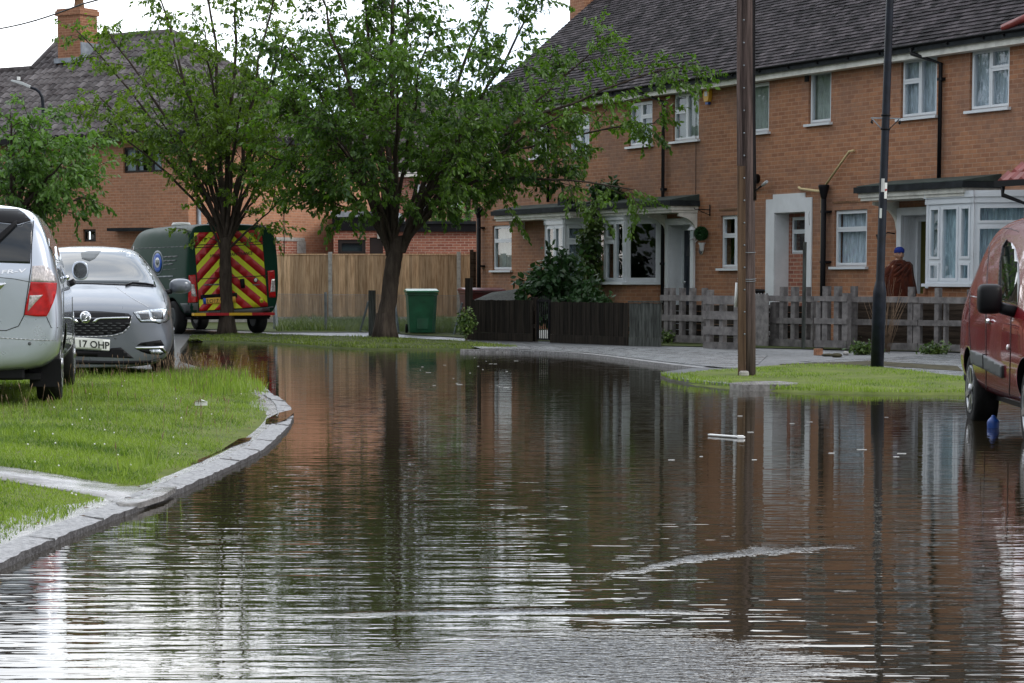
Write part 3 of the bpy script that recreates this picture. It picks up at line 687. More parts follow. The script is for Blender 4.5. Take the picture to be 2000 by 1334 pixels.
for i in range(4):
    g = P0 + U * cuts[i]
    units.append(thing('terraced_house', LBL[i], 'house', (g.x, g.y, 0), TROT, 'houses of the brick terrace'))
def unit_of(s):
    for i in range(4):
        if s < cuts[i + 1] + (0 if i < 3 else 9): return i
    return 3
holes = [[] for _ in range(4)]
def B(mb, name, mat, ui, **k): return mb.build(name, mat, parent=units[ui], shift=(-cuts[ui], 0, 0), **k)
def sub(mb, name, mat, ui, parent): 
    o = mb.build(name, mat, shift=(-cuts[ui], 0, 0)); o.parent = parent; return o
def glazed(mb, x0, x1, z0, z1, panes, y, fw=.055, sash=.028, t=.06):
    """white frame with openings; returns pane rects in metres"""
    W, H = x1 - x0, z1 - z0; rects = []
    for (a, b, c, d) in panes:
        rects.append((x0 + a * W + (fw if a <= .01 else fw * .55), x0 + b * W - (fw if b >= .99 else fw * .55), z0 + c * H + (fw if c <= .01 else fw * .55), z0 + d * H - (fw if d >= .99 else fw * .55)))
    mb.slab(x0, x1, z0, z1, rects, y, y + t)
    for (a, b, c, d) in rects:               # proud sash ring round each pane
        g = .012
        mb.slab(a - sash, b + sash, c - sash, d + sash, [(a + g, b - g, c + g, d - g)], y - .016, y - .0005)
    return rects
def window(px0, px1, pyt, pyb, panes, curtain='net', sill=True, top_board=False, out=0, name='window', pyx=None):
    s0, s1 = FS(px0, (pyt + pyb) / 2), FS(px1, (pyt + pyb) / 2); pym = pyx or px0
    z1, z0 = FZ(px0, pyt), FZ(px0, pyb); ui = unit_of((s0 + s1) / 2)
    holes[ui].append((s0, s1, z0, z1))
    mb = MB(); rects = glazed(mb, s0 + .004, s1 - .004, z0 + .002, z1 - .002, panes, .05)
    w = B(mb, name, 'upvc', ui)
    for (a, b, c, d) in rects:
        m2 = MB(); m2.box(a - .01, b + .01, .075, .085, c - .01, d + .01); sub(m2, 'pane', 'window_glass', ui, w)
    if sill:
        m2 = MB(); m2.box(s0 - .06, s1 + .06, -.07, .10, z0 - .045, z0 - .001); sub(m2, 'sill', 'upvc', ui, w)
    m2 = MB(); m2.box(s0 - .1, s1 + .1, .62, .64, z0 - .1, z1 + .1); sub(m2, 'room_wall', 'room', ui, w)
    if curtain: 
        m2 = MB(); m2.s = True; n = 60; zz = [z0, z1]; ra = random.Random(int(px0)); ph = ra.uniform(0, 6)
        prev = None
        for k in range(n + 1):
            x = s0 + (s1 - s0) * k / n; y = .17 + .022 * math.sin(k * 1.25 + ph) + .012 * math.sin(k * .47 + ph)
            if curtain == 'gap' and .40 < k / n < .62: prev = None; continue
            cur = (m2.V((x, y, z0)), m2.V((x, y, z1)))
            if prev: m2.F((prev[0], cur[0], cur[1], prev[1]))
            prev = cur
        sub(m2, 'curtain', 'blind' if curtain == 'blind' else ('net_blue' if curtain == 'blue' else 'net'), ui, w)
    return w
TL = [(0, .5, .62, 1), (0, .5, 0, .62), (.5, 1, 0, 1)]              # small light top left
TR = [(0, .5, 0, 1), (.5, 1, .66, 1), (.5, 1, 0, .66)]              # small light top right
ONE = [(0, 1, 0, 1)]; TWO = [(0, 1, .66, 1), (0, 1, 0, .66)]
window(1893.5, 1971, 99, 217, TR, 'net')
window(1759, 1829.5, 117, 232, TL, 'net')
window(1579, 1623, 141, 243, ONE, 'blind')
window(1452, 1502, 166, 262, ONE, 'blind')
window(1314, 1365, 184, 277, TL, 'blind')
window(1228, 1274, 202, 287, TR, 'net')
window(1112, 1151, 226, 301, TR, 'net')
window(1037, 1074, 241, 309, TL, 'blind')
window(948, 974, 258, 321, TWO, 'blind')
window(962, 999, 441, 528, TWO, 'blind')
window(1407, 1462, 421.5, 524, TL, None)
window(1628.5, 1693, 411, 521, TWO, 'net')
# ---- recesses: front doors and the arched passage
def recess(px0, px1, pyt, zbot, px_in, floor=.12):
    s0, s1 = FS(px0), FS(px1); z1 = FZ(px0, pyt); ui = unit_of((s0 + s1) / 2); holes[ui].append((s0, s1, zbot, z1))
    d = solve(lambda q: proj(TW(s0, q, 1.6))[0], px_in, .05, 2.5); return s0, s1, z1, d, ui
# passage with white stepped surround
s0, s1, z1, d, ui = recess(1514, 1574, 416, GZ, 1540); print('passage depth', d)
za = FZ(1498, 390); sA, sB = FS(1497.5), FS(1587); zt = FZ(1512, 380); sC, sD = FS(1511), FS(1573)
mb = MB(); mb.slab(sA, sB, GZ, za, [(s0, s1, GZ - 1, z1)], -.025, -.002); mb.box(sC, sD, -.025, -.002, za, zt)
arch = B(mb, 'arch_surround', 'white_paint', 1)
mb = MB(); mb.box(s0 - .08, s0 + .006, 0, d, GZ, z1); mb.box(s1 - .006, s1 + .08, 0, d, GZ, z1); mb.box(s0 - .08, s1 + .08, .001, d, z1 - .006, z1 + .08)
B(mb, 'passage_lining', 'white_paint', 1)
pw0, pw1 = FS(1545, 460, -d), FS(1575, 460, -d) + .25; pz0, pz1 = FZ(1545, 496, -d), FZ(1545, 424, -d)
mb = MB(); mb.slab(s0 - .1, s1 + 1.0, GZ, z1 + .1, [(pw0, pw1, pz0, pz1)], d, d + .2); B(mb, 'passage_wall', 'brick_shed', 1)
mb = MB(); rects = glazed(mb, pw0, pw1, pz0, pz1, [(0, 1, .6, 1), (0, 1, 0, .6)], d + .03, fw=.05); wn = B(mb, 'window', 'upvc', 1)
for (a, b, c, e) in rects:
    m2 = MB(); m2.box(a, b, d + .05, d + .06, c, e); sub(m2, 'pane', 'window_glass', 1, wn)
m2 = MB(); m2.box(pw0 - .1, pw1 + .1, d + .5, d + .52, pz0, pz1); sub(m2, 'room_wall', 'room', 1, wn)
# ---- front doors
def doorway(px0, px1, pyt, px_in, isopen, right_post=True):
    s0, s1, z1, d, ui = recess(px0, px1, pyt, GZ, px_in)
    mb = MB(); mb.box(s0 - .06, s0 + .004, 0, d, GZ, z1); mb.box(s1 - .004, s1 + .06, 0, d, GZ, z1); mb.box(s0 - .06, s1 + .06, .001, d, z1 - .005, z1 + .06)
    mb.box(s0 - .13, s0 - .001, -.05, -.003, GZ, z1 + .13); mb.box(s1 + .001, s1 + .13, -.05, -.003, GZ, z1 + .13); mb.box(s0 - .001, s1 + .001, -.05, -.003, z1, z1 + .13)
    for k in range(6):                       # boarded left cheek
        mb.box(s0, s0 + .010, .02 + k * d / 6, (k + .86) * d / 6 + .02, GZ + .05, z1 - .02)
    mb.slab(s0, s1, GZ, z1, [(s0 + .07, s1 - .05, GZ + .12, z1 - .10)], d, d + .07)
    mb.box(s0, s1, .0, d + .3, GZ - .05, GZ + .1)
    fr = B(mb, 'door_frame', 'white_paint', ui); a, b = s0 + .075, s1 - .055; zb, zc = GZ + .12, z1 - .105
    if not isopen:
        mb = MB(); mb.box(a, b, d + .02, d + .06, zb, zc); W, H = b - a, zc - zb
        for (x0, x1, y0, y1) in ((.12, .44, .06, .36), (.56, .88, .06, .36), (.12, .44, .42, .66), (.56, .88, .42, .66)):
            mb.slab(a + x0 * W, a + x1 * W, zb + y0 * H, zb + y1 * H, [(a + x0 * W + .03, a + x1 * W - .03, zb + y0 * H + .03, zb + y1 * H - .03)], d + .008, d + .0195)
        dr = B(mb, 'door', 'door_navy', ui)
        m2 = MB()                            # fan light
        cx, cz, rad = (a + b) / 2, zb + .74 * H, W * .38
        m2.prism([(cx + rad * math.cos(math.pi * t / 12), cz + rad * math.sin(math.pi * t / 12)) for t in range(13)], d + .010, d + .018, 'y'); sub(m2, 'fan_light', 'privacy_glass', ui, dr)
        m2 = MB(); m2.box(cx - .13, cx + .13, d + .006, d + .0195, zb + .115 * H, zb + .15 * H); sub(m2, 'letter_box', 'chrome', ui, dr)
        m2 = MB(); m2.blob((a + .09, d - .01, zb + .48 * H), .03, 8, 6); sub(m2, 'door_handle', 'chrome', ui, dr)
    else:
        mb = MB(); mb.box(s0 - .05, s1 + .35, d + 1.9, d + 2.0, 0, z1 + .3); mb.box(s1 + .30, s1 + .35, d + .1, d + 1.9, 0, z1 + .3); B(mb, 'hallway_back', 'room', ui)
        mb = MB(); mb.box(s0 - .02, s0 + .02, d + .09, d + 1.9, GZ, z1 + .2); B(mb, 'hallway_wall', 'hall_wall', ui)
        mb = MB(); mb.M = Matrix.Translation((b, d + .06, 0)) @ Matrix.Rotation(R(-80), 4, 'Z'); mb.box(-(b - a), 0, -.04, 0, zb, zc)
        mb.M = mb.M; dr = B(mb, 'door', 'upvc', ui)
    return s0, s1, z1, d, ui
D1 = doorway(1309, 1352, 440, 1331, False)
D3 = doorway(1764, 1813, 421, 1787, True)
# ---- splayed bay windows
def bay(pxA, pxB, pxC, pyb, pyt, pytop, mid_layout, side_layout, curtain, bg='room'):
    """pxA..pxB the front facet, pxB..pxC the right-hand splay"""
    sC = FS(pxC, 480); f = lambda D: (sC - FS(pxB, 480, D)) - D
    D = solve(f, 0, .2, 1.3); sA, sB = FS(pxA, 480, D), FS(pxB, 480, D); sL = sA - D
    z0, z1, zt = FZ(pxB, pyb, D), FZ(pxB, pyt, D), FZ(pxB, pytop, D); ui = unit_of((sA + sB) / 2); print('bay', D, sA, sB, sC, z0, z1, zt)
    holes[ui].append((max(sL + .02, cuts[ui] + .02), sC - .02, z0 - .02, z1))
    facets = [((sL, 0), (sA, -D), side_layout, True), ((sA, -D), (sB, -D), mid_layout, False), ((sB, -D), (sC, 0), side_layout, True)]
    root = MB(); gl = []; cur = MB(); cur.s = True
    for (p, q, lay, side) in facets:
        a = Vector((p[0], p[1], 0)); b = Vector((q[0], q[1], 0)); L = (b - a).length; ang = math.atan2(b.y - a.y, b.x - a.x)
        M = Matrix.Translation(a) @ Matrix.Rotation(ang, 4, 'Z'); root.M = M
        rects = glazed(root, .02, L - .02, z0, z1, lay, 0, fw=.075, sash=.03)
        root.box(-.025, .035, -.012, .07, z0, z1); root.box(L - .035, L + .025, -.012, .07, z0, z1)   # corner posts
        root.box(-.04, L + .04, -.03, .08, z1 + .001, zt - .10); root.box(-.06, L + .06, -.055, .08, zt - .0995, zt)
        for r in rects:
            g = MB(); g.M = M; g.box(r[0] - .01, r[1] + .01, .02, .03, r[2] - .01, r[3] + .01); gl.append(g)
        cur.M = M; prev = None
        for k in range(70):
            x = .06 + (L - .12) * k / 69; y = .17 + .02 * math.sin(k * 1.4) + .01 * math.sin(k * .5)
            cc = (cur.V((x, y, z0 + .02)), cur.V((x, y, z1)))
            if prev: cur.F((prev[0], cc[0], cc[1], prev[1]))
            prev = cc
    wn = B(root, 'bay_window', 'upvc', ui)
    for g in gl: sub(g, 'pane', 'window_glass', ui, wn)
    if curtain: sub(cur, 'curtain', curtain, ui, wn)
    m2 = MB(); m2.prism([(sL - .08, -.02), (sA - .03, -D - .09), (sB + .03, -D - .09), (sC + .08, -.02)], z0 - .05, z0 - .002); sub(m2, 'sill', 'upvc', ui, wn)
    m2 = MB(); m2.prism([(sL - .02, 0), (sA - .01, -D + .01), (sB + .01, -D + .01), (sC + .02, 0), (sC + .02, .3), (sL - .02, .3)], z1 + .003, zt - .003); sub(m2, 'bay_ceiling', 'white_paint', ui, wn)
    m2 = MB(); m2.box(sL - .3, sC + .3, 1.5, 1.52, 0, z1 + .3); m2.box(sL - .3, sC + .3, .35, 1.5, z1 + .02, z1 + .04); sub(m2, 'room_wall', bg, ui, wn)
    mb = MB(); mb.poly([(sL, .0, 0), (sA, -D + .03, 0), (sA, -D + .03, z0 - .052), (sL, .0, z0 - .052)]); mb.poly([(sA, -D + .03, 0), (sB, -D + .03, 0), (sB, -D + .03, z0 - .052), (sA, -D + .03, z0 - .052)])
    B(mb, 'bay_base', 'brick_terrace', ui)
    # the splay faces the street corner: own brick face with running coordinates
    mb = MB(); mb.M = Matrix.Translation((sB, -D + .03, 0)) @ Matrix.Rotation(math.atan2(D - .03, sC - sB), 4, 'Z'); L = math.hypot(sC - sB, D - .03); mb.box(0, L, .0, .05, 0, z0 - .053)
    o = mb.build('bay_base', 'brick_terrace', shift=(-cuts[ui], 0, 0)); o.parent = units[ui]
    me = o.data; uvl = me.uv_layers[0].data
    for p in me.polygons:
        for li in p.loop_indices:
            v = me.vertices[me.loops[li].vertex_index].co; uvl[li].uv = (math.hypot(v.x + cuts[ui] - sB, v.y + D), v.z)
    return D, sL, sA, sB, sC, z0, zt, ui
THREE = [(0, .31, 0, 1), (.31, .66, .70, 1), (.31, .66, 0, .66), (.66, 1, 0, 1)]
FIVE = [(0, .28, .30, 1), (0, .28, 0, .27), (.30, .70, 0, 1), (.72, 1, .30, 1), (.72, 1, 0, .27)]
b1 = bay(1165, 1222, 1291, 551, 429, 412, THREE, ONE, None, 'lip_and_reflection_brown')  # brown room wall colour stands in for the brick reflection in the panes
b0 = bay(1066, 1103, 1160, 553, 438, 419, [(0, .5, 0, 1), (.5, 1, 0, 1)], [(0, 1, .72, 1), (0, 1, 0, .70)], 'net')
b3 = bay(1811, 1900, 2012, 554, 396, 372, FIVE, [(0, 1, .74, 1), (0, 1, 0, .72)], 'net_blue')
# flat felt canopies over bay and door, with white soffit moulding and brackets
def canopy(sx0, sx1, D, zc, ui, name='canopy'):
    mb = MB(); mb.box(sx0, sx1, -D - .16, -.001, zc + .03, zc + .13)
    c = B(mb, name, 'felt', ui)
    m2 = MB(); m2.prism([(-.002, zc + .136), (-D - .12, zc + .1361), (-D - .12, zc + .15), (-.002, zc + .26)], sx0 + .03, sx1 - .03, 'x'); sub(m2, 'roof_felt', 'felt_green', ui, c)
    m2 = MB(); m2.box(sx0 + .06, sx1 - .06, -D - .10, -.001, zc - .05, zc + .029); m2.box(sx0 + .09, sx1 - .09, -D - .07, -.001, zc - .10, zc - .051); sub(m2, 'soffit_moulding', 'old_white', ui, c)
    return c
def bracket(s, D, z, ui):
    mb = MB(); pts = [(-.001, z), (-D * .8, z), (-D * .8, z - .06)] + [(-D * .8 * (1 - math.sin(t * math.pi / 16)) - .03, z - .06 - (1 - math.cos(t * math.pi / 16)) * D * .55) for t in range(1, 9)] + [(-.001, z - .06 - D * .7)]
    mb.prism(pts, s - .035, s + .035, 'x'); B(mb, 'bracket', 'old_white', ui)
D, sL, sA, sB, sC, z0, zt, ui = b1; sd = D1[1]
canopy(sL + .25, sd + .30, D, zt + .02, 1); bracket(sd + .16, D, zt - .09, 1); bracket(D1[0] - .16, D, zt - .09, 1)
D, sL, sA, sB, sC, z0, zt, ui = b0
canopy(FS(1006, 425), cuts[1] - .01, D, zt + .02, 0); bracket(FS(1024, 440), D, zt - .09, 0)
D, sL, sA, sB, sC, z0, zt, ui = b3
canopy(D3[0] - .35, cuts[3] - .02, D, zt + .02, 2); bracket(D3[0] - .16, D, zt - .09, 2)
# ---- walls
for i in range(4):
    a, b = cuts[i], cuts[i + 1]
    hs = [(max(h[0], a), min(h[1], b), h[2], h[3]) for k in range(4) for h in holes[k] if h[1] > a and h[0] < b]
    mb = MB(); mb.slab(a, b, 0, EAVE, hs, 0, .24)
    if i == 0:
        mb.prism([(.24, 0), (2 * RD, 0), (2 * RD, EAVE), (RD, EAVE + (RD) * math.tan(PITCHR)), (.24, EAVE + .2)], 0, .24, 'x')
    if i == 3: mb.prism([(.24, 0), (2 * RD, 0), (2 * RD, EAVE), (RD, EAVE + RD * math.tan(PITCHR)), (.24, EAVE + .2)], b - .24, b, 'x')
    B(mb, 'wall', 'brick_terrace', i); mb = MB(); mb.box(a, b, 2 * RD + .001, 2 * RD + .2, 0, EAVE); B(mb, 'rear_wall', 'brick_terrace', i)
    # dark steel lintel strip above the ground floor windows is part of the wall courses
    mb = MB()                                 # fascia, soffit, gutter
    x1 = b
    mb.box(a, x1, -.22, -.20, EAVE - .10, EAVE + .13); mb.box(a, x1, -.199, -.001, EAVE - .10, EAVE - .08)
    fs = B(mb, 'fascia', 'old_white', i)
    g = MB(); g.M = Matrix.Translation((0, -.275, EAVE + .12))
    for k in range(8):                        # half-round gutter
        a0, a1 = math.pi * (1 + k / 8), math.pi * (1 + (k + 1) / 8)
        g.poly([(a, .045 * math.cos(a0), .045 * math.sin(a0)), (x1, .045 * math.cos(a0), .045 * math.sin(a0)), (x1, .045 * math.cos(a1), .045 * math.sin(a1)), (a, .045 * math.cos(a1), .045 * math.sin(a1))])
    g.box(a, x1, -.058, -.052, -.012, .004)
    k = a + .3
    while k < x1:
        g.prism([(.05, -.1), (.05, .0), (-.05, -.055), (-.02, -.085)], k, k + .03, 'x'); k += .95
    B(g, 'gutter', 'black_plastic', i)
    # individual roof tiles
    rr = random.Random(100 + i); g_ = MB(); gauge = .115; tw = .168; c_, s_ = math.cos(PITCHR), math.sin(PITCHR)
    L = (RD + .30) / c_; rows = int(L / gauge); ov0 = -.05 if i == 0 else 0
    for r in range(rows):
        lo = r * gauge; off = (r % 2) * tw / 2; x = a + ov0 - off
        while x < b:
            xa, xb = max(x, a + ov0) + .002, min(x + tw, b) - .002
            if xb - xa > .02:
                lift = rr.uniform(0, .006); sl_ = rr.uniform(-.004, .004); sag = .012 * math.sin(x * .8) * math.sin(lo)
                l0 = lo + rr.uniform(-.005, .005)
                def RP(xx, l, h): return (xx, -.30 + l * c_ - h * s_, EAVE + .10 - .0 + l * s_ + h * c_)
                t0 = .022 + lift
                A = RP(xa, l0, t0 + sl_ + sag); Bq = RP(xb, l0, t0 - sl_ + sag); Cq = RP(xb, lo + gauge + .02, .004 + sag); Dq = RP(xa, lo + gauge + .02, .004 + sag)
                E = RP(xa, l0, .0 + sag); Fq = RP(xb, l0, .0 + sag)
                ii = [g_.V(q) for q in (A, Bq, Cq, Dq, E, Fq)]; g_.F((ii[0], ii[1], ii[2], ii[3])); g_.F((ii[4], ii[5], ii[1], ii[0])); g_.F((ii[4], ii[0], ii[3])); g_.F((ii[1], ii[5], ii[2]))
            x += tw
    o = B(g_, 'roof', 'roof_tile', i, uv=False)
    m2 = MB(); P_ = lambda d, z: (d, z)
    m2.prism([(-.28, EAVE + .09), (RD, EAVE + .09 + (RD + .28) * math.tan(PITCHR)), (2 * RD + .25, EAVE + .0), (2 * RD + .25, EAVE - .03), (RD, EAVE - .03 + (RD + .28) * math.tan(PITCHR)), (-.28, EAVE + .0)], a + (.001 if i else -.03), b - .001, 'x'); sub(m2, 'roof_deck', 'felt', i, o)
# chimney standing behind the gable end
mb = MB(); zc = EAVE + 2.9 * math.tan(PITCHR)
ch0 = solve(lambda s: proj(TW(s, 3.4, zc + .4))[0], 1141, -1, 3); mb.box(ch0, ch0 + .75, 3.0, 3.9, zc - .6, zc + 1.7); mb.box(ch0 - .05, ch0 + .8, 2.95, 3.95, zc + 1.7, zc + 1.85)
B(mb, 'chimney', 'brick_chimney', 0)
# ---- down pipes, hoppers, waste pipes
def pipe(pts, r, name, mat, ui, n=10):
    mb = MB(); mb.tube(pts, r, n); return B(mb, name, mat, ui)
def downpipe(px, pyx, ui, pxt=None, zb=None):
    s = FS(px, pyx); st = FS(pxt, 150) if pxt else s
    pts = [(st, -.275, EAVE + .07), (st, -.275, EAVE - .02), (s, -.06, EAVE - .22), (s, -.06, zb if zb is not None else GZ)]
    mb = MB(); mb.tube(pts, .036, 10)
    z = EAVE - .5
    while z > (zb or 0) + .4: mb.box(s - .06, s + .06, -.09, -.001, z, z + .05); z -= 1.5
    return B(mb, 'downpipe', 'black_plastic', ui)
downpipe(1841, 250, 2, 1806, FZ(1838, 358)); downpipe(1300, 300, 1, 1272); downpipe(1075, 340, 0, None, FZ(1075, 395))
def hopper(px, pyt, ui):
    s = FS(px, pyt); z = FZ(px, pyt); mb = MB(); mb.lathe([(.10, z), (.10, z - .04), (.085, z - .10), (.05, z - .24), (.045, z - .26)], (s, -.12, 0), 'z', 16); mb.tube([(s, -.12, z - .25), (s, -.12, GZ)], .05, 12)
    zz = z - .5
    while zz > .3: mb.box(s - .09, s + .09, -.13, -.001, zz, zz + .04); zz -= .9
    return B(mb, 'soil_pipe', 'black_iron', ui), s, z
hopper(944, 405, 0); h2, s, z = hopper(1620, 361, 2)
pipe([(FS(1671, 294), -.03, FZ(1671, 294)), (FS(1664, 297), -.06, FZ(1664, 296)), (s + .04, -.12, z - .02)], .022, 'waste_pipe', 'yellow_pipe', 2)
pipe([(FS(1563, 366), -.03, FZ(1563, 366)), (FS(1570, 370), -.07, FZ(1570, 369)), (s - .13, -.09, FZ(1608, 374)), (s - .10, -.09, z - .2), (s - .09, -.09, GZ)], .024, 'waste_pipe', 'yellow_pipe', 2)
pipe([(FS(965, 385), -.03, FZ(965, 385)), (FS(946, 403), -.1, FZ(946, 404))], .02, 'waste_pipe', 'yellow_pipe', 0)
# boiler flue, alarm box, brackets, lanterns
sx, zx = FS(1480, 349), FZ(1480, 349); mb = MB(); mb.lathe([(.09, -.001), (.09, -.12), (.11, -.13), (.11, -.2)], (sx, 0, zx), 'y', 16); B(mb, 'boiler_flue', 'black_plastic', 1)
mb = MB(); mb.tube([(FS(1477, 372), -.02, FZ(1477, 372)), (FS(1500, 362), -.12, FZ(1500, 362))], .018, 8); B(mb, 'flue_pipe', 'black_plastic', 1)
mb = MB(); mb.tube([(FS(1500, 362), -.12, FZ(1500, 362)), (FS(1512, 355), -.16, FZ(1512, 355))], .03, 8); B(mb, 'pipe_end', 'lamp_grey', 1)
sx, zx = FS(1386, 184), FZ(1386, 184); mb = MB(); mb.prism([(sx - .12, zx), (sx - .07, zx + .15), (sx + .07, zx + .15), (sx + .12, zx), (sx + .07, zx - .15), (sx - .07, zx - .15)], -.09, -.001, 'y'); al = B(mb, 'alarm_box', 'alarm_yellow', 1, bevel=.01)
m2 = MB(); m2.box(sx - .04, sx + .06, -.095, -.0905, zx - .04, zx + .05); sub(m2, 'alarm_badge', 'sticker', 1, al); m2 = MB(); m2.box(sx - .05, sx + .05, -.07, -.01, zx - .20, zx - .1502); sub(m2, 'alarm_light', 'litter_blue', 1, al)
sx, zx = FS(1388, 412), FZ(1388, 412); mb = MB(); mb.tube([(sx, -.02, zx + .12), (sx, -.02, zx - .10)], .012, 6); mb.tube([(sx, -.02, zx + .02), (sx, -.36, zx + .03), (sx, -.38, zx + .06)], .010, 6); mb.tube([(sx, -.02, zx - .08), (sx, -.20, zx - .02), (sx, -.28, zx + .02)], .008, 6); B(mb, 'hanging_bracket', 'black_iron', 1)
mb = MB(); mb.box(FS(1575, 150) - .02, FS(1575, 150) + .09, -.03, -.001, FZ(1575, 160), FZ(1575, 145)); B(mb, 'vent_cover', 'black_plastic', 2)
sx, zx = FS(1356, 455, .1), FZ(1356, 455, .1); mb = MB(); mb.lathe([(.0, .13), (.03, .12), (.085, .07), (.09, .05), (.06, .045)], (sx, -.16, zx), 'z', 8); mb.lathe([(.03, -.14), (.045, -.12), (.02, -.10)], (sx, -.16, zx), 'z', 8); mb.tube([(sx, -.16, zx - .13), (sx, -.08, zx - .19), (sx, -.002, zx - .10)], .012, 6); ln = B(mb, 'wall_lantern', 'white_paint', 1)
m2 = MB(); m2.lathe([(.045, -.10), (.065, .045)], (sx, -.16, zx), 'z', 8, False); sub(m2, 'lantern_glass', 'window_glass', 1, ln)
sx, zx = FS(1370, 490), FZ(1370, 490); mb = MB(); mb.lathe([(.0, -.02), (.07, -.02), (.075, -.012), (.075, -.001)], (sx, 0, zx), 'y', 20); num = B(mb, 'house_number_plaque', 'plate_white', 1)
m2 = MB(); m2.lathe([(.055, -.026), (.068, -.026), (.068, -.021)], (sx, 0, zx), 'y', 20); sub(m2, 'plaque_ring', 'ink', 1, num)
Mt = Matrix.Translation((sx - cuts[1], -.022, zx)) @ Matrix.Rotation(R(90), 4, 'X'); tx_ = text_obj('10', .07, 'house_number', 'ink', num, Mt)
sx, zx = FS(1745, 461), FZ(1745, 461); mb = MB(); mb.tube([(sx + .05, -.01, zx + .04), (sx, -.12, zx + .06), (sx - .06, -.2, zx)], .012, 6); mb.prism([(sx - .16, zx + .03), (sx - .02, zx + .02), (sx - .05, zx - .10), (sx - .09, zx - .10)], -.26, -.14, 'y'); B(mb, 'floodlight', 'black_plastic', 2)
# thin wall cables and the small concrete lintels
mb = MB()
mb.tube([(FS(1587, 398), -.015, FZ(1587, 398)), (FS(1582, 420), -.02, FZ(1582, 420)), (FS(1583, 440), -.02, FZ(1583, 440))], .008, 5); B(mb, 'wall_cable', 'black_plastic', 1); mb = MB()
mb.tube([(FS(1360, 300), -.012, EAVE - .1), (FS(1360, 300), -.012, FZ(1360, 400))], .005, 4)
B(mb, 'wall_cable', 'black_plastic', 1)
for (a, b, py, ui) in ((964, 998, 429, 0), (1408, 1462, 410, 1), (1630, 1694, 396, 2)):
    mb = MB(); mb.box(FS(a, py) - .05, FS(b, py) + .05, -.012, -.001, FZ(a, py) - .015, FZ(a, py) + .02); B(mb, 'lintel_edge', 'rust', ui)
# unit 3: red tiled lean-to porch at the right edge
s5 = FS(1958, 355, .9); zE = FZ(1952, 356, 1.0); mb = MB()
s5 = FS(1952, 356, 1.0); mb = MB(); LR = 1.35; n = 7
for r in range(n):
    l0, l1 = r / n, (r + 1) / n; ya, yb = -1.05 + 1.05 * l0, -1.05 + 1.05 * l1; zaa, zbb = zE + .95 * l0, zE + .95 * l1; xo = s5 + .02 + 1.0 * l0; x = xo
    while x < s5 + 6:
        m_ = [(x, ya, zaa + .03), (x + .06, ya, zaa + .065), (x + .12, ya, zaa + .03), (x + .25, ya, zaa + .03)]
        m2_ = [(q[0], yb, q[2] + zbb - zaa - .02) for q in m_]
        iA = [mb.V(q) for q in m_]; iB = [mb.V(q) for q in m2_]; i0 = mb.V((x, ya, zaa)); i1 = mb.V((x + .25, ya, zaa))
        for k in range(3): mb.F((iA[k], iA[k+1], iB[k+1], iB[k]))
        mb.F((i0, i1, iA[3], iA[2], iA[1], iA[0])); x += .25
pr = B(mb, 'porch_roof', 'red_tile', 3, uv=False)
m2 = MB(); m2.prism([(s5 + .03, -1.0), (s5 + 6, -1.0), (s5 + 6, -.002), (s5 + .9, -.002)], zE - .02, zE + .0); sub(m2, 'roof_board', 'old_white', 3, pr)
mb = MB(); mb.box(s5 - .02, s5 + 6, -1.09, -1.01, zE - .07, zE + .02); mb.tube([(s5 + .15, -1.05, zE - .06), (s5 + .15, -1.05, zE - .2), (s5 + .55, -.8, zE - .38), (s5 + .6, -.8, GZ)], .035, 10); B(mb, 'gutter', 'black_plastic', 3)
mb = MB(); mb.slab(s5 + .6, s5 + 6, 0, zE - .03, [(s5 + 1.6, s5 + 2.5, .3, 2.2)], -.9, -.8); mb.box(s5 + .6, s5 + .7, -.8, -.002, 0, zE - .03); B(mb, 'porch_wall', 'white_paint', 3)
mb = MB(); mb.box(s5 + 1.62, s5 + 2.48, -.86, -.83, .3, 2.2); B(mb, 'door', 'door_navy', 3)
# far end of the terrace roof: small red ridge detail at the top right edge
mb = MB(); mb.tube([(FS(1995, 50) - .1, -.28, EAVE + .16), (FS(1995, 50) + .5, -.1, EAVE + .35)], .07, 8); B(mb, 'verge_tile', 'red_tile', 3)
# ------------------------------------------------------------------ left brick house with pantile roof
EL = 4.0 + 1.2
Cc = at(366, 257, 62.5); LZ = Cc.z
Ldir = Vector((-.84, .54, 0)).normalized(); Rdir = Vector((.54, .84, 0)).normalized()
LROT = math.atan2(-Ldir.y, -Ldir.x)            # local +x runs towards the corner (viewer's right), +y away behind the face
WL, WR, WX_ = 9.0, 9.6, 15.0                              # lengths of the two faces
lh = thing('brick_house', 'big brick house with mossy pantile roof and tall chimney behind the green van', 'house', (Cc.x, Cc.y, 0), LROT)
# local frame: face A (left) along x from -WL..0 at y=0; face B (right) along +y at x=0
def LW(x, y, z): return Vector((Cc.x, Cc.y, 0)) - Ldir * x + Rdir * y + Vector((0, 0, z))
def la(px, py):                                # pixel -> (x, z) on face A
    r = ray(px, py); o = Vector((0, 0, CAMZ)); P = Vector((Cc.x, Cc.y, 0)); t = (P - o).dot(Rdir) / r.dot(Rdir); q = o + r * t
    return (q - P).dot(-Ldir), q.z
def lb(px, py):                                # pixel -> (y, z) on face B
    r = ray(px, py); o = Vector((0, 0, CAMZ)); P = Vector((Cc.x, Cc.y, 0)); t = (P - o).dot(-Ldir) / r.dot(-Ldir); q = o + r * t
    return (q - P).dot(Rdir), q.z
x0, z0 = la(241, 338); x1, z1 = la(316, 285)
mb = MB(); mb.slab(-WX_, 0, 0, LZ, [(x0, x1, z0, z1), (la(163, 520)[0], la(188, 520)[0], la(163, 472)[1], la(163, 448)[1])], 0, .25); mb.build('wall', 'brick_left', parent=lh)
mb = MB(); mb.box(-.25, -.002, .25, WR, 0, LZ); mb.build('wall', 'brick_left', parent=lh)
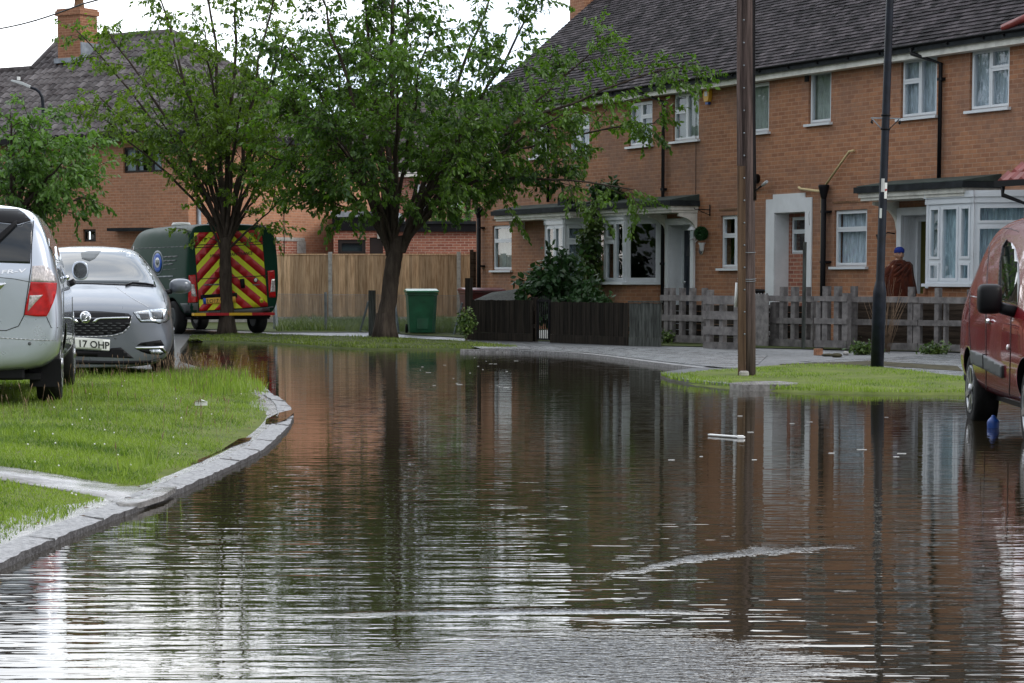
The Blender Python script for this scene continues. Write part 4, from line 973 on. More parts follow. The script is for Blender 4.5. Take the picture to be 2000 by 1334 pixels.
def simple_window(parent, a, b, c, d, y, panes, fmat, gmat='window_glass', cur=None, M=None, fw=.05):
    mb = MB(); mb.M = M; rects = glazed(mb, a, b, c, d, panes, y, fw=fw); w_ = mb.build('window', fmat, parent=parent)
    for r in rects:
        g = MB(); g.M = M; g.box(r[0], r[1], y + .02, y + .03, r[2], r[3]); g.build('pane', gmat, parent=w_)
    g = MB(); g.M = M; g.box(a - .1, b + .1, y + .35, y + .36, c - .1, d + .1); g.build('room_wall', 'room', parent=w_)
    if cur:
        g = MB(); g.M = M; g.slab(a, b, c, d, [(a + (b - a) * .4, a + (b - a) * .62, c, d)], y + .12, y + .13); g.build('curtain', cur, parent=w_)
    return w_
simple_window(lh, x0, x1, z0, z1, .06, [(0, .32, 0, 1), (.32, .72, 0, 1), (.72, 1, 0, 1)], 'dark_brown_frame', cur='net')
xa, xb = la(163, 520)[0], la(188, 520)[0]; simple_window(lh, xa, xb, la(163, 472)[1], la(163, 448)[1], .06, ONE, 'dark_brown_frame')
# flashing box and canopy strip on the left face behind the van
mb = MB(); mb.box(la(228, 446)[0], la(300, 446)[0], -.4, -.001, la(228, 452)[1], la(228, 446)[1]); mb.build('door_canopy', 'felt', parent=lh)
# roofs made of rows of pantiles
TP = math.tan(R(38)); rd = 3.7
def tile_plane(mb, O, ex, up, width, length, clip=None, gauge=.30, tw=.235, amp=.055):
    """rows of S-shaped tiles on the plane O + ex*u + up*v"""
    n = ex.cross(up).normalized(); 
    if n.z < 0: n = -n
    rows = int(length / gauge); k = int(width / tw); rr = random.Random(7)
    for r in range(rows):
        for c in range(k):
            u0 = c * tw; uc = u0 + tw / 2; vc = (r + .5) * gauge
            if clip and not clip(uc, vc): continue
            l = rr.uniform(0, .008); A = []; Bv = []
            for j in range(4):
                u = u0 + tw * j / 3; h = amp * (0, 1.0, 1.0, 0)[j] * (1 if j < 3 else 0)
                A.append(mb.V(O + ex * u + up * (r * gauge) + n * (h + .018 + l))); Bv.append(mb.V(O + ex * u + up * ((r + 1) * gauge + .02) + n * (h + .003)))
            for j in range(3): mb.F((A[j], A[j+1], Bv[j+1], Bv[j]))
            E = [mb.V(O + ex * u0 + up * (r * gauge)), mb.V(O + ex * (u0 + tw) + up * (r * gauge))]; mb.F((E[0], E[1], A[3], A[2], A[1], A[0]))
cs, sn = math.cos(R(38)), math.sin(R(38)); ov = .35
zE = LZ - .02 - ov * 0
ex = Vector((1, 0, 0)); up = Vector((0, cs, sn)); SL = (rd + ov) / cs
zR = zE + (rd + ov) * TP; WX = 15.0
x_r = solve(lambda x: proj(LW(x, rd, zR))[0], 116, -14, 0); zV = solve(lambda z: proj(LW(solve(lambda x: proj(LW(x, (z - zE) / TP - ov, z))[0], 62, -20, 0), (z - zE) / TP - ov, z))[1], 137, zE + .5, zR); x_v = solve(lambda x: proj(LW(x, (zV - zE) / TP - ov, zV))[0], 62, -20, 0); yV = (zV - zE) / TP - ov
print('ridge', x_r, zR, 'lower', x_v, zV)
mb = MB(); W_ = WX + 2 * ov
def _clip(u, v):
    x = -WX - ov + u; z = zE + v * sn
    if (W_ - u) <= v * cs - .1: return False
    return z < zV or x > x_v + (x_r - x_v) * (z - zV) / (zR - zV)
tile_plane(mb, Vector((-WX - ov, -ov, zE)), ex, up, W_, SL, clip=_clip)
rf = mb.build('roof', 'pantile', parent=lh, uv=False)
mb = MB(); tile_plane(mb, Vector((ov, -ov, zE)), Vector((0, 1, 0)), Vector((-cs, 0, sn)), 2 * rd + 2 * ov, SL, clip=lambda u, v: u > v * cs - .1 and (2 * rd + 2 * ov - u) > v * cs - .1)
mb.build('hip_slope', 'pantile', parent=rf, uv=False)
mb = MB(); xr = -rd
F_ = [(-WX - ov, -ov, zE - .01), (ov, -ov, zE - .01), (xr, rd, zR - .01), (x_r, rd, zR - .01), (x_v, yV, zV - .01), (-WX - ov, yV, zV - .01)]
Bk = [(x, 2 * rd - y, z) for x, y, z in F_]
mb.poly(F_); mb.poly(Bk[::-1]); mb.poly([(ov, -ov, zE - .01), (ov, 2 * rd + ov, zE - .01), (xr, rd, zR - .01)]); mb.poly([F_[4], F_[5], Bk[5], Bk[4]][::-1]); mb.poly([F_[3], F_[4], Bk[4]]); mb.build('roof_deck', 'felt', parent=rf)
mb = MB()
for p, q, r_ in (((x_r, rd, zR + .02), (xr, rd, zR + .02), .11), ((xr, rd, zR + .02), (ov, -ov, zE + .04), .10), ((xr, rd, zR + .02), (ov, 2 * rd + ov, zE + .04), .10), ((x_r, rd, zR + .02), (x_v, yV, zV + .02), .10), ((x_v, yV, zV + .02), (-WX - ov, yV, zV + .02), .11)):
    mb = MB(); mb.tube([p, q], r_, 8); mb.build('ridge_tiles', 'pantile', parent=rf)
mb = MB(); mb.box(-WX, ov, -ov - .06, -ov + .04, zE - .14, zE - .01); mb.box(-WX, ov, -ov + .041, -.001, zE - .16, zE - .12); mb.box(ov - .04, ov + .06, -ov, 2 * rd, zE - .14, zE - .01); mb.box(.001, ov - .041, -ov + .05, 2 * rd, zE - .16, zE - .12); mb.build('gutter', 'black_plastic', parent=lh)
# chimneys
def chimney(pxl, pxr, pyt, pyb, y, pot=True):
    f = lambda x: proj(LW(x, y, 8))[0]; a = solve(f, pxl, -12, 4); b = solve(f, pxr, -12, 4); w2 = (b - a) * .60
    z1 = solve(lambda z: proj(LW(a, y, z))[1], pyt, 5, 14); z0 = solve(lambda z: proj(LW(a, y, z))[1], pyb, 3, 14)
    mb = MB(); mb.box(a, a + w2, y, y + w2 * .8, z0 - 1.2, z1 - .14); mb.box(a - .05, a + w2 + .05, y - .05, y + w2 * .8 + .05, z1 - .14, z1); mb.box(a - .02, a + w2 + .02, y - .02, y + w2 * .8 + .02, z1, z1 + .06)
    c = mb.build('chimney', 'brick_chimney', parent=lh)
    m2 = MB(); m2.box(a - .06, a + w2 + .06, y - .12, y + w2 * .8 + .06, z0 - .08, z0 + .06); m2.box(a + w2 + .001, a + w2 + .05, y, y + w2 * .8, z0 - .1, z0 + .5); m2.build('lead_flashing', 'lead', parent=c)
    if pot:
        m2 = MB(); cx, cy = a + w2 / 2, y + w2 / 2; m2.lathe([(.22, z1 + .05), (.16, z1 + .12), (.13, z1 + .32), (.15, z1 + .36), (.15, z1 + .42), (.11, z1 + .5)], (cx, cy, 0), 'z', 14)
        for k in range(8): m2.box(cx + .16 * math.cos(k * .785) - .02, cx + .16 * math.cos(k * .785) + .02, cy + .16 * math.sin(k * .785) - .02, cy + .16 * math.sin(k * .785) + .02, z1 + .42, z1 + .52)
        m2.build('chimney_pot', 'rust', parent=c)
chimney(113, 187, 22, 119, 2.6)
# scar of a removed lean-to on the right face
ya, za = lb(538, 463); yb, zb = lb(590, 495); mb = MB(); mb.box(.0, .012, ya, yb, .5, za); mb.build('old_render_patch', 'brick_shed', parent=lh)
mb = MB(); mb.box(.0125, .03, ya, yb + .1, za - .1, za); mb.box(.0125, .022, yb - .25, yb + .15, za - .45, za - .101); mb.build('mortar_scar', 'concrete', parent=lh)
mb = MB(); yp = lb(386, 430)[0]; mb.tube([(.05, yp, 0), (.05, yp, lb(386, 392)[1])], .06, 10); mb.build('soil_pipe', 'galv', parent=lh)
mb = MB(); mb.tube([(.03, lb(553, 410)[0], .5), (.03, lb(553, 410)[0], lb(553, 405)[1])], .012, 6); mb.build('wall_cable', 'black_plastic', parent=lh)

# flat-roofed brick outbuilding between the two houses
SY = 66.0
def sh(px, py, Y=SY): q = at(px, py, Y); return q.x, q.z
ax, az = sh(649, 413); bx, bz = sh(775, 415); cx, cz = sh(940, 432)
shd = thing('outbuilding', 'flat roofed brick outbuilding behind the tall wooden fence', 'outbuilding', (ax, SY, 0))
def S(mb, name, mat, parent=None): return mb.build(name, mat, parent=parent or shd, shift=(-ax, -SY, 0))
w0, wz0 = sh(660, 498); w1, wz1 = sh(714, 468); d0, _ = sh(722, 500); d1, dz1 = sh(748, 464)
mb = MB(); mb.slab(ax + .03, bx, 0, az - .55, [(w0, w1, wz0, wz1), (d0, d1, 0, dz1)], SY, SY + .2); mb.box(ax + .03, ax + .2, SY + .2, SY + 5, 0, az - .55); S(mb, 'wall', 'brick_shed')
mb = MB(); mb.box(ax - .05, bx, SY - .12, SY + 5, az - .16, az); S(mb, 'roof', 'lead')
mb = MB(); mb.box(ax, bx, SY - .05, SY + .05, az - .545, az - .162); S(mb, 'fascia', 'black_plastic')
mb = MB(); mb.box(bx + .002, cx, SY + .1, SY + 5, 0, cz - .2); S(mb, 'wall', 'brick_shed')
mb = MB(); mb.box(bx + .002, cx + .1, SY - .05, SY + 5, cz - .08, cz); S(mb, 'roof', 'felt'); mb = MB(); mb.box(bx + .002, cx, SY + .0, SY + .09, cz - .3, cz - .082); S(mb, 'fascia', 'black_plastic')
mb = MB(); rects = glazed(mb, w0, w1, wz0, wz1, ONE, SY + .05, fw=.09); wn = S(mb, 'window', 'dark_brown_frame'); g = MB(); g.box(w0, w1, SY + .10, SY + .11, wz0, wz1); S(g, 'pane', 'screen_glass', wn)
mb = MB(); mb.box(d0, d1, SY + .06, SY + .1, 0, dz1); S(mb, 'door', 'dark_brown_frame')
p, q = sh(737, 466); p2, q2 = sh(747, 442); mb = MB(); mb.box(p, p2, SY - .03, SY - .002, q, q2); S(mb, 'notice_board', 'concrete')

# another terrace house further away, seen between the trees
fx0, fz0 = at(800, 345, 92).x, at(800, 345, 92).z; fh = thing('brick_house', 'distant brick house with white windows seen between the tree and the terrace', 'house', (fx0, 92, 0))
def FH(mb, name, mat, parent=None, **k): return mb.build(name, mat, parent=parent or fh, shift=(-fx0, -92, 0), **k)
def fp(px, py): q = at(px, py, 92); return q.x, q.z
xl, xr2 = fp(690, 400)[0], fp(1040, 400)[0]; hs = []
for (a, b, c, d) in ((880, 903, 406, 354), (815, 840, 420, 360)): p, q = fp(a, c); p2, q2 = fp(b, d); hs.append((p, p2, q, q2))
mb = MB(); mb.slab(xl, xr2, 0, fz0, hs, 92, 92.25); FH(mb, 'wall', 'brick_far')
for h in hs:
    mb = MB(); rects = glazed(mb, *h, [(0, .55, 0, 1), (.55, 1, 0, 1)], 92.05, fw=.06); wn = FH(mb, 'window', 'upvc'); g = MB(); g.box(h[0], h[1], 92.07, 92.08, h[2], h[3]); FH(g, 'pane', 'screen_glass', wn)
mb = MB(); mb.box(xl, xr2, 91.7, 91.95, fz0 - .02, fz0 + .16); FH(mb, 'fascia', 'old_white')
mb = MB(); zt = fz0 + .1
for r in range(24):
    yy, zz = 91.7 + r * .2, zt + r * .14; mb.poly([(xl, yy, zz + .02), (xr2, yy, zz + .02), (xr2, yy + .21, zz + .145), (xl, yy + .21, zz + .145)]); mb.poly([(xl, yy, zz - .01), (xr2, yy, zz - .01), (xr2, yy, zz + .02), (xl, yy, zz + .02)])
mb.poly([(xl, 96.5, zt + 3.37), (xr2, 96.5, zt + 3.37), (xr2, 101.5, zt), (xl, 101.5, zt)]); mb.poly([(xl, 91.7, zt), (xl, 96.5, zt + 3.37), (xl, 101.5, zt)]); FH(mb, 'roof', 'far_tile')
xp = fp(915, 400)[0]; mb = MB(); mb.tube([(xp, 91.9, 0), (xp, 91.9, fz0)], .09, 8); FH(mb, 'downpipe', 'black_plastic')

# ------------------------------------------------------------------ trees
def leaves_mesh(name, mat, P, D, size, seed, parent, wratio=.46, droop=.55):
    """P Nx3 leaf bases, D Nx3 twig directions; every leaf is two triangles folded on its midrib"""
    r = np.random.default_rng(seed); n = len(P)
    d = D * .7 + r.normal(0, .55, (n, 3)); d[:, 2] -= droop * r.uniform(.4, 1.6, n); d /= np.linalg.norm(d, axis=1)[:, None]
    s = np.cross(d, r.normal(0, 1, (n, 3)) * .6 + np.array([0, 0, 1.0])); s /= np.linalg.norm(s, axis=1)[:, None] + 1e-9
    nn = np.cross(s, d); L = size * r.uniform(.6, 1.25, n)[:, None]; W = L * wratio / 2
    v = np.empty((n, 6, 3)); v[:, 0] = P; v[:, 1] = P + d * L * .38 + s * W - nn * W * .35; v[:, 2] = P + d * L * .72 + s * W * .75 - nn * W * .5 - nn * L * .04
    v[:, 3] = P + d * L - nn * L * .16; v[:, 4] = P + d * L * .72 - s * W * .75 - nn * W * .5 - nn * L * .04; v[:, 5] = P + d * L * .38 - s * W - nn * W * .35
    me = bpy.data.meshes.new(name); me.vertices.add(n * 6); me.vertices.foreach_set('co', v.ravel())
    b = (np.arange(n) * 6)[:, None]; me.loops.add(n * 8); me.loops.foreach_set('vertex_index', (b + np.array([[0, 1, 2, 3, 0, 3, 4, 5]])).ravel())
    me.polygons.add(n * 2); me.polygons.foreach_set('loop_start', ((np.arange(n) * 8)[:, None] + np.array([[0, 4]])).ravel()); me.update(calc_edges=True); me.validate()
    me.materials.append(MATS[mat]); o = bpy.data.objects.new(name, me); C.objects.link(o); o.parent = parent; return o
def bez(a, b, c, d, n):
    return [a * (1 - t) ** 3 + b * 3 * t * (1 - t) ** 2 + c * 3 * t * t * (1 - t) + d * t ** 3 for t in [k / n for k in range(n + 1)]]
def tree(name, label, cat, trunk_pts, trunk_r, limbs, leafm, seed, leaf=.11, spacing=.033, sub=(8, 1.0), twl=.55, bare=.2, per=2, group=None, tw_per=7, droop=.55, liana=0):
    rr = random.Random(seed); base = Vector(trunk_pts[0]); root = thing(name, label, cat, base, 0, group)
    mb = MB(); T = [Vector(p) for p in trunk_pts]
    fine = []
    for i in range(len(T) - 1):
        for k in range(5): fine.append((T[i].lerp(T[i+1], k / 5), trunk_r[i] + (trunk_r[i+1] - trunk_r[i]) * k / 5))
    fine.append((T[-1], trunk_r[-1]))
    mb.tube([p + Vector((rr.uniform(-.012, .012), rr.uniform(-.012, .012), 0)) if i else p for i, (p, r) in enumerate(fine)], [r * rr.uniform(.94, 1.06) for p, r in fine], n=14)
    for k in range(7):                        # root flare
        a = k * .9 + rr.uniform(-.2, .2); q = base + Vector((math.cos(a), math.sin(a), 0)) * trunk_r[0] * 1.35
        mb.tube([base + Vector((math.cos(a), math.sin(a), 0)) * trunk_r[0] * 1.12 + Vector((0, 0, -.05)), base + Vector((math.cos(a), math.sin(a), 0)) * trunk_r[0] * .8 + Vector((0, 0, .16)), base + Vector((math.cos(a), math.sin(a), 0)) * trunk_r[0] * .62 + Vector((0, 0, .5))], [trunk_r[0] * .3, trunk_r[0] * .34, trunk_r[0] * .2], n=6)
    P, D = [], []
    def grow(pts, r0, r1, n=6):
        k = len(pts) - 1; mb.tube(pts, [r0 + (r1 - r0) * i / k for i in range(k + 1)], n=n, cap=False)
    def twig(p, d, L):
        pts = [p]; dd = d.normalized()
        for k in range(4):
            dd = (dd + Vector((rr.uniform(-.18, .18), rr.uniform(-.18, .18), rr.uniform(-.26, .04)))).normalized(); pts.append(pts[-1] + dd * L / 4)
        grow(pts, .006, .002, 3); nl = int(L / spacing)
        for k in range(1, nl + 1):
            f = k / nl * 4; i = min(int(f), 3); q = pts[i].lerp(pts[i+1], f - i); dv = (pts[i+1] - pts[i]).normalized()
            for _ in range(per): P.append(q + Vector((rr.gauss(0, .02), rr.gauss(0, .02), rr.gauss(0, .015)))); D.append(dv)
    for (start, end, r0, up, dens) in limbs:
        a, e = Vector(start), Vector(end); L = (e - a).length; b = a + Vector((0, 0, L * .38 * up)) + (e - a) * .12; c = a + (e - a) * .66 + Vector((0, 0, L * .14 * up))
        pts = bez(a, b, c, e, 12); pts = [p + Vector((rr.gauss(0, .02), rr.gauss(0, .02), rr.gauss(0, .02))) * (L / 4) if 0 < i < 12 else p for i, p in enumerate(pts)]
        grow(pts, r0, .012, 8); ns = int(sub[0] * L / 4 * dens) + 2
        for k in range(ns):
            f = min(.995, bare + (1 - bare) * ((k + rr.random()) / ns) ** .78) * 12; i = min(int(f), 11); q = pts[i].lerp(pts[i+1], f - i); td = (pts[i+1] - pts[i]).normalized()
            side = Vector((rr.gauss(0, 1), rr.gauss(0, 1), rr.gauss(0, .5))); side = (side - td * side.dot(td)).normalized()
            dv = (td * .75 + side * .8 + Vector((0, 0, .12))).normalized(); sl_ = sub[1] * rr.uniform(.5, 1.25) * (1.1 - .38 * f / 12)
            sp = [q]; d2 = dv
            for j in range(5): d2 = (d2 + Vector((rr.uniform(-.2, .2), rr.uniform(-.2, .2), rr.uniform(-.2, .1)))).normalized(); sp.append(sp[-1] + d2 * sl_ / 5)
            grow(sp, max(.008, r0 * .22 * (1 - f / 14)), .005, 5)
            for j in range(tw_per):
                f2 = (.12 + .88 * (j + rr.random()) / tw_per) * 5; ii = min(int(f2), 4); q2 = sp[ii].lerp(sp[ii+1], f2 - ii); t2 = (sp[ii+1] - sp[ii]).normalized()
                s2 = Vector((rr.gauss(0, 1), rr.gauss(0, 1), rr.gauss(0, .5))); twig(q2, t2 * .7 + s2.normalized() * .75, twl * rr.uniform(.5, 1.15))
        twig(pts[-1], pts[-1] - pts[-2], twl)
        for k in range(liana): 
            i = rr.randrange(2, 11); twig(pts[i], Vector((rr.gauss(0, 1), rr.gauss(0, 1), .3)), twl * .6)
    for i in range(len(mb.v)): mb.v[i] = (mb.v[i][0] - base.x, mb.v[i][1] - base.y, mb.v[i][2] - base.z)
    mb.build('trunk', 'bark', parent=root, uv=False)
    leaves_mesh('crown', leafm, np.array([tuple(p - base) for p in P]), np.array([tuple(d) for d in D]), leaf, seed, root, droop=droop)
    print(name, 'leaves', len(P)); return root
# big cherry by the flood edge
TY = gp(752, 660, ZL).y
def tp(px, py, dy=0.0): return at(px, py, TY + dy)
b_ = gp(752, 660, ZL); b_.z = ZL - .02
trunk = [b_, tp(757, 600), tp(764, 540), tp(772, 490), tp(776, 462)]; tr = [.21, .165, .15, .15, .12]
A = tp(760, 500); Bp = tp(768, 486); Cp = tp(786, 492); Dp = tp(750, 470)
limbs = []
for (st, ex_, ey, dy, r0, upf, de) in (
    (A, 690, -120, .8, .10, .5, 1), (Bp, 762, -200, -.3, .11, .3, 1), (Bp, 812, -180, .5, .10, .3, 1),     (Dp, 560, 200, -1.5, .06, .6, 1.2), (Dp, 640, 120, 1.5, .07, .5, 1.2), (Dp, 580, 330, 1.0, .045, .6, 1.1), (Cp, 975, -60, .9, .095, .15, .8), (Cp, 1060, -20, -.6, .085, .1, 1), (Dp, 610, -60, -.6, .085, .5, 1.1), (Dp, 560, 90, .8, .07, .6, 1.1),
    (A, 590, 190, -1.2, .065, .7, 1.2), (A, 600, 300, .3, .05, .55, 1.1), (Cp, 1170, 90, .9, .07, .35, 1), (Cp, 1335, 128, -.9, .065, .75, .55),
    (Cp, 1235, 370, -1.6, .055, .95, .6), (Cp, 1090, 330, -.4, .05, .6, 1.1), (Cp, 1030, 210, 1.6, .07, .3, 1.2), (A, 700, 60, 2.6, .08, .5, 1.1), (Bp, 840, 60, -2.6, .07, .4, .7),
    (Bp, 780, 120, -3.0, .07, .5, 1.3), (A, 640, 240, -2.4, .055, .6, 1.3), (Cp, 930, 250, -2.4, .06, .5, 1.3), (Cp, 980, 130, -2.0, .07, .3, 1.1), (Bp, 730, 190, 2.8, .07, .5, 1.2), (Cp, 880, 180, 2.6, .07, .4, 1.2),
    (tp(752, 452), 600, 372, .2, .03, .2, .9), (Dp, 520, 300, -.4, .05, .6, .8), (Cp, 1110, 215, -1.4, .06, .45, 1.1), (Cp, 1280, 240, .6, .05, .8, .7), (Cp, 990, 340, .8, .05, .6, 1.0), (Bp, 690, 330, -1.8, .05, .6, 1.1), (Bp, 850, 330, -1.5, .05, .5, .9)):
    limbs.append((st, tp(ex_, ey, dy), r0 * .74, upf, de))
tree('cherry_tree', 'large leafy tree on the far grass verge leaning over the flood', 'tree', trunk, tr, limbs, 'leaf_cherry', 3, leaf=.105, sub=(10.5, 1.0), spacing=.038, twl=.5, tw_per=7, bare=.33, per=2)
# smaller tree in front of the green van
TY = gp(443, 653, ZL).y; b_ = gp(443, 653, ZL); b_.z = ZL - .02
trunk = [b_, tp(443, 600), tp(441, 540), tp(440, 495), tp(440, 465)]; tr = [.175, .135, .128, .12, .10]
A = tp(436, 480); Bp = tp(441, 462); Cp = tp(446, 478)
limbs = []
for (st, ex_, ey, dy, r0, upf, de) in (
    (A, 300, -40, .6, .055, .4, .8), (Bp, 400, -120, -.3, .06, .3, .8), (Bp, 470, -120, .5, .065, .2, 1), (Cp, 545, -60, -.5, .055, .3, 1),
    (A, 210, 60, -.6, .05, .5, .75), (A, 195, 190, .5, .045, .5, .8), (A, 180, 215, -1.0, .035, .4, .7), (Bp, 330, 90, 1.6, .05, .5, .9), (Bp, 400, 60, -1.8, .05, .4, 1.0),
    (Cp, 610, 120, .4, .05, .4, 1.1), (Cp, 600, 240, -.8, .04, .4, 1), (Cp, 545, 330, .8, .035, .3, .8), (A, 300, 215, -1.6, .04, .5, 1.0), (Cp, 520, 190, 1.8, .045, .5, 1.1), (Bp, 480, 150, -1.9, .05, .5, 1.2), (Bp, 380, 180, 1.8, .045, .5, 1.0),
    (tp(436, 492), 395, 405, -.3, .035, -.1, .3), (tp(446, 485), 540, 400, -.4, .03, .0, .5), (Cp, 560, 60, 1.2, .05, .3, 1.1), (A, 150, 60, 0, .035, .5, .45), (Bp, 350, 270, -1.0, .035, .4, .8), (Bp, 440, 250, 1.2, .04, .4, .8), (Cp, 500, 290, -1.0, .035, .4, .8)):
    limbs.append((st, tp(ex_, ey, dy), r0, upf, de))
tree('young_tree', 'smaller slender tree standing in front of the striped van doors', 'tree', trunk, tr, limbs, 'leaf_left', 8, leaf=.10, sub=(9, .95), spacing=.036, twl=.48, tw_per=6, bare=.3, per=2)
# pale foliage behind the parked cars on the left
TY = 40.0; b_ = Vector((at(30, 500, 40).x, 40, ZL - .02))
limbs = [(tp(30, 440), tp(x, y, d), .05, u, 1.2) for x, y, d, u in ((80, 240, 0, .3), (20, 225, -.5, .3), (-60, 225, .4, .3), (140, 275, -.3, .4), (180, 345, .3, .3), (60, 285, -1.2, .4), (120, 320, -1.2, .3), (-80, 320, .6, .3), (20, 330, -1.3, .3), (160, 385, 0, .1), (80, 380, 1, .1), (-20, 270, 1.2, .4), (180, 290, .8, .4))]
tree('garden_tree', 'pale green bushy tree at the left edge behind the silver car', 'tree', [b_, tp(30, 520), tp(30, 440)], [.13, .1, .08], limbs, 'leaf_pale', 14, leaf=.105, sub=(12, .7), spacing=.04, twl=.42, tw_per=6, bare=.25)

# bushy plants: leaves clustered on arching stems
def shrub(name, label, cat, base, spread, height, n, leafm, leaf, seed, per=16, droop=.3, wr=.5, bias=(0, 0)):
    r = random.Random(seed); root = thing(name, label, cat, base); mb = MB(); P, D = [], []
    for k in range(n):
        a = r.uniform(0, 6.28); q = r.random() ** .5; e = Vector((math.cos(a) * spread[0] * q + bias[0], math.sin(a) * spread[1] * q + bias[1], height * r.uniform(.35, 1.0) * (1 - .35 * q * q)))
        s = Vector((e.x * .15, e.y * .15, 0)); pts = bez(s, s + Vector((0, 0, e.z * .5)), e * .75 + Vector((0, 0, e.z * .3)), e, 6); mb.tube(pts, [.012 - .0015 * i for i in range(7)], 4, cap=False)
        for j in range(per):
            f = r.uniform(.2, 1) ** .6 * 6; i = min(int(f), 5); p = pts[i].lerp(pts[i+1], f - i); dv = Vector((r.gauss(0, 1), r.gauss(0, 1), r.gauss(0, .6))).normalized()
            for m in range(3): P.append(p + dv * .05 * m + Vector((r.gauss(0, .03), r.gauss(0, .03), r.gauss(0, .03)))); D.append(dv)
    mb.build('stem', 'bark', parent=root, uv=False); leaves_mesh('foliage', leafm, np.array([tuple(p) for p in P]), np.array([tuple(p) for p in D]), leaf, seed, root, wr, droop); return root
def gpt(px, Y, z=None): q = at(px, 600, Y); return Vector((q.x, q.y, ZL if z is None else z))
shrub('elder_shrub', 'dark leafy shrub spilling over the low black fence in front of the bay window', 'shrub', gpt(1085, 45.2), (.85, .8), 1.85, 80, 'leaf_shrub', .15, 31, per=17, wr=.55)
shrub('elder_shrub', 'low dark shrub beside the bay window wall under the creeper', 'shrub', gpt(1140, 44.2), (.75, .5), 1.05, 50, 'leaf_shrub', .12, 37, per=14, wr=.5)
shrub('creeper', 'green creeper climbing between the two bay windows onto the canopy roof', 'climbing plant', Vector((TW(FS(1158, 450, .7), -.75, GZ))), (.32, .25), 3.0, 34, 'leaf_bay', .12, 33, per=20, wr=.5)
shrub('creeper', 'clump of dark leaves growing on top of the canopy roof', 'climbing plant', TW(FS(1188, 380, .3), -.35, FZ(1188, 402, .3)), (.38, .25), .55, 26, 'leaf_shrub', .12, 35, per=16, wr=.5)
shrub('ivy', 'bright ivy at the left end of the black fence', 'shrub', gpt(911, 42.6), (.10, .15), .72, 20, 'leaf_bay', .07, 36, per=14)
shrub('bush', 'pale bushy tree top growing above the outbuilding roof', 'bush', Vector((at(866, 500, 72).x, 72, 1.0)), (1.0, .6), 3.4, 60, 'leaf_pale', .13, 38, per=26, wr=.3)
shrub('bush', 'small hedge behind the outbuilding beside the terrace gable', 'bush', Vector((at(905, 500, 72).x, 72, 1.0)), (.7, .6), 2.6, 40, 'leaf_pale', .13, 39, per=22, wr=.4)
for (px, py, lb_) in ((1687, 693, 'low ivy patch under the fence beside the black lamp post'), (1830, 692, 'small weed at the foot of the fence beside the red van'), (1105, 668, None)):
    q = gp(px, py, ZL)
    if lb_: shrub('weed', lb_, 'weed', q, (.28, .1), .16, 22, 'leaf_bay', .06, px, per=8)
shrub('weed', 'leafy weed at the foot of the first pallet fence', 'weed', gp(1304, 672, ZL), (.08, .06), .28, 12, 'leaf_bay', .06, 71, per=8)
# round topiary ball hanging by the door
q = TW(FS(1371, 456, .15), -.17, FZ(1371, 456, .15)); ball = thing('topiary_ball', 'round dark green topiary ball hanging beside the white door frame', 'topiary', q)
n = 2600; v = np.random.default_rng(5).normal(0, 1, (n, 3)); v /= np.linalg.norm(v, axis=1)[:, None]; leaves_mesh('foliage', 'leaf_ball', v * .118, v, .03, 6, ball, .6, 0)
mb = MB(); mb.blob((0, 0, 0), .115, 12, 9); mb.build('core', 'leaf_ball', parent=ball, uv=False)
mb = MB(); mb.tube([(0, 0, .12), (.0, .02, .45)], .003, 4); mb.build('hanging_wire', 'black_iron', parent=ball)
pot = MB(); pot.lathe([(.02, -.17), (.04, -.15), (.05, -.05), (.075, .0)], (0, 0, 0), 'z', 12); q2 = TW(FS(1370, 475, .1), -.09, FZ(1370, 474, .1)); o = pot.build('wall_planter', 'white_paint', loc=q2); tag(o, 'small white wall planter under the topiary ball', 'planter')
# dead flower box on the left canopy
q = TW(FS(1106, 398, .3), -.3, FZ(1106, 408, .3)); fb = thing('window_box', 'small planter of dry stalks on the roof above the left bay window', 'planter', q, TROT)
mb = MB(); mb.box(-.22, .22, -.1, .1, 0, .2); mb.build('planter_box', 'felt', parent=fb); mb = MB(); r4 = random.Random(3)
for k in range(70): x, y = r4.uniform(-.4, .2), r4.uniform(-.08, .08); mb.tube([(x * .5, y, .18), (x + r4.uniform(-.08, .08), y, r4.uniform(.24, .34))], .003, 3)
mb.build('dry_stalks', 'twig', parent=fb)
# ------------------------------------------------------------------ fences, posts, bins
def plank_run(name, label, px0, py0, px1, py1, top0, top1, mat, pw=.07, cap=False, seed=1, group=None):
    a, b = gp(px0, py0, ZL), gp(px1, py1, ZL); L = (b - a).length; ang = math.atan2((b - a).y, (b - a).x)
    h0 = at(px0, top0, a.y).z - ZL; h1 = at(px1, top1, b.y).z - ZL
    root = thing(name, label, 'fence', a, ang, group); r = random.Random(seed); n = max(1, int(L / pw)); w_ = L / n; mb = MB()
    for k in range(n):
        h = h0 + (h1 - h0) * k / n + r.uniform(-.008, .008); t = r.uniform(-.004, .004)
        mb.prism([(k * w_ + .002, .15), ((k + 1) * w_ + .004, .15), ((k + 1) * w_ + .004 + t, h), (k * w_ + .002 + t, h)], -.012 - .006 * (k % 2), .008, 'y')
    mb.build('boards', mat, parent=root)
    mb = MB(); mb.box(0, L, -.022, .012, .0, .148); mb.build('gravel_board', mat, parent=root)
    for z in (.25, h0 - .18):
        mb = MB(); mb.box(0, L, .0085, .06, z, z + .07); mb.build('rail', mat, parent=root)
    if cap: mb = MB(); mb.box(-.01, L + .01, -.035, .035, h0 + .012, h0 + .035); mb.build('capping', mat, parent=root)
    return root
plank_run('board_fence', 'low black board fence left of the narrow iron gate', 921, 664, 1040, 668, 586, 586.5, 'dark_board', seed=2)
plank_run('board_fence', 'low black board fence right of the narrow iron gate under the bay window', 1076, 669, 1227, 675.5, 589.5, 592, 'dark_board', seed=3)
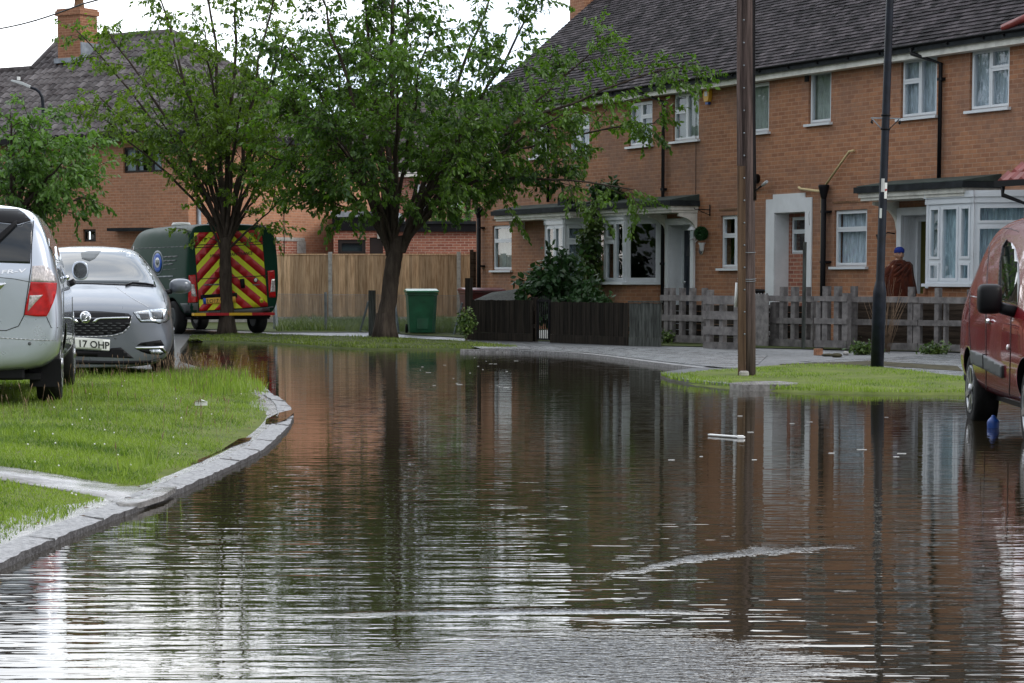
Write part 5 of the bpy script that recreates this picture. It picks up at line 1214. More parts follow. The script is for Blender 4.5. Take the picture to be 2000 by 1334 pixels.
plank_run('board_fence', 'weathered grey board fence panel beside the first pallet', 1229, 676, 1291, 677, 592, 592, 'grey_board', seed=4, cap=True)
def post(name, label, px, py, pyt, w_, mat, cat='post'):
    q = gp(px, py, ZL); h = at(px, pyt, q.y).z - ZL; mb = MB(); mb.box(-w_ / 2, w_ / 2, -w_ / 2, w_ / 2, -.1, h); o = mb.build(name, mat, loc=q, rotz=-.6, bevel=.008); return tag(o, label, cat)
post('fence_post', 'dark wooden gate post left of the narrow iron gate', 1044, 667, 580, .10, 'dark_board')
post('fence_post', 'mossy wooden post at the left end of the black board fence', 916, 663, 543, .11, 'dark_board')
post('fence_post', 'weathered timber post just left of the big tree trunk', 727, 656, 567, .11, 'grey_board')
# iron garden gate
a, b = gp(1049, 668, ZL), gp(1074, 669, ZL); ang = math.atan2((b - a).y, (b - a).x); L = (b - a).length; gt = thing('garden_gate', 'narrow black iron gate between the black board fences', 'gate', a, ang); H = at(1060, 572, a.y).z - ZL
mb = MB(); mb.slab(0, L, .04, H - .12, [(.03, L - .03, .07, H - .16)], -.015, .015); mb.build('gate_frame', 'black_iron', parent=gt)
for k in range(1, 7): mb = MB(); x = L * k / 7; mb.tube([(x, 0, .06), (x, 0, H - .13 + .08 * math.sin(math.pi * k / 7))], .008, 5); mb.build('bar', 'black_iron', parent=gt)
mb = MB(); mb.box(-.13, .13, -.004, .004, -.2, -.02); tag(mb.build('notice', 'litter_white', loc=gp(1067, 664, ZL) + Vector((0, .3, .2))), 'white card standing on the path behind the iron gate', 'card')
# tall close-board fence with concrete posts
WFY = 60.0
wf = thing('wooden_fence', 'tall new wooden fence with concrete posts behind the wire netting', 'fence', (at(520, 500, WFY).x, WFY, 0)); fx = at(520, 500, WFY).x
step = (at(896, 500, WFY).x - at(645, 500, WFY).x) / 2; ztop = at(700, 495, WFY).z; r5 = random.Random(12); x_first = at(645, 500, WFY).x - 3 * step
for k in range(6):
    xa = x_first + k * step
    mb = MB(); mb.box(xa - .05, xa + .05, WFY - .06, WFY + .06, 0, ztop + .04); mb.build('concrete_post', 'concrete', parent=wf, shift=(-fx, -WFY, 0))
    if k == 5 and False: break
    mb = MB(); n = 19; w_ = (step - .1) / n
    for j in range(n):
        x = xa + .05 + j * w_; mb.box(x + .001, x + w_ + .004, WFY - .012 - .006 * (j % 2), WFY + .006, .2, ztop - .045 + r5.uniform(-.004, .004))
    mb.box(xa + .051, xa + step - .051, WFY - .03, WFY + .02, ztop - .04, ztop - .008)
    mb.build('board_panel', 'fence_wood', parent=wf, shift=(-fx, -WFY, 0))
    mb = MB(); mb.box(xa + .051, xa + step - .051, WFY - .02, WFY + .02, 0, .199); mb.build('gravel_board', 'concrete', parent=wf, shift=(-fx, -WFY, 0))
mb = MB(); q0, q1 = at(921, 500, 57.0), at(936, 500, 56.6)
for k in range(14): mb.box(q0.x, q1.x + .5, 57 - .01 + .004 * (k % 2), 57.015, .1 + k * .125, .225 + k * .125)
mb.box(q0.x - .04, q0.x + .05, 56.95, 57.03, 0, 1.9); tag(mb.build('lap_fence', 'lap_board'), 'dark lap fence panel against the terrace gable wall', 'fence')
# chain link netting with struts
ca, cb = gp(533, 643, ZL), gp(921, 655, ZL); L = (cb - ca).length; ang = math.atan2((cb - ca).y, (cb - ca).x); cl = thing('chain_link_fence', 'low wire netting fence on steel angle posts behind the trees', 'fence', ca, ang); H = .80
mb = MB(); cell = .055; n = int((L + H) / cell)
for k in range(-int(H / cell), n):
    x = k * cell
    for sgn in (1, -1):
        a0, a1 = (x, x + H) if sgn > 0 else (x + H, x)
        za, zb = .02, H; 
        def cx(xa, z_a, xb, z_b):
            t0, t1 = 0.0, 1.0; dx = xb - xa
            lo, hi = (0 - xa) / dx, (L - xa) / dx
            if lo > hi: lo, hi = hi, lo
            t0, t1 = max(t0, lo), min(t1, hi); return (t0, t1) if t1 > t0 else None
        c_ = cx(a0, za, a1, zb)
        if c_: t0, t1 = c_; mb.tube([(a0 + (a1 - a0) * t0, .004 * sgn, za + (zb - za) * t0), (a0 + (a1 - a0) * t1, .004 * sgn, za + (zb - za) * t1)], .0022, 3, cap=False)
mb.tube([(0, 0, H), (L, 0, H)], .004, 4); mb.build('wire_netting', 'galv', parent=cl, uv=False)
def clx(px): 
    q = at(px, 600, 46); lo, hi = 0, 1
    return solve(lambda t: proj(ca.lerp(cb, t))[0], px, -.1, 1.1) * L
for px, pt in ((537, 572), (637, 573), (772, 573), (835, 575)):
    x = clx(px); mb = MB(); mb.box(x - .022, x + .022, -.03, .01, -.05, H + .05); mb.build('steel_post', 'galv', parent=cl)
for px, sgn in ((540, .45), (722, -.4), (773, .55), (905, -.35)):
    x = clx(px); mb = MB(); mb.bar((x, -.03, H * .82), (x + sgn * .5, -.12, -.02), .045, .03); mb.build('strut', 'galv', parent=cl)
# pallets used as a fence
pr_ = random.Random(40)
def pallet(label, px0, py0, px1, py1, tops, rails, pickets, rh, pwid, deep=True, name='pallet_fence'):
    """rails: heights as pixel rows (top,bottom) at px0; pickets: pixel columns; tops: picket top pixel"""
    a, b = gp(px0, py0, ZL), gp(px1, py1, ZL); L = (b - a).length; ang = math.atan2((b - a).y, (b - a).x)
    root = thing(name, label, 'fence', a, ang, 'old pallets set up as a garden fence')
    Z = lambda py: at(px0, py, a.y).z - ZL
    for (t, bt) in rails:
        z1, z0 = Z(t), Z(bt); w1 = pr_.uniform(-.006, .006)
        mb = MB(); mb.prism([(0 + pr_.uniform(-.01, .01), z0), (L + pr_.uniform(-.008, .008), z0 + w1), (L, z1 + w1), (0, z1)], -.034, -.012, 'y'); mb.build('rail', 'pallet', parent=root)
    for (px, w_, t, bt) in pickets:
        x = (px - px0) / (px1 - px0) * L; mb = MB(); z1, z0 = Z(t), max(-.0, Z(bt)); mb.box(x - w_ / 2, x + w_ / 2, -.011, .011 if not deep else .08, z0, z1); mb.build('picket', 'pallet', parent=root)
    return root
pallet('pallet with low top blocks at the left end of the pallet fence', 1291, 671, 1376, 674, 0, [(576, 587), (614, 626), (653, 667)], [(1301, .10, 562, 668), (1311, .06, 562, 655), (1330, .08, 562, 655), (1350, .09, 562, 655), (1373, .07, 562, 665)], 0, 0)
p1_ = pallet('pallet with four wide rails beside the telegraph pole', 1376, 680, 1450, 683, 0, [(577, 594), (607, 623), (637, 653), (667, 682)], [(1383, .1, 566, 678), (1409, .09, 580, 670), (1437, .09, 580, 670)], 0, 0)
pallet('pallet fence section right of the telegraph pole and green gate', 1500, 677, 1590, 681, 0, [(577, 588), (620, 631), (661, 675)], [(1510, .16, 590, 690), (1527, .11, 560, 668), (1549, .11, 560, 668), (1572, .11, 560, 670), (1586, .05, 580, 670)], 0, 0)
pallet('pallet fence section behind and left of the black lamp post', 1592, 683, 1655, 685, 0, [(578, 588), (621, 632), (664, 678)], [(1598, .10, 590, 700), (1611, .11, 559, 675), (1633, .10, 559, 675), (1650, .12, 572, 680)], 0, 0)
pallet('pallet fence section in front of the person in the doorway', 1656, 684, 1793, 687, 0, [(579, 590), (623, 634), (668, 682)], [(1665, .09, 559, 672), (1712, .08, 565, 672), (1777, .085, 560, 672), (1790, .12, 592, 690)], 0, 0)
pallet('right-hand pallet fence section partly hidden by the red van', 1795, 687, 1925, 691, 0, [(580, 592), (625, 636), (671, 684)], [(1829, .08, 562, 675), (1845, .04, 592, 675), (1893, .10, 565, 690)], 0, 0)
# lap fence behind the right pallets
a, b = gp(1640, 683, ZL) + Vector((0, .3, 0)), gp(1940, 690, ZL) + Vector((0, .3, 0)); L = (b - a).length; ang = math.atan2((b - a).y, (b - a).x); lf = thing('lap_fence', 'dark horizontal lap boards behind the right-hand pallets', 'fence', a, ang)
mb = MB()
for k in range(7): mb.bar((0, .01 * (k % 2), .06 + k * .108), (L, .012 + .01 * (k % 2), .06 + k * .108 + .01), .016, .12)
mb.build('boards', 'lap_board', parent=lf)
a, b = gp(1296, 671, ZL) + Vector((0, .45, 0)), gp(1452, 678, ZL) + Vector((0, .45, 0)); L = (b - a).length; lf2 = thing('lap_fence', 'dark horizontal boards just behind the two pallets left of the telegraph pole', 'fence', a, math.atan2((b - a).y, (b - a).x)); mb = MB()
for k in range(6): mb.bar((0, .01 * (k % 2), .08 + k * .11), (L, .012 + .01 * (k % 2), .08 + k * .11 + .01), .016, .105)
mb.build('boards', 'dark_board', parent=lf2)
a, b = gp(1503, 677, ZL) + Vector((0, .5, 0)), gp(1618, 682, ZL) + Vector((0, .6, 0)); L = (b - a).length; lf3 = thing('lap_fence', 'dark horizontal boards behind the pallets in front of the white archway', 'fence', a, math.atan2((b - a).y, (b - a).x)); mb = MB()
for k in range(6): mb.bar((0, .01 * (k % 2), .08 + k * .11), (L, .012 + .01 * (k % 2), .08 + k * .11 + .01), .016, .105)
mb.build('boards', 'dark_board', parent=lf3)
# leaning block on pallets, picket gate, leaning plank, white tube
mb = MB(); a = gp(1455, 676, ZL); b = gp(1500, 678, ZL); L = (b - a).length
gt2 = thing('picket_gate', 'small grey picket gate just right of the telegraph pole', 'gate', a, math.atan2((b - a).y, (b - a).x))
for k in range(8): m_ = MB(); x = L * (k + .5) / 8; h = at(1480, 572, a.y).z - ZL; m_.prism([(x - .042, .02), (x + .042, .02), (x + .042, h - .04), (x, h), (x - .042, h - .04)], -.01, .01, 'y'); m_.build('picket', 'pallet', parent=gt2)
for z in (.2, .65): m_ = MB(); m_.box(0, L, .011, .04, z, z + .06); m_.build('rail', 'pallet', parent=gt2)
mb = MB(); q = gp(1578, 684, ZL) + Vector((0, .6, 0)); mb.bar((0, 0, 0), (.02, .1, at(1578, 478, q.y).z), .06, .03); tag(mb.build('plank', 'grey_board', loc=q), 'tall grey plank standing upright in front of the white archway', 'plank')
for k, (px, py, lb_) in enumerate(((1598, 694, 'reddish loose brick standing under the pallet fence'),)):
    q = gp(px, py, ZL); mb = MB(); mb.box(-.055, .055, -.05, .05, 0, .1); tag(mb.build('brick', 'brick_loose', loc=q, rotz=.3, bevel=.006), lb_, 'brick')
for k, (px, py, w_, h_, rz, lb_) in enumerate(((1618, 696, .11, .04, .2, 'wide flat rubble stone on the ground under the pallet fence'), (1634, 698, .09, .06, -.5, 'smaller rubble stone under the pallet fence'), (1652, 694, .04, .06, .3, 'small pale stone right of the rubble under the fence'))):
    q = gp(px, py, ZL); mb = MB(); mb.blob((0, 0, h_ * .5), (w_, .08, h_ * .6), 9, 6); tag(mb.build('stone', 'soil' if k < 2 else 'concrete', loc=q, rotz=rz), lb_, 'stone')
def onw(px, py, out): q = plane_hit(px, py, out, P0); return q
q = gp(1812, 690, ZL) + Vector((0, 1.0, 0)); mb = MB(); mb.box(-.14, .14, -.07, .07, 0, .045); o = mb.build('brick_stack', 'brick_loose', loc=(at(1806, 577, 37).x, 37, at(1806, 577, 37).z - .07)); 
# low garden wall carrying the bricks
gw = MB(); gx0, gx1 = at(1640, 600, 38.1).x, at(1960, 600, 38.1).x; gz = at(1800, 579, 38.1).z; gw.box(0, gx1 - gx0, 0, .22, 0, gz); tag(gw.build('garden_wall', 'brick_shed', loc=(gx0, 38.0, 0)), 'low garden wall behind the right-hand pallet fence', 'wall')
o.location = (at(1808, 577, 38.1).x, 38.1, gz); tag(o, 'loose bricks lying on the garden wall beside the dark red cloak', 'brick')
mb = MB(); mb.box(-.085, .085, -.06, .06, 0, .09); tag(mb.build('brick', 'brick_loose', loc=(at(1814, 570, 38.1).x, 38.08, gz + .0451), rotz=.1, bevel=.006), 'topmost loose brick on the garden wall under the bay window', 'brick')
mb = MB(); mb.prism([(-.28, 0), (.14, 0), (.26, .13), (-.10, .13)], -.01, .01, 'y'); mb.M = None; o = mb.build('board', 'litter_white', loc=(at(1858, 570, 38.0).x, 38.0, gz - .02)); tag(o, 'tilted white sheet lying on the garden wall near the red van', 'board')
# coal bunker style lean-to roof behind the black fence and maroon bin, second black bin
def bin_(label, px, py, pyt, pxl, pxr, body, lid, yaw=0, base=None):
    q = base or gp(px, py, ZL); s_ = 4500 / q.y; W = (pxr - pxl) / s_; H = (at(px, pyt, q.y).z - ZL); D_ = W * 1.2; root = thing('wheelie_bin', label, 'wheelie bin', q, yaw)
    mb = MB(); a, b = W * .40, W * .47
    A = [(-a, -D_ * .38, .03), (a, -D_ * .38, .03), (a, D_ * .34, .03), (-a, D_ * .34, .03)]; Bq = [(-b, -D_ * .47, H * .9), (b, -D_ * .47, H * .9), (b, D_ * .45, H * .9), (-b, D_ * .45, H * .9)]
    ii = [mb.V(p) for p in A + Bq]
    for f in ((0,3,2,1),(4,5,6,7),(0,1,5,4),(1,2,6,5),(2,3,7,6),(3,0,4,7)): mb.F([ii[k] for k in f])
    mb.box(-b - .015, b + .015, -D_ * .5, D_ * .48, H * .86, H * .9 + .01); mb.box(-a * .5, a * .5, -D_ * .40 - .01, -D_ * .38, .1, H * .5); mb.build('body', body, parent=root, bevel=.012)
    mb = MB(); mb.prism([(-D_ * .55, H * .905 + .012), (-D_ * .53, H * .96), (D_ * .1, H), (D_ * .5, H * .98), (D_ * .5, H * .905 + .012)], -b - .03, b + .03, 'x'); mb.build('lid', lid, parent=root, bevel=.015)
    mb = MB(); mb.tube([(-b, D_ * .53, H * .93), (b, D_ * .53, H * .93)], .018, 8); mb.build('handle', lid, parent=root)
    for sx in (-1, 1): mb = MB(); mb.lathe([(.0, -.02), (.1, -.02), (.1, .02), (.0, .02)], (sx * (a + .03), D_ * .33, .1), 'x', 16); mb.build('wheel', 'tyre', parent=root)
    return root
bin_('green wheelie bin standing alone by the wire netting', 823, 652, 564, 793, 854, 'green_plastic', 'green_lid', .12)
q = at(940, 560, 52); bin_('maroon wheelie bin behind the left end of the black fence', 940, 0, 562, 900, 978, 'bin_maroon', 'bin_maroon', .2, base=Vector((q.x, 52, ZL)))
q = at(1512, 560, 44); bin_('black wheelie bin with a glossy lid in front of the archway', 1512, 0, 561, 1480, 1558, 'black_plastic', 'black_plastic', -.5, base=Vector((q.x, 44, ZL)))
mb = MB(); q0, q1 = at(925, 586, 47), at(1020, 566, 47)
mb.poly([(q0.x, 46.4, q0.z), (at(1022, 590, 46.4).x, 46.4, q0.z), (at(1022, 565, 48).x, 48, at(1022, 563, 48).z), (at(960, 580, 48).x, 48, at(960, 571, 48).z)])
mb.box(at(962, 580, 47).x, at(1020, 590, 47).x, 46.9, 47.9, 0, q0.z - .02); tag(mb.build('bunker_roof', 'grey_board'), 'sloping grey felt lid of a bunker behind the black fence', 'bunker')

# ------------------------------------------------------------------ poles and lamps
q = gp(1459, 735, ZL); s_ = 4500 / q.y; Ht = 7.6
tpz = thing('telegraph_pole', 'brown wooden telegraph pole with a cable cover standing on the grass island', 'telegraph pole', q); r0 = 17.5 / s_; lean = (at(1456, 0, q.y).x - q.x) / 5.0
pts = [(lean * z, 0, z) for z in (-.1, 1, 2, 3, 4, 5, 6, Ht)]; mb = MB(); mb.tube([(p[0] + .012, 0.0, p[2]) for p in pts], [r0 * (1 - .018 * p[2]) * .86 for p in pts], 18); mb.build('pole', 'pole_wood', parent=tpz)
zc = at(1450, 325, q.y).z - ZL; mb = MB(); mb.M = None; xl_ = -r0 * .86
def strip(z0, z1, mat, name, w_, xo): 
    m_ = MB(); m_.prism([(xo, -r0 * .9), (xo + w_, -r0 * 1.02), (xo + w_, -r0 * .7), (xo, -r0 * .55)], 0, z1 - z0); o = m_.build(name, mat, parent=tpz, loc=(lean * (z0 + z1) / 2 * 1, 0, z0), bevel=.004); o.rotation_euler = (0, math.atan(lean), 0); return o
strip(0, zc, 'pole_cover', 'cable_cover', r0 * .85, -r0 * .95); strip(zc + .002, 5.5, 'pole_wood', 'cable_guard', r0 * .5, -r0 * .95)
z = .5
while z < 5.6: mb = MB(); mb.blob((-r0 * .35 + lean * z, -r0 * 1.0, z), .011, 8, 5); mb.build('fixing_stud', 'galv', parent=tpz); z += .26
for z in (at(1459, 493, q.y).z, at(1459, 545, q.y).z, at(1459, 549, q.y).z):
    mb = MB(); mb.tube([(lean * z + r0 * 1.04 * math.cos(t * .524), r0 * 1.04 * math.sin(t * .524), z - ZL + .004 * math.cos(t)) for t in range(13)], .004, 4); mb.build('wire_band', 'galv', parent=tpz)
for xo, r_w in ((r0 * .75, .012), (r0 * .95, .008)):
    mb = MB(); mb.tube([(lean * z + xo + .008 * math.sin(z * 1.3), -r0 * .5, z) for z in [zc - .4 + .3 * k for k in range(14)]], r_w, 6); mb.build('cable', 'black_plastic', parent=tpz)
mb = MB(); z0 = at(1443, 600, q.y).z - ZL; z1 = at(1443, 552, q.y).z - ZL; mb.tube([(-r0 - .035, 0, z0), (-r0 - .02, 0, z1)], .02, 8); tag(mb.build('white_tube', 'litter_white', loc=q), 'short white tube wedged against the left side of the telegraph pole', 'tube')
mb = MB(); mb.box(-.06, .05, -.05, .05, 0, .07); tag(mb.build('stone', 'concrete', loc=gp(1454, 736, ZL), bevel=.02), 'small pale stone at the foot of the telegraph pole', 'stone')
q = gp(1713, 718, ZL); s_ = 4500 / q.y; lp = thing('lamp_post', 'dark navy steel lamp post with a stepped base beside the pallet fence', 'lamp post', q)
dx = (at(1738, 0, q.y).x - q.x) / (at(1738, 0, q.y).z - ZL); zsh = at(1716, 560, q.y).z - ZL; R0 = 13 / s_; R1 = 8.2 / s_
mb = MB(); mb.lathe([(R0 * .98, -.1), (R0, zsh - .09), (R0 * .99, zsh - .06), (R1 * 1.1, zsh + .06), (R1, zsh + .08), (R1 * .9, 4.5), (R1 * .78, 7.6)], (0, 0, 0), 'z', 24); pst = mb.build('post', 'navy_post', parent=lp)
lp.rotation_euler = (0, math.atan(dx), 0)
zb = at(1724, 232, q.y).z - ZL
mb = MB(); mb.box(-.19, .19, -.015, .015, zb, zb + .015); mb.build('cross_bar', 'galv', parent=lp)
for sx in (-1, 1): mb = MB(); mb.bar((sx * .17, 0, zb - .005), (sx * .03, 0, zb - .15), .022, .012); mb.build('bracket', 'galv' if sx < 0 else 'black_iron', parent=lp); mb = MB(); mb.tube([(sx * .175, -.02, zb - .02), (sx * .185, -.02, zb - .05), (sx * .165, -.02, zb - .06)], .014, 6); mb.build('hook', 'black_iron', parent=lp)
for z in (zb + .045, zb - .13): mb = MB(); mb.lathe([(R1 + .006, -.012), (R1 + .006, .012)], (0, 0, z), 'z', 20); mb.build('clamp_band', 'black_iron', parent=lp)
def sticker(px0, px1, py0, py1, mat, name):
    z1, z0 = at(px0, py0, q.y).z - ZL, at(px0, py1, q.y).z - ZL; c0 = (px0 + px1) / 2; cx0 = (at(c0, (py0 + py1) / 2, q.y).x - q.x) - dx * (z0 + z1) / 2; rr_ = R1 + .002; a0 = math.acos(max(-1, min(1, (cx0 - (px1 - px0) / 2 / s_) / rr_))); a1 = math.acos(max(-1, min(1, (cx0 + (px1 - px0) / 2 / s_) / rr_)))
    m_ = MB()
    for k in range(6):
        b0, b1 = a0 + (a1 - a0) * k / 6, a0 + (a1 - a0) * (k + 1) / 6; m_.poly([(rr_ * math.cos(b0), -rr_ * math.sin(b0), z0), (rr_ * math.cos(b1), -rr_ * math.sin(b1), z0), (rr_ * math.cos(b1), -rr_ * math.sin(b1), z1), (rr_ * math.cos(b0), -rr_ * math.sin(b0), z1)])
    return m_.build(name, mat, parent=lp)
sticker(1720, 1726, 349, 375, 'sticker', 'sticker'); sticker(1726, 1731.5, 357, 388, 'plate_white', 'sticker'); sticker(1717, 1721, 407, 426, 'plate_white', 'sticker')
mb = MB(); zz = at(1729, 371, q.y).z - ZL; mb.lathe([(.010, 0), (.014, 0), (.014, .003), (.010, .003)], (.026, -R1 - .004, zz), 'y', 14, False); mb.build('red_ring', 'red_sign', parent=lp)
# slim street lamp at the left
q = gp(89, 640, ZL); q = Vector((at(89, 500, 46).x, 46, ZL)); zt = at(89, 200, 46).z - ZL; sl2 = thing('street_lamp', 'slim black street lamp with a pale flat head behind the parked cars', 'street lamp', q)
s_ = 4500 / 46; mb = MB(); arc = [(0, 0, z) for z in (-.1, 1, 1.4, 2.5, zt - .05)]
tip = (38 / s_ * -1, 0, zt + 30 / s_); arc += [(-.01, 0, zt + .1), (-.06, 0, zt + .2), (-.14, 0, zt + .26), (-.26, 0, zt + .30)]
mb.tube(arc, [.052, .052, .036, .034, .032, .032, .03, .028, .026], 12); mb.build('post', 'navy_post', parent=sl2)
mb = MB(); mb.prism([(-.24, zt + .27), (-.24, zt + .33), (-.40, zt + .40), (-.60, zt + .44), (-.62, zt + .41), (-.42, zt + .345)], -.07, .07, 'y'); mb.build('lamp_head', 'lamp_grey', parent=sl2, bevel=.01)
mb = MB(); mb.box(-.50, -.44, -.03, .03, zt + .43, zt + .50); mb.build('photocell', 'litter_white', parent=sl2, bevel=.01)
for z in (1.28, 1.4): mb = MB(); mb.lathe([(.05, -.02), (.05, .02)], (0, 0, z), 'z', 14); mb.build('collar', 'black_iron', parent=sl2)
# overhead wire top left
a, b = at(-40, 62, 50), at(160, 8, 44); pts = [a.lerp(b, t / 12) + Vector((0, 0, -.25 * math.sin(math.pi * t / 12) * .3)) for t in range(13)]; pts = [a + (a - b) * 4] + pts + [b + (b - a) * 6]
mb = MB(); mb.tube(pts, .017, 5); tag(mb.build('overhead_wire', 'black_plastic', uv=False), 'thin overhead wire crossing the sky at the top left', 'wire')

# ------------------------------------------------------------------ litter
def floaty(px, py, z=0.0): return gp(px, py, z)
a, b = gp(1385, 849, .01), gp(1453, 854, .01); mb = MB(); mb.bar(a, b, .035, .014); mb.box(b.x - .05, b.x + .0, b.y - .022, b.y + .022, 0, .024); tag(mb.build('plastic_strip', 'litter_white', bevel=.006), 'white plastic strip floating on the flood left of the red van', 'litter')
q = gp(393, 797, .17); mb = MB(); mb.poly([(-.06, 0, .03), (-.01, -.04, .05), (.05, 0, .03), (.0, .05, .045)]); mb.poly([(-.05, 0, .0), (.05, 0, .0), (.05, 0, .035), (-.05, 0, .035)]); tag(mb.build('paper_scrap', 'litter_white', loc=(q.x, q.y, .19)), 'crumpled white paper lying on the left lawn', 'litter')
q = gp(390, 738, .15)
# ------------------------------------------------------------------ vehicles
def clip_grid(poly, step):
    """polygon in 2D cut along a grid; returns (verts2d, faces)"""
    bm = bmesh.new(); bm.faces.new([bm.verts.new((p[0], p[1], 0)) for p in poly])
    xs = [p[0] for p in poly]; ys = [p[1] for p in poly]
    for ax, lo, hi in ((0, min(xs), max(xs)), (1, min(ys), max(ys))):
        k = lo + step * .73
        while k < hi:
            bmesh.ops.bisect_plane(bm, geom=bm.verts[:] + bm.edges[:] + bm.faces[:], plane_co=(k, 0, 0) if ax == 0 else (0, k, 0), plane_no=(1, 0, 0) if ax == 0 else (0, 1, 0)); k += step
    bmesh.ops.triangulate(bm, faces=bm.faces[:]); bm.verts.ensure_lookup_table(); bm.verts.index_update()
    v = [(a.co.x, a.co.y) for a in bm.verts]; f = [[a.index for a in q.verts] for q in bm.faces]; bm.free(); return v, f
class Car:
    def __init__(s, name, label, origin, yaw, paint, stations, arches, mats=None, lift=0, sub=2, cat='car'):
        s.root = thing(name, label, cat, origin, yaw); s.M = Matrix.Translation(origin) @ Matrix.Rotation(yaw, 4, 'Z'); s.Mi = s.M.inverted()
        bm = bmesh.new(); rings = []
        for (y, zb, wb, zm, wm, zs, ws, zg, wg, zr) in stations:
            half = [(wb * .72, zb), (wb, zb + .07), (wm, zm), (ws * 1.005, (zm + zs) / 2 + .04), (ws, zs), (wg, zg), (wg * .80, zr - .015 - .02 * wg)]
            ring = [bm.verts.new((0, y, zb))] + [bm.verts.new((x, y, z)) for x, z in half] + [bm.verts.new((0, y, zr))] + [bm.verts.new((-x, y, z)) for x, z in half[::-1]]
            rings.append(ring)
        n = len(rings[0])
        for a, b in zip(rings, rings[1:]):
            for k in range(n): bm.faces.new((a[k], a[(k+1) % n], b[(k+1) % n], b[k]))
        for ring, flip in ((rings[0], 0), (rings[-1], 1)):
            h = n // 2
            for k in range(h):
                q = [ring[k], ring[k+1], ring[-(k+1)], ring[-k]] if k else [ring[0], ring[1], ring[-1]]
                if k == h - 1: q = [ring[k], ring[h], ring[-k]]
                bm.faces.new(q)
        bmesh.ops.recalc_face_normals(bm, faces=bm.faces)
        me = bpy.data.meshes.new('body'); bm.to_mesh(me); bm.free()
        for m in (paint, 'black_plastic'): me.materials.append(MATS[m])
        ob = bpy.data.objects.new('tmp_body', me); C.objects.link(ob); md = ob.modifiers.new('s', 'SUBSURF'); md.levels = sub + 1; md.render_levels = sub + 1; cuts_ = []
        for (y, z, r, x0) in arches:
            for sx in (-1, 1):
                cb = MB(); cb.lathe([(0, x0), (r, x0), (r, 1.4), (0, 1.4)] if sx > 0 else [(0, -1.4), (r, -1.4), (r, -x0), (0, -x0)], (0, y, z), 'x', 40, False); cb.mi = [1] * len(cb.f)
                c = cb.build('cut', [paint, 'black_plastic'], uv=False); bmc = bmesh.new(); bmc.from_mesh(c.data); bmesh.ops.remove_doubles(bmc, verts=bmc.verts, dist=1e-5); bmesh.ops.recalc_face_normals(bmc, faces=bmc.faces); bmc.to_mesh(c.data); bmc.free()
                mo = ob.modifiers.new('b', 'BOOLEAN'); mo.object = c; mo.operation = 'DIFFERENCE'; mo.solver = 'EXACT'; cuts_.append(c)
        bpy.context.view_layer.update()
        me2 = bpy.data.meshes.new_from_object(ob.evaluated_get(bpy.context.evaluated_depsgraph_get())); bpy.data.objects.remove(ob)
        for c in cuts_: bpy.data.objects.remove(c)
        me2.name = 'body'
        for p in me2.polygons: p.use_smooth = p.material_index == 0
        s.body = bpy.data.objects.new('body', me2); C.objects.link(s.body); s.body.parent = s.root
        s.bvh = BVHTree.FromPolygons([v.co.copy() for v in me2.vertices], [tuple(p.vertices) for p in me2.polygons])
        s.cam = s.Mi @ Vector((0, 0, CAMZ))
    def hit_px(s, px, py, off=.004):
        d = (s.Mi.to_3x3() @ ray(px, py)).normalized(); h = s.bvh.ray_cast(s.cam, d)
        if h[0] is None: return None
        n = h[1] if h[1].dot(d) < 0 else -h[1]
        return h[0] + n * off, n
    def patch(s, poly, mat, name, off=.004, step=7, mirror=False, parent=None, verts=None, faces=None, skirt=.010, smooth=True):
        v2, f = (verts, faces) if verts else clip_grid(poly, step)
        P = [s.hit_px(x, y, off) for x, y in v2]; mb = MB(); ids = {}; mb.s = smooth; T = []
        for q in f:
            if any(P[k] is None for k in q): continue
            pts = [P[k][0] for k in q]
            if max((pts[i] - pts[i-1]).length for i in range(len(pts))) > .5: continue
            T.append(q)
        for q in T:
            for k in q:
                if k not in ids: ids[k] = mb.V(P[k][0])
        edges = {}
        for q in T:
            n0 = (P[q[1]][0] - P[q[0]][0]).cross(P[q[2]][0] - P[q[0]][0])
            if n0.dot(P[q[0]][1]) < 0: q = q[::-1]
            mb.F([ids[k] for k in q])
            for i in range(len(q)):
                e = (q[i], q[(i + 1) % len(q)]); edges[e] = edges.get(e, 0) + 1
        if not ids: return None
        mb.s = False; low = {}
        for (a, b) in list(edges):
            if (b, a) in edges: continue
            for k in (a, b):
                if k not in low: low[k] = mb.V(P[k][0] - P[k][1] * (off + skirt))
            mb.F((ids[b], ids[a], low[a], low[b]))
        o = mb.build(name, mat, parent=parent or s.root, uv=False)
        if mirror:
            m2 = MB(); m2.v = [(-x, y, z) for x, y, z in mb.v]; m2.f = [q[::-1] for q in mb.f]; m2.mi = mb.mi; m2.sm = mb.sm; m2.build(name, mat, parent=(parent if parent else s.root), uv=False)
        return o
    def line(s, pts, w, mat, name, off=.003, mirror=False, parent=None):
        P = [Vector(p) for p in pts]; L, Rr = [], []
        for i, p in enumerate(P):
            t = (P[min(i+1, len(P)-1)] - P[max(i-1, 0)]).normalized(); n = Vector((-t.y, t.x)) * w / 2; L.append(p + n); Rr.append(p - n)
        V_, F_ = [], []
        for i in range(len(P) - 1):
            k = max(1, int((P[i+1] - P[i]).length / 8))
            for j in range(k):
                a, b = j / k, (j + 1) / k; q = [L[i].lerp(L[i+1], a), L[i].lerp(L[i+1], b), Rr[i].lerp(Rr[i+1], b), Rr[i].lerp(Rr[i+1], a)]
                c = len(V_); V_ += [(x.x, x.y) for x in q]; F_.append([c, c+1, c+2, c+3])
        return s.patch(None, mat, name, off=off, verts=V_, faces=F_, mirror=mirror, skirt=.0, parent=parent)
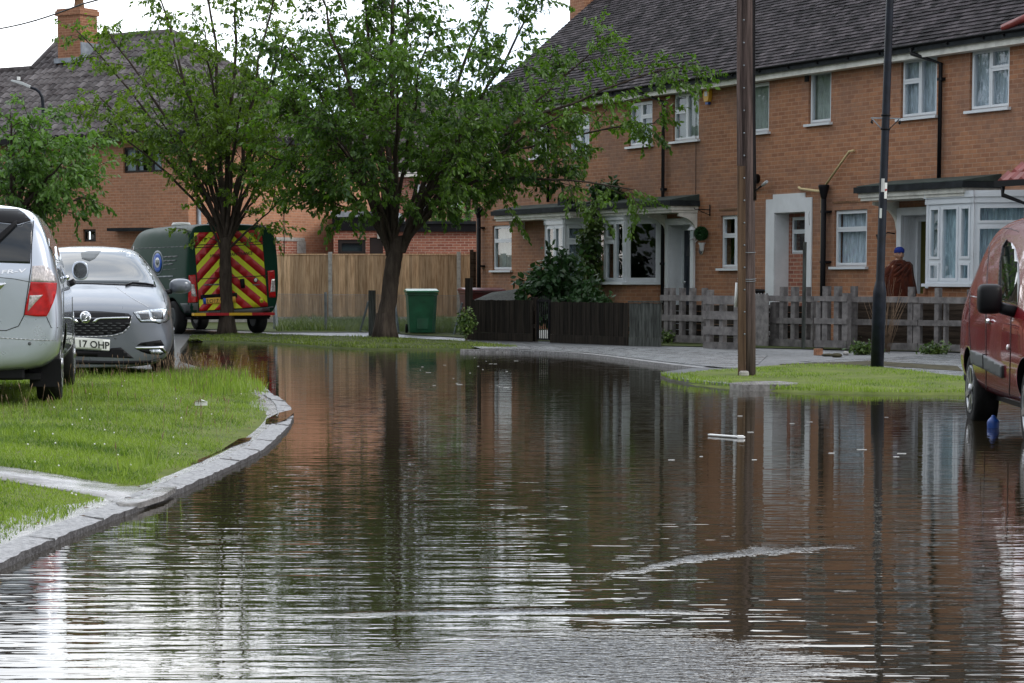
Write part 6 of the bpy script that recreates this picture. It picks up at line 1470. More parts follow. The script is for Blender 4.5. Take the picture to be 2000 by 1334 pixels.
    def text(s, txt, o, ax, ay, mat, name, off=.006, parent=None, bold=0.0):
        """text 1 unit high laid on the body: o = pixel of lower left, ax / ay = pixel vectors of one unit along / up"""
        cu = bpy.data.curves.new(name, 'FONT'); cu.body = txt; cu.size = 1.38; cu.offset = bold; cu.resolution_u = 3; ob = bpy.data.objects.new('t', cu); C.objects.link(ob); bpy.context.view_layer.update()
        me = bpy.data.meshes.new_from_object(ob.evaluated_get(bpy.context.evaluated_depsgraph_get())); bpy.data.objects.remove(ob)
        V_ = [(o[0] + v.co.x * ax[0] + v.co.y * ay[0], o[1] + v.co.x * ax[1] + v.co.y * ay[1]) for v in me.vertices]; F_ = [list(p.vertices) for p in me.polygons]; bpy.data.meshes.remove(me)
        return s.patch(None, mat, name, off=off, verts=V_, faces=F_, parent=parent, skirt=0, smooth=False)
    def wheel(s, x, y, z, R_, rim, w=.2, spokes=7, rimmat='alloy', name='wheel', steer=0):
        sx = 1 if x > 0 else -1; mb = MB(); e = abs(x); h = w / 2
        prof = [(rim * .98, -h * .9), (rim * 1.04, -h), (R_ * .93, -h), (R_ * .985, -h * .8), (R_, -h * .4), (R_, h * .4), (R_ * .985, h * .8), (R_ * .93, h), (rim * 1.04, h), (rim * .98, h * .9)]
        mb.lathe(prof, (0, 0, 0), 'x', 40); 
        t = mb.build(name, 'tyre', parent=s.root, loc=(sx * (e - h), y, z), uv=False); t.rotation_euler = (0, 0, steer)
        m2 = MB(); f = sx * (h * .93)
        m2.lathe([(0, f - sx * .05), (rim * .86, f - sx * .06), (rim * .90, f), (rim, f + sx * .014), (rim, -f)] if sx > 0 else [(rim, -f), (rim, f + sx * .014), (rim * .90, f), (rim * .86, f - sx * .06), (0, f - sx * .05)], (0, 0, 0), 'x', 40)
        rm = m2.build('rim', 'trim_grey' if spokes else rimmat, parent=t, uv=False)
        m3 = MB()
        for k in range(spokes):
            a = 2 * math.pi * k / spokes + .3; c, d = math.cos(a), math.sin(a); m3.bar((f - sx * .005, rim * .12 * c, rim * .12 * d), (f + sx * .008, rim * .95 * c, rim * .95 * d), rim * .24, .02, up=(1, 0, 0))
        m3.lathe([(rim * .24, f - .01), (rim * .22, f + sx * .02), (0.001, f + sx * .026)] if sx > 0 else [(0.001, f + sx * .026), (rim * .22, f + sx * .02), (rim * .24, f + .01)], (0, 0, 0), 'x', 20)
        m3.lathe([(rim * .9, f - .012), (rim * 1.0, f - .012), (rim * 1.0, f + .012), (rim * .9, f + .012), (rim * .9, f - .012)], (0, 0, 0), 'x', 40)
        m3.build('hub_cap', rimmat, parent=t, uv=False); return t
    def mirrorglass(s, c, size, paint, name='door_mirror', face=-1, arm=None, sq=.75):
        """c: local centre; face -1 glass looks to the rear"""
        mb = MB(); x, y, z = size; mb.blob((0, 0, 0), (x, y, z), 18, 12)
        for i, v in enumerate(mb.v):
            vy = v[1] * face; 
            if vy > y * .25: mb.v[i] = (v[0], face * y * .25, v[2])
        for i, v in enumerate(mb.v):                  # square it up a little
            mb.v[i] = (math.copysign(abs(v[0] / x) ** sq * x, v[0]), v[1], math.copysign(abs(v[2] / z) ** sq * z, v[2]))
        o = mb.build(name, paint, parent=s.root, loc=c, uv=False)
        m2 = MB(); m2.lathe([(0, 0), (1, 0), (1, .004), (0, .004)], (0, 0, 0), 'y', 20, False); m2.v = [(v[0] * x * .84, face * (y * .25 + .002) + v[1] * face, v[2] * z * .84) for v in m2.v]; m2.build('mirror_glass', 'headlamp_dark', parent=o, uv=False)
        if arm: m3 = MB(); m3.tube([Vector(arm[0]) - Vector(c), Vector(arm[1]) - Vector(c)], arm[2], 8); m3.build('mirror_arm', 'black_plastic', parent=o, uv=False)
        return o
def ell(cx, cy, rx, ry, n=20, a0=0, a1=6.2832, rot=0): return [(cx + rx * math.cos(a0 + (a1 - a0) * k / n) * math.cos(rot) - ry * math.sin(a0 + (a1 - a0) * k / n) * math.sin(rot), cy + rx * math.cos(a0 + (a1 - a0) * k / n) * math.sin(rot) + ry * math.sin(a0 + (a1 - a0) * k / n) * math.cos(rot)) for k in range(n)]
def car_floor(car, x, y0, y1, z):
    mb = MB(); mb.box(-x, x, y0, y1, z, z + .05); mb.build('underbody', 'black_plastic', parent=car.root)  # black plate closing the underside of the car

# --- silver compact van-like car, back towards us
GZL = .17
yaw = R(8.5); fwd = Vector((-math.sin(yaw), math.cos(yaw), 0)); rt = Vector((math.cos(yaw), math.sin(yaw), 0))
wq = gp(121, 781, GZL); org = Vector((wq.x, wq.y, GZL)) - rt * .885 + fwd * 1.36
fr = Car('silver_car', 'silver people carrier seen from behind, parked on the left lawn', org, yaw, 'silver_paint', [
    (-2.15, .38, .72, .56, .82, .80, .82, .99, .76, 1.02), (-2.14, .30, .80, .54, .90, .84, .885, 1.08, .83, 1.13), (-2.05, .27, .84, .52, .925, .93, .92, 1.36, .815, 1.43), (-1.96, .26, .86, .52, .93, .96, .925, 1.52, .775, 1.60), (-1.75, .25, .86, .52, .93, .98, .925, 1.55, .765, 1.66),
    (-1.2, .22, .86, .52, .93, .97, .925, 1.54, .76, 1.67), (-.2, .20, .86, .50, .93, .95, .925, 1.53, .76, 1.67), (.5, .20, .86, .50, .93, .93, .92, 1.48, .75, 1.62), (.95, .2, .86, .5, .92, .93, .90, 1.30, .70, 1.38),
    (1.45, .22, .85, .5, .91, .90, .88, 1.00, .76, 1.07), (1.8, .24, .82, .5, .88, .84, .84, .90, .72, .95), (2.08, .28, .74, .48, .80, .68, .76, .76, .66, .80), (2.15, .34, .62, .46, .66, .60, .62, .66, .56, .68)],
    [(-1.36, .30, .355, .50), (1.32, .30, .355, .50)])
for x in (.885, -.885): fr.wheel(x, -1.36, .31, .315, .205); fr.wheel(x, 1.32, .31, .315, .205)
fr.patch([(-330, 520), (-330, 445), (-150, 436), (0, 436), (35, 440), (58, 433), (64, 433), (60, 500), (59, 515), (0, 513)], 'privacy_glass', 'rear_window', off=.003)
fr.patch([(-300, 415), (-150, 408), (0, 408), (35, 409), (48, 418), (60, 431), (35, 438), (0, 434.5), (-150, 434), (-300, 443)], 'black_plastic', 'spoiler_underside_shade', off=.006)  # black patch paints the shade under the tailgate spoiler
fr.patch([(63, 520), (84, 519), (92, 522), (99, 529), (104, 538), (109, 552), (60, 549.5)], 'lens_clear', 'tail_lamp_top', off=.012, mirror=True, step=5)
tl = fr.patch([(60, 550.5), (109, 553), (108, 572), (103, 592), (96, 609), (91, 618), (70, 618), (48, 615), (50, 600)], 'lens_red', 'tail_lamp', off=.012, mirror=True, step=5)
fr.patch([(58, 577), (84, 576), (70, 590), (54, 609)], 'lens_clear', 'reversing_lamp', off=.0145, mirror=True, step=5)
fr.line([(66, 425), (62, 480), (61, 520), (47, 616), (36, 637), (12, 645.5), (-100, 646), (-320, 646)], 1.6, 'black_plastic', 'tailgate_gap')
fr.line([(-250, 540), (0, 542), (30, 545), (60, 551)], 1.3, 'trim_grey', 'tailgate_crease')
fr.line([(66, 408), (66, 425)], 1.2, 'black_plastic', 'roof_gap')
fr.line([(91, 619), (100, 640), (112, 640), (121, 637)], 1.2, 'black_plastic', 'bumper_gap', mirror=True)
fr.line([(0, 660), (70, 664), (110, 665)], 1.5, 'alloy', 'bumper_crease')
fr.text('FR-V', (1, 535.5), (17.5, -1.3), (2.2, -7.5), 'chrome', 'badge_letters', bold=.02)
fr.patch([(-170, 556), (0, 552), (12, 553), (0, 566), (-6, 570), (-170, 572)], 'chrome', 'tailgate_garnish', off=.012)
fr.patch([(-150, 574), (-8, 572), (-8, 598), (-150, 602)], 'plate_yellow', 'number_plate', off=.010)
fr.patch(ell(58, 671, 3.4, 3.6), 'trim_grey', 'parking_sensor', off=.004, mirror=True)
wp_ = fr.patch([(-4, 462), (26, 437), (33, 434), (33, 440), (22, 452), (-4, 477)], 'black_plastic', 'wiper', off=.03, skirt=.02, step=5)
fr.patch([(94, 432), (99, 427), (108.5, 427.5), (118, 438), (128, 470), (135, 506), (138, 531), (123, 518), (113, 511), (102, 494), (96, 481)], 'privacy_glass', 'side_window', off=.003, step=5, mirror=True)
fr.line([(104, 428), (106, 455), (112, 508)], 1.6, 'silver_paint', 'window_pillar', off=.008); fr.line([(113, 432), (118, 470), (123, 516)], 2.2, 'black_plastic', 'window_pillar', off=.008)
for (px, py) in ((127, 543), (143, 561)):
    h = fr.hit_px(px, py, .02)
    if h: mb = MB(); mb.blob((0, 0, 0), (.022, .075, .022), 10, 8); mb.build('door_handle', 'chrome', parent=fr.root, loc=h[0])
fr.line([(118, 520), (124, 560), (124, 640)], 1.0, 'trim_grey', 'door_gap'); fr.line([(136, 535), (141, 580), (143, 690)], .8, 'trim_grey', 'door_gap')
c = fr.Mi @ at(152, 530, (org + fwd * .95).y); fr.mirrorglass((.985, .60, 1.10), (.075, .075, .088), 'silver_paint', face=-1, arm=((.93, .62, 1.0), (.87, .64, .97), .03)); fr.mirrorglass((-.985, .60, 1.10), (.085, .075, .10), 'silver_paint', face=-1, arm=((-.93, .62, 1.0), (-.87, .64, .97), .03))
car_floor(fr, .74, -1.95, 1.9, .2)
mb = MB(); mb.box(-.62, .62, -2.06, -1.98, .2, .34); mb.build('bumper_valance', 'black_plastic', parent=fr.root, bevel=.02)
mb = MB(); mb.box(.64, .90, -1.735, -1.72, .13, .36); mb.build('mud_flap', 'black_plastic', parent=fr.root)
mb = MB(); mb.box(-.90, -.64, -1.735, -1.72, .13, .36); mb.build('mud_flap', 'black_plastic', parent=fr.root)
mb = MB(); mb.tube([(.12, -1.75, .25), (.26, -1.9, .24), (.30, -2.05, .235)], .045, 12); mb.tube([(-.2, -1.72, .27), (.35, -1.72, .27)], .09, 12); mb.build('exhaust', 'rust', parent=fr.root)

# --- grey hatchback facing us
GZI = .11
mb = MB(); yaw = R(189.3); fwd = Vector((-math.sin(yaw), math.cos(yaw), 0)); q = at(167, 621, 24.35); org = Vector((q.x, q.y, GZI)) - fwd * 2.42
ins = Car('grey_car', 'metallic grey hatchback facing the camera between the silver car and the green van', org, yaw, 'grey_paint', [
    (-2.45, .40, .6, .6, .7, .85, .70, .95, .62, 1.0), (-2.35, .3, .76, .55, .86, .90, .85, 1.02, .74, 1.08), (-1.9, .24, .82, .52, .93, .93, .90, 1.12, .70, 1.18), (-1.3, .2, .84, .5, .945, .93, .92, 1.28, .64, 1.36),
    (-.5, .18, .84, .5, .945, .92, .92, 1.38, .60, 1.475), (.15, .18, .84, .5, .945, .91, .92, 1.37, .60, 1.47), (.55, .18, .84, .5, .945, .90, .92, 1.28, .63, 1.38), (1.0, .18, .84, .5, .945, .90, .91, 1.08, .74, 1.17),
    (1.30, .19, .84, .5, .945, .885, .90, .98, .78, 1.035), (1.75, .17, .86, .48, .95, .85, .89, .92, .76, .975), (2.12, .15, .87, .44, .94, .77, .87, .84, .73, .89), (2.34, .14, .84, .42, .89, .68, .80, .74, .68, .79), (2.45, .15, .76, .40, .78, .60, .68, .66, .58, .69)],
    [(1.42, .32, .37, .55), (-1.42, .32, .37, .55)], sub=2)
for x in (.93, -.93): ins.wheel(x, 1.42, .325, .335, .24, w=.235); ins.wheel(x, -1.42, .325, .335, .24, w=.235)
ins.patch([(60, 505), (85, 490), (132, 487), (200, 486.5), (240, 490), (272, 498), (284, 512), (296, 536), (305, 559), (250, 555), (162, 552), (110, 552), (50, 556)], 'screen_glass', 'windscreen', off=.003, step=9)
ins.line([(40, 557), (110, 553.5), (162, 553), (250, 556.5), (305, 560)], 2.2, 'black_plastic', 'scuttle', off=.006)
ins.line([(245, 559), (258, 554), (285, 556), (300, 559)], 1.6, 'black_plastic', 'wiper', off=.02)
ins.patch([(197, 491), (172, 491), (158, 494), (160, 506), (175, 511), (186, 505)], 'trim_grey', 'sensor_housing', off=.0045)
gr = ins.patch([(78, 616), (84, 610), (120, 607.5), (157.5, 607), (200, 608.5), (250.7, 612.6), (257, 618), (252, 635.6), (240, 647.7), (221, 653), (190, 655.5), (157.5, 655.5), (120, 653), (96, 646), (82, 633)], 'black_plastic', 'grille', off=.003)
ins.line([(258, 616), (253, 637), (241, 649.5), (221, 655.5), (190, 657.5), (157, 657.5), (120, 655.5), (95, 648.5), (80, 635)], 1.5, 'alloy', 'grille_surround', off=.008)
for row, (y0, xs0) in enumerate(((631, 0), (635.5, 8), (640.5, 0), (645.5, 8), (650.3, 0))):
    x = 90 + xs0
    while x < 246 - row * 5: ins.line([(x, y0), (x + 10, y0 + .5)], 1.1, 'trim_grey', 'grille_bar', off=.008, parent=gr); x += 17
ins.patch([(179, 629.5), (187, 622.5), (195, 620.8), (252.5, 619.6), (252, 622.2), (195, 623.2), (190, 626), (187.5, 629.3)], 'chrome', 'grille_chrome', off=.014, step=6, mirror=True)
bd = ins.patch(ell(167, 620.5, 10.6, 10.8, 24), 'chrome', 'badge', off=.016, step=5); ins.patch(ell(167, 620.5, 8.2, 8.4, 24), 'trim_grey', 'badge_inner', off=.0175, step=5, parent=bd)
ins.line([(161, 614.5), (167, 616.5), (174, 615.5), (170, 620.5), (166, 622), (170, 625), (161, 627.5)], 3.0, 'chrome', 'badge_emblem', off=.021, parent=bd)
hl = ins.patch([(261, 611), (285, 606.8), (320, 602.8), (326.5, 603), (329.5, 610), (329.5, 622), (322, 628), (311, 631), (297, 628.2), (275, 628), (268, 620)], 'headlamp', 'headlight', off=.008, step=5, mirror=True)
ins.line([(260.5, 610.5), (268, 621), (275, 629), (297, 629.2), (311, 632), (323, 629), (330.5, 623)], 1.6, 'black_plastic', 'headlight_gap', off=.006, mirror=True)
ins.patch([(270, 613), (290, 610), (292, 624), (276, 625)], 'headlamp_dark', 'lamp_reflector', off=.0105, mirror=True, parent=None); ins.patch([(295, 609.5), (316, 606.5), (318, 624), (298, 624)], 'headlamp_dark', 'lamp_reflector', off=.0105, mirror=True)
npz = ins.patch([(118, 657.5), (165, 659.6), (214.9, 663.3), (213.6, 684.8), (165, 681.5), (118, 679)], 'plate_white', 'number_plate', off=.02, skirt=.02)
ins.text('17 OHP', (152.3, 676.8), (13.4, .95), (-.5, -13.8), 'ink', 'plate_letters', off=.0235, parent=npz, bold=.02)
ins.patch([(96, 678), (117, 681), (165, 684), (213, 686.5), (216, 680), (236, 678.5), (262, 700), (215, 698), (152, 696), (108, 694)], 'black_plastic', 'lower_intake', off=.003)
ins.patch([(267, 674.7), (275, 669.3), (314, 664), (321, 675), (295, 677)], 'black_plastic', 'side_vent', off=.003, mirror=True); fg = ins.patch([(266, 681.5), (316, 679.5), (322.5, 688), (315, 693), (288, 691), (276, 687)], 'black_plastic', 'fog_lamp_recess', off=.003, mirror=True)
ins.patch([(291, 683), (312, 682), (319, 688), (312, 691), (294, 690)], 'headlamp', 'fog_lamp', off=.007, mirror=True); ins.patch([(263, 678.5), (319, 675.8), (325, 688), (322, 690), (316, 680.5), (268, 682)], 'chrome', 'fog_lamp_trim', off=.009, mirror=True, step=5)
ins.patch([(100, 700), (152, 703.5), (215, 705), (290, 704), (327, 696), (325, 706), (290, 712), (210, 712), (150, 711), (100, 706)], 'black_plastic', 'splitter', off=.003)
ins.line([(225, 560), (262, 585), (290, 600)], .9, 'alloy', 'bonnet_crease', off=.0025, mirror=True)
ins.line([(318, 574), (322, 590), (326, 602)], 1.0, 'black_plastic', 'bonnet_gap', off=.003, mirror=True)
ins.patch(ell(225.5, 660.5, 2.2, 2), 'trim_grey', 'parking_sensor', off=.004)
for sx in (1, -1): ins.mirrorglass((sx * 1.03, .72, 1.0), (.125, .09, .085), 'grey_paint', face=-1, arm=((sx * .93, .74, .94), (sx * .84, .76, .93), .028))
car_floor(ins, .8, -2.2, 2.1, .17)

# --- green highway maintenance van, striped rear doors
yaw = R(28); fwd = Vector((-math.sin(yaw), math.cos(yaw), 0)); rt = Vector((math.cos(yaw), math.sin(yaw), 0)); GV = .05
q = at(369, 640, 47.3); org = Vector((q.x, q.y, GV)) + rt * .98 + fwd * 2.66
van = Car('maintenance_van', 'dark green maintenance van with red and yellow chevrons on its rear doors', org, yaw, 'green_paint', [
    (-2.68, .50, .88, 1.0, .96, 1.5, .95, 2.12, .89, 2.18), (-2.67, .40, .94, 1.0, 1.00, 1.5, .98, 2.17, .92, 2.25), (-2.62, .36, .97, 1.0, 1.025, 1.5, 1.0, 2.19, .925, 2.28), (-2.3, .34, .97, 1.0, 1.03, 1.5, 1.0, 2.19, .925, 2.29),
    (-1.0, .32, .97, 1.0, 1.03, 1.5, 1.0, 2.19, .925, 2.29), (.6, .32, .97, 1.0, 1.03, 1.45, 1.0, 2.17, .92, 2.27), (1.1, .32, .97, .95, 1.03, 1.4, 1.0, 2.08, .84, 2.20), (1.6, .32, .97, .9, 1.02, 1.3, .98, 1.70, .84, 1.80), (2.05, .34, .96, .85, 1.0, 1.15, .94, 1.22, .84, 1.30),
    (2.5, .38, .90, .8, .93, .95, .88, 1.02, .78, 1.08), (2.7, .45, .75, .7, .78, .85, .72, .9, .66, .95)],
    [(-1.72, .34, .41, .62), (1.75, .34, .41, .62)], cat='van')
for x in (1.0, -1.0): van.wheel(x, -1.72, .335, .345, .20, w=.22, spokes=0, rimmat='trim_grey'); van.wheel(x, 1.75, .335, .345, .20, w=.22, spokes=0, rimmat='trim_grey')
# doors: chevrons as separate bands, mirrored about the middle
F4 = [(378.6, 454.8), (510.5, 448.6), (523.2, 598.5), (389.5, 607.5)]
def dq(u, v):
    a = Vector(F4[0]).lerp(Vector(F4[1]), u); b = Vector(F4[3]).lerp(Vector(F4[2]), u); p = a.lerp(b, v); return (p.x, p.y)
def clip_poly(poly, a, b, c):                    # keep a*x+b*y<=c
    out = []
    for i in range(len(poly)):
        p, q_ = poly[i - 1], poly[i]; fp_, fq = a * p[0] + b * p[1] - c, a * q_[0] + b * q_[1] - c
        if (fp_ <= 0) != (fq <= 0): t = fp_ / (fp_ - fq); out.append((p[0] + (q_[0] - p[0]) * t, p[1] + (q_[1] - p[1]) * t))
        if fq <= 0: out.append(q_)
    return out
AR = 1.17                                        # door panel height / width
for side in (0, 1):
    dr = van.patch([dq(.5 * side + .002, 0)] + [dq(.5 * side + .498, 0), dq(.5 * side + .498, 1), dq(.5 * side + .002, 1)], 'hi_yellow', 'rear_door', off=.004, step=12)
    k = 0
    for k in range(-1, 7):
        # band between lines s*(x) + y = const, in units of door width
        c0 = .075 + k * .262 ; sgn = 1
        w0 = .155
        base = [(0, 0), (.5, 0), (.5, AR), (0, AR)]
        # left door: bands fall to the left  (x + y = c); coordinates measured from outer edge
        p = clip_poly(base, 1, 1.0, c0 + w0 + 0.0); p = clip_poly(p, -1, -1.0, -c0)
        if len(p) < 3: continue
        pts = [dq(x if side == 0 else 1 - x, y / AR) for x, y in p]
        van.patch(pts, 'lens_red' if False else 'red_sign', 'red_band', off=.0065, step=12, parent=dr, skirt=.001)
for a, b in (((380.5, 479.0), (515, 471.6)), ((380.8, 484), (515.5, 476.5)), ((385.8, 544.8), (521.2, 538.5)), ((441, 451), (456, 603.5))): van.line([a, b], 1.4, 'ink', 'door_gap', off=.010)
van.text('HIGHWAYS MAINTENANCE', (409.5, 502.6), (4.83, -.33), (0.4, -6.3), 'ink', 'door_lettering', off=.010, bold=.01)
van.patch([(468, 545), (476, 544), (478, 562), (470, 563)], 'black_plastic', 'door_handle', off=.03, skirt=.03); van.patch(ell(499, 547, 4.3, 5), 'black_iron', 'badge_ring', off=.012, step=5); van.patch(ell(499, 547, 3, 3.6), 'plate_white', 'badge_centre', off=.013, step=5); van.line([(493, 556.5), (507, 556)], 2, 'ink_grey', 'badge_lettering', off=.012)
van.patch(ell(510.7, 586.8, 4.4, 5.2), 'alarm_yellow', 'round_sticker', off=.010, step=5); van.patch(ell(510.7, 586.8, 3.2, 4), 'hi_yellow', 'sticker_centre', off=.011, step=5); van.text('50', (508.2, 589), (2.4, -.1), (.1, -3.4), 'ink', 'sticker_number', off=.013)
van.line([(398, 556.5), (436, 555)], 2.6, 'ink_grey', 'door_lettering', off=.011)
van.patch([(391, 576), (462, 572), (463, 581), (392, 585)], 'black_plastic', 'plate_housing', off=.02, skirt=.03); n2 = van.patch([(396, 582.5), (459, 579), (460, 590.5), (397, 594)], 'plate_yellow', 'number_plate', off=.024); van.patch([(396, 582.5), (401.3, 582.2), (401.9, 593.7), (397, 594)], 'plate_blue', 'plate_band', off=.0265, parent=n2)
van.text('LO17 WHG', (403, 592), (7.2, -.4), (.3, -7.6), 'ink', 'plate_letters', off=.0275, parent=n2)
van.patch([(368.5, 538), (381.5, 536.5), (384, 560), (386, 590), (367.8, 591)], 'lens_red', 'tail_lamp', off=.012, step=5); van.patch([(371.5, 555), (378.5, 555), (384, 579), (374, 578.5)], 'lens_clear', 'reversing_lamp', off=.015, step=5)
van.patch([(522, 529), (535.5, 528), (538, 581), (525.5, 581)], 'lens_red', 'tail_lamp', off=.012, step=5); van.patch([(530, 545), (536, 545), (537, 569), (527, 571)], 'lens_clear', 'reversing_lamp', off=.015, step=5)
van.patch([(388, 609), (455, 605.5), (524, 600), (540, 596), (541, 622), (524, 624), (388, 634)], 'trim_grey', 'rear_bumper', off=.02, skirt=.03); van.patch([(352, 592), (387, 592), (387, 634), (368, 634), (360, 608)], 'trim_grey', 'corner_bumper', off=.01)
van.patch([(262, 600), (345, 594), (347, 600), (262, 606)], 'trim_grey', 'side_moulding', off=.01)
for k in range(7):
    mb = MB(); x0 = -.93 + k * .252; mb.box(x0, x0 + .248, -2.86, -2.70, .385, .44); mb.build('rear_step', 'tail_yellow' if k in (0, 3, 4) else 'red_sign', parent=van.root)
mb = MB(); mb.box(-.8, .8, -2.70, -2.62, .34, .385); mb.build('step_bracket', 'black_plastic', parent=van.root)
van.line([(238, 486), (300, 484), (368, 481)], 1.2, 'trim_grey', 'body_crease'); van.line([(330, 546), (372, 542)], 1.4, 'trim_grey', 'slide_rail'); van.line([(300, 541), (338, 539.5)], 2.4, 'lead', 'side_trim', off=.008)
lg = van.patch(ell(308, 513, 11, 24), 'lead', 'logo_ring', off=.004, step=8); van.patch(ell(308, 513, 9.6, 21.5), 'green_paint', 'logo_gap', off=.0055, parent=lg, skirt=.001); van.patch(ell(308, 513, 8.2, 18.5), 'plate_blue', 'logo_disc', off=.007, parent=lg, skirt=.001); van.patch(ell(308, 513, 4.6, 10), 'plate_white', 'logo_centre', off=.0085, parent=lg, skirt=.001); van.patch([(304.5, 508), (311.5, 507.5), (311.5, 514), (308, 519), (304.5, 514.5)], 'ink_grey', 'logo_shield', off=.010, parent=lg, skirt=.001)
for (x0, x1, y) in ((319, 347, 502), (319, 344, 510), (319, 338, 517), (319, 346, 526.5)): van.line([(x0, y), (x1, y - 1.4)], 2.6 if y < 520 else 1, 'trim_grey', 'side_lettering', off=.005)
mb = MB(); mb.lathe([(0, 0), (.2, 0), (.21, .03), (.18, .08), (0, .09)], (0, 0, 0), 'z', 24); mb.build('roof_vent', 'litter_white', parent=van.root, loc=(-.3, -.4, 2.255)); mb = MB(); mb.box(-.28, .28, -.16, .16, .0, .05); mb.build('roof_hatch', 'black_plastic', parent=van.root, loc=(.05, -1.9, 2.262), bevel=.02)
for sx in (1, -1): van.mirrorglass((sx * 1.16, 1.55, 1.35), (.10, .08, .2), 'black_plastic', face=-1, arm=((sx * 1.05, 1.55, 1.25), (sx * .95, 1.55, 1.2), .04))
car_floor(van, .86, -2.5, 2.4, .3)
van.patch([(240, 470), (262, 468), (262, 505), (238, 508)], 'privacy_glass', 'cab_window', off=.004)

# --- maroon van at the right edge, nose towards us
yaw = R(177.5); fwd = Vector((-math.sin(yaw), math.cos(yaw), 0)); rt = Vector((math.cos(yaw), math.sin(yaw), 0)); GR = -.06
hub = at(1886, 762, 19.7); org = Vector((hub.x + .045, hub.y, 0)) - rt * .86 + fwd * 1.365; org.z = GR
red = Car('red_van', 'shiny maroon van standing in the flood at the right edge', org, yaw, 'red_paint', [
    (-2.19, .42, .70, .6, .74, .95, .76, 1.50, .58, 1.58), (-2.16, .32, .79, .58, .83, 1.0, .82, 1.58, .61, 1.72), (-2.05, .28, .82, .58, .87, 1.0, .855, 1.60, .62, 1.78), (-1.7, .26, .84, .56, .905, 1.0, .88, 1.61, .63, 1.82),
    (-.6, .24, .85, .54, .915, 1.0, .895, 1.61, .64, 1.84), (.2, .24, .85, .54, .915, .99, .90, 1.59, .65, 1.83), (.65, .24, .85, .54, .915, .98, .90, 1.52, .66, 1.74), (1.15, .24, .85, .54, .91, .97, .895, 1.20, .76, 1.34),
    (1.5, .26, .85, .54, .905, .93, .88, 1.02, .78, 1.12), (1.95, .28, .80, .52, .86, .82, .82, .90, .72, .97), (2.15, .32, .7, .48, .74, .70, .70, .78, .62, .83), (2.19, .38, .6, .46, .62, .62, .58, .7, .52, .73)],
    [(-1.365, .315, .36, .5), (1.365, .315, .36, .5)], cat='van')
for x in (.865, -.865): red.wheel(x, -1.365, .315, .315, .205, w=.2, spokes=6, rimmat='alloy'); red.wheel(x, 1.365, .315, .315, .205, w=.2, spokes=6, rimmat='alloy')
opaque_glass('door_glass', (.006, .012, .009)); MATS['door_glass'].node_tree.nodes['Principled BSDF'].inputs['Coat Weight'].default_value = 0; MATS['door_glass'].node_tree.nodes['Principled BSDF'].inputs['Specular IOR Level'].default_value = .35
red.patch([(1967, 470.7), (1961, 482), (1957, 500), (1955, 514), (1953.5, 558), (1957, 588), (1972, 592), (1988, 596), (1992, 555), (1990, 514), (1983, 485), (1976, 474)], 'door_glass', 'door_window', off=.004, step=6, mirror=True)
red.line([(1967, 468), (1959, 482), (1953.5, 514), (1951.5, 558), (1955, 590)], 1.8, 'black_plastic', 'window_seal', off=.006)
red.patch([(1898, 684), (1922, 692), (1961, 714), (1961.5, 738), (1922, 719), (1900, 709)], 'trim_grey', 'door_cladding', off=.018, step=6, mirror=True, skirt=.02)
red.line([(1924, 692), (1924.5, 720)], 1.2, 'black_plastic', 'cladding_gap', off=.022)
red.line([(1934, 470), (1929, 520), (1926, 600), (1926, 760)], 1.2, 'black_plastic', 'door_gap'); red.line([(1905, 520), (1895, 560), (1893, 640), (1897, 700)], 1.0, 'black_plastic', 'door_gap'); red.line([(1975, 600), (1974, 660), (1971, 798)], 1.2, 'black_plastic', 'door_gap'); red.line([(1888, 577), (1912, 581), (1926, 583)], 2.0, 'alloy', 'slide_rail'); red.line([(1930, 450), (1950, 447), (1970, 446), (1990, 452)], 1.2, 'black_plastic', 'roof_gap')  # alloy slide rail strip has the rail's highlight painted into its brightness
h = red.hit_px(1934, 627.6, .02); mb = MB(); mb.blob((0, 0, 0), (.02, .08, .02), 10, 8); mb.build('door_handle', 'chrome', parent=red.root, loc=h[0])
h = red.hit_px(1970, 678.6, .006); mb = MB(); mb.blob((0, 0, 0), (.014, .03, .024), 10, 8); mb.build('side_repeater', 'lens_clear', parent=red.root, loc=h[0])
c = red.Mi @ at(1937, 584, (org + fwd * .78).y); red.mirrorglass((c.x, .72, c.z), (.095, .09, .115), 'black_plastic', face=-1, arm=((c.x - .06, .72, c.z - .06), (.86, .80, c.z - .10), .045), sq=.45); red.mirrorglass((-c.x, .72, c.z), (.115, .10, .125), 'black_plastic', face=-1, arm=((-c.x + .06, .72, c.z - .06), (-.86, .80, c.z - .10), .045), sq=.45)
car_floor(red, .7, -2.0, 2.0, .24)
mb = MB(); mb.box(-.8, .8, -2.215, -2.10, .34, .56); mb.build('rear_bumper', 'black_plastic', parent=red.root, bevel=.03)
# blue crate afloat under the van
a = gp(1955, 840, .0); mb = MB(); mb.lathe([(0, -.05), (.045, -.05), (.05, .04), (.045, .06), (.018, .085), (.016, .10), (0.0, .10)], (0, 0, 0), 'z', 16); tag(mb.build('blue_bottle', 'litter_blue', loc=(a.x, a.y + .3, 0), rotz=.3, bevel=.02), 'blue plastic container floating beneath the maroon van', 'container')
# ------------------------------------------------------------------ the person in the doorway
pw = at(1757, 560, 40.0); ps = FS(1757, 500, 1.0); 
base = at(1756, 500, plane_hit(1756, 500, .75, P0).y); base = Vector((base.x, base.y, 0)); hz = at(1757, 484, base.y).z; H_ = 1.60; gz_ = hz - H_
per = thing('person', 'person in a dark red cloak and blue headwrap standing outside the open front door', 'person', (base.x, base.y, gz_), R(10))
st = MB(); st.box(-.45, .7, -.35, .5, -.6, -.002); tag(st.build('doorstep', 'concrete', loc=(base.x, base.y, gz_)), 'concrete doorstep slab by the open front door', 'step')
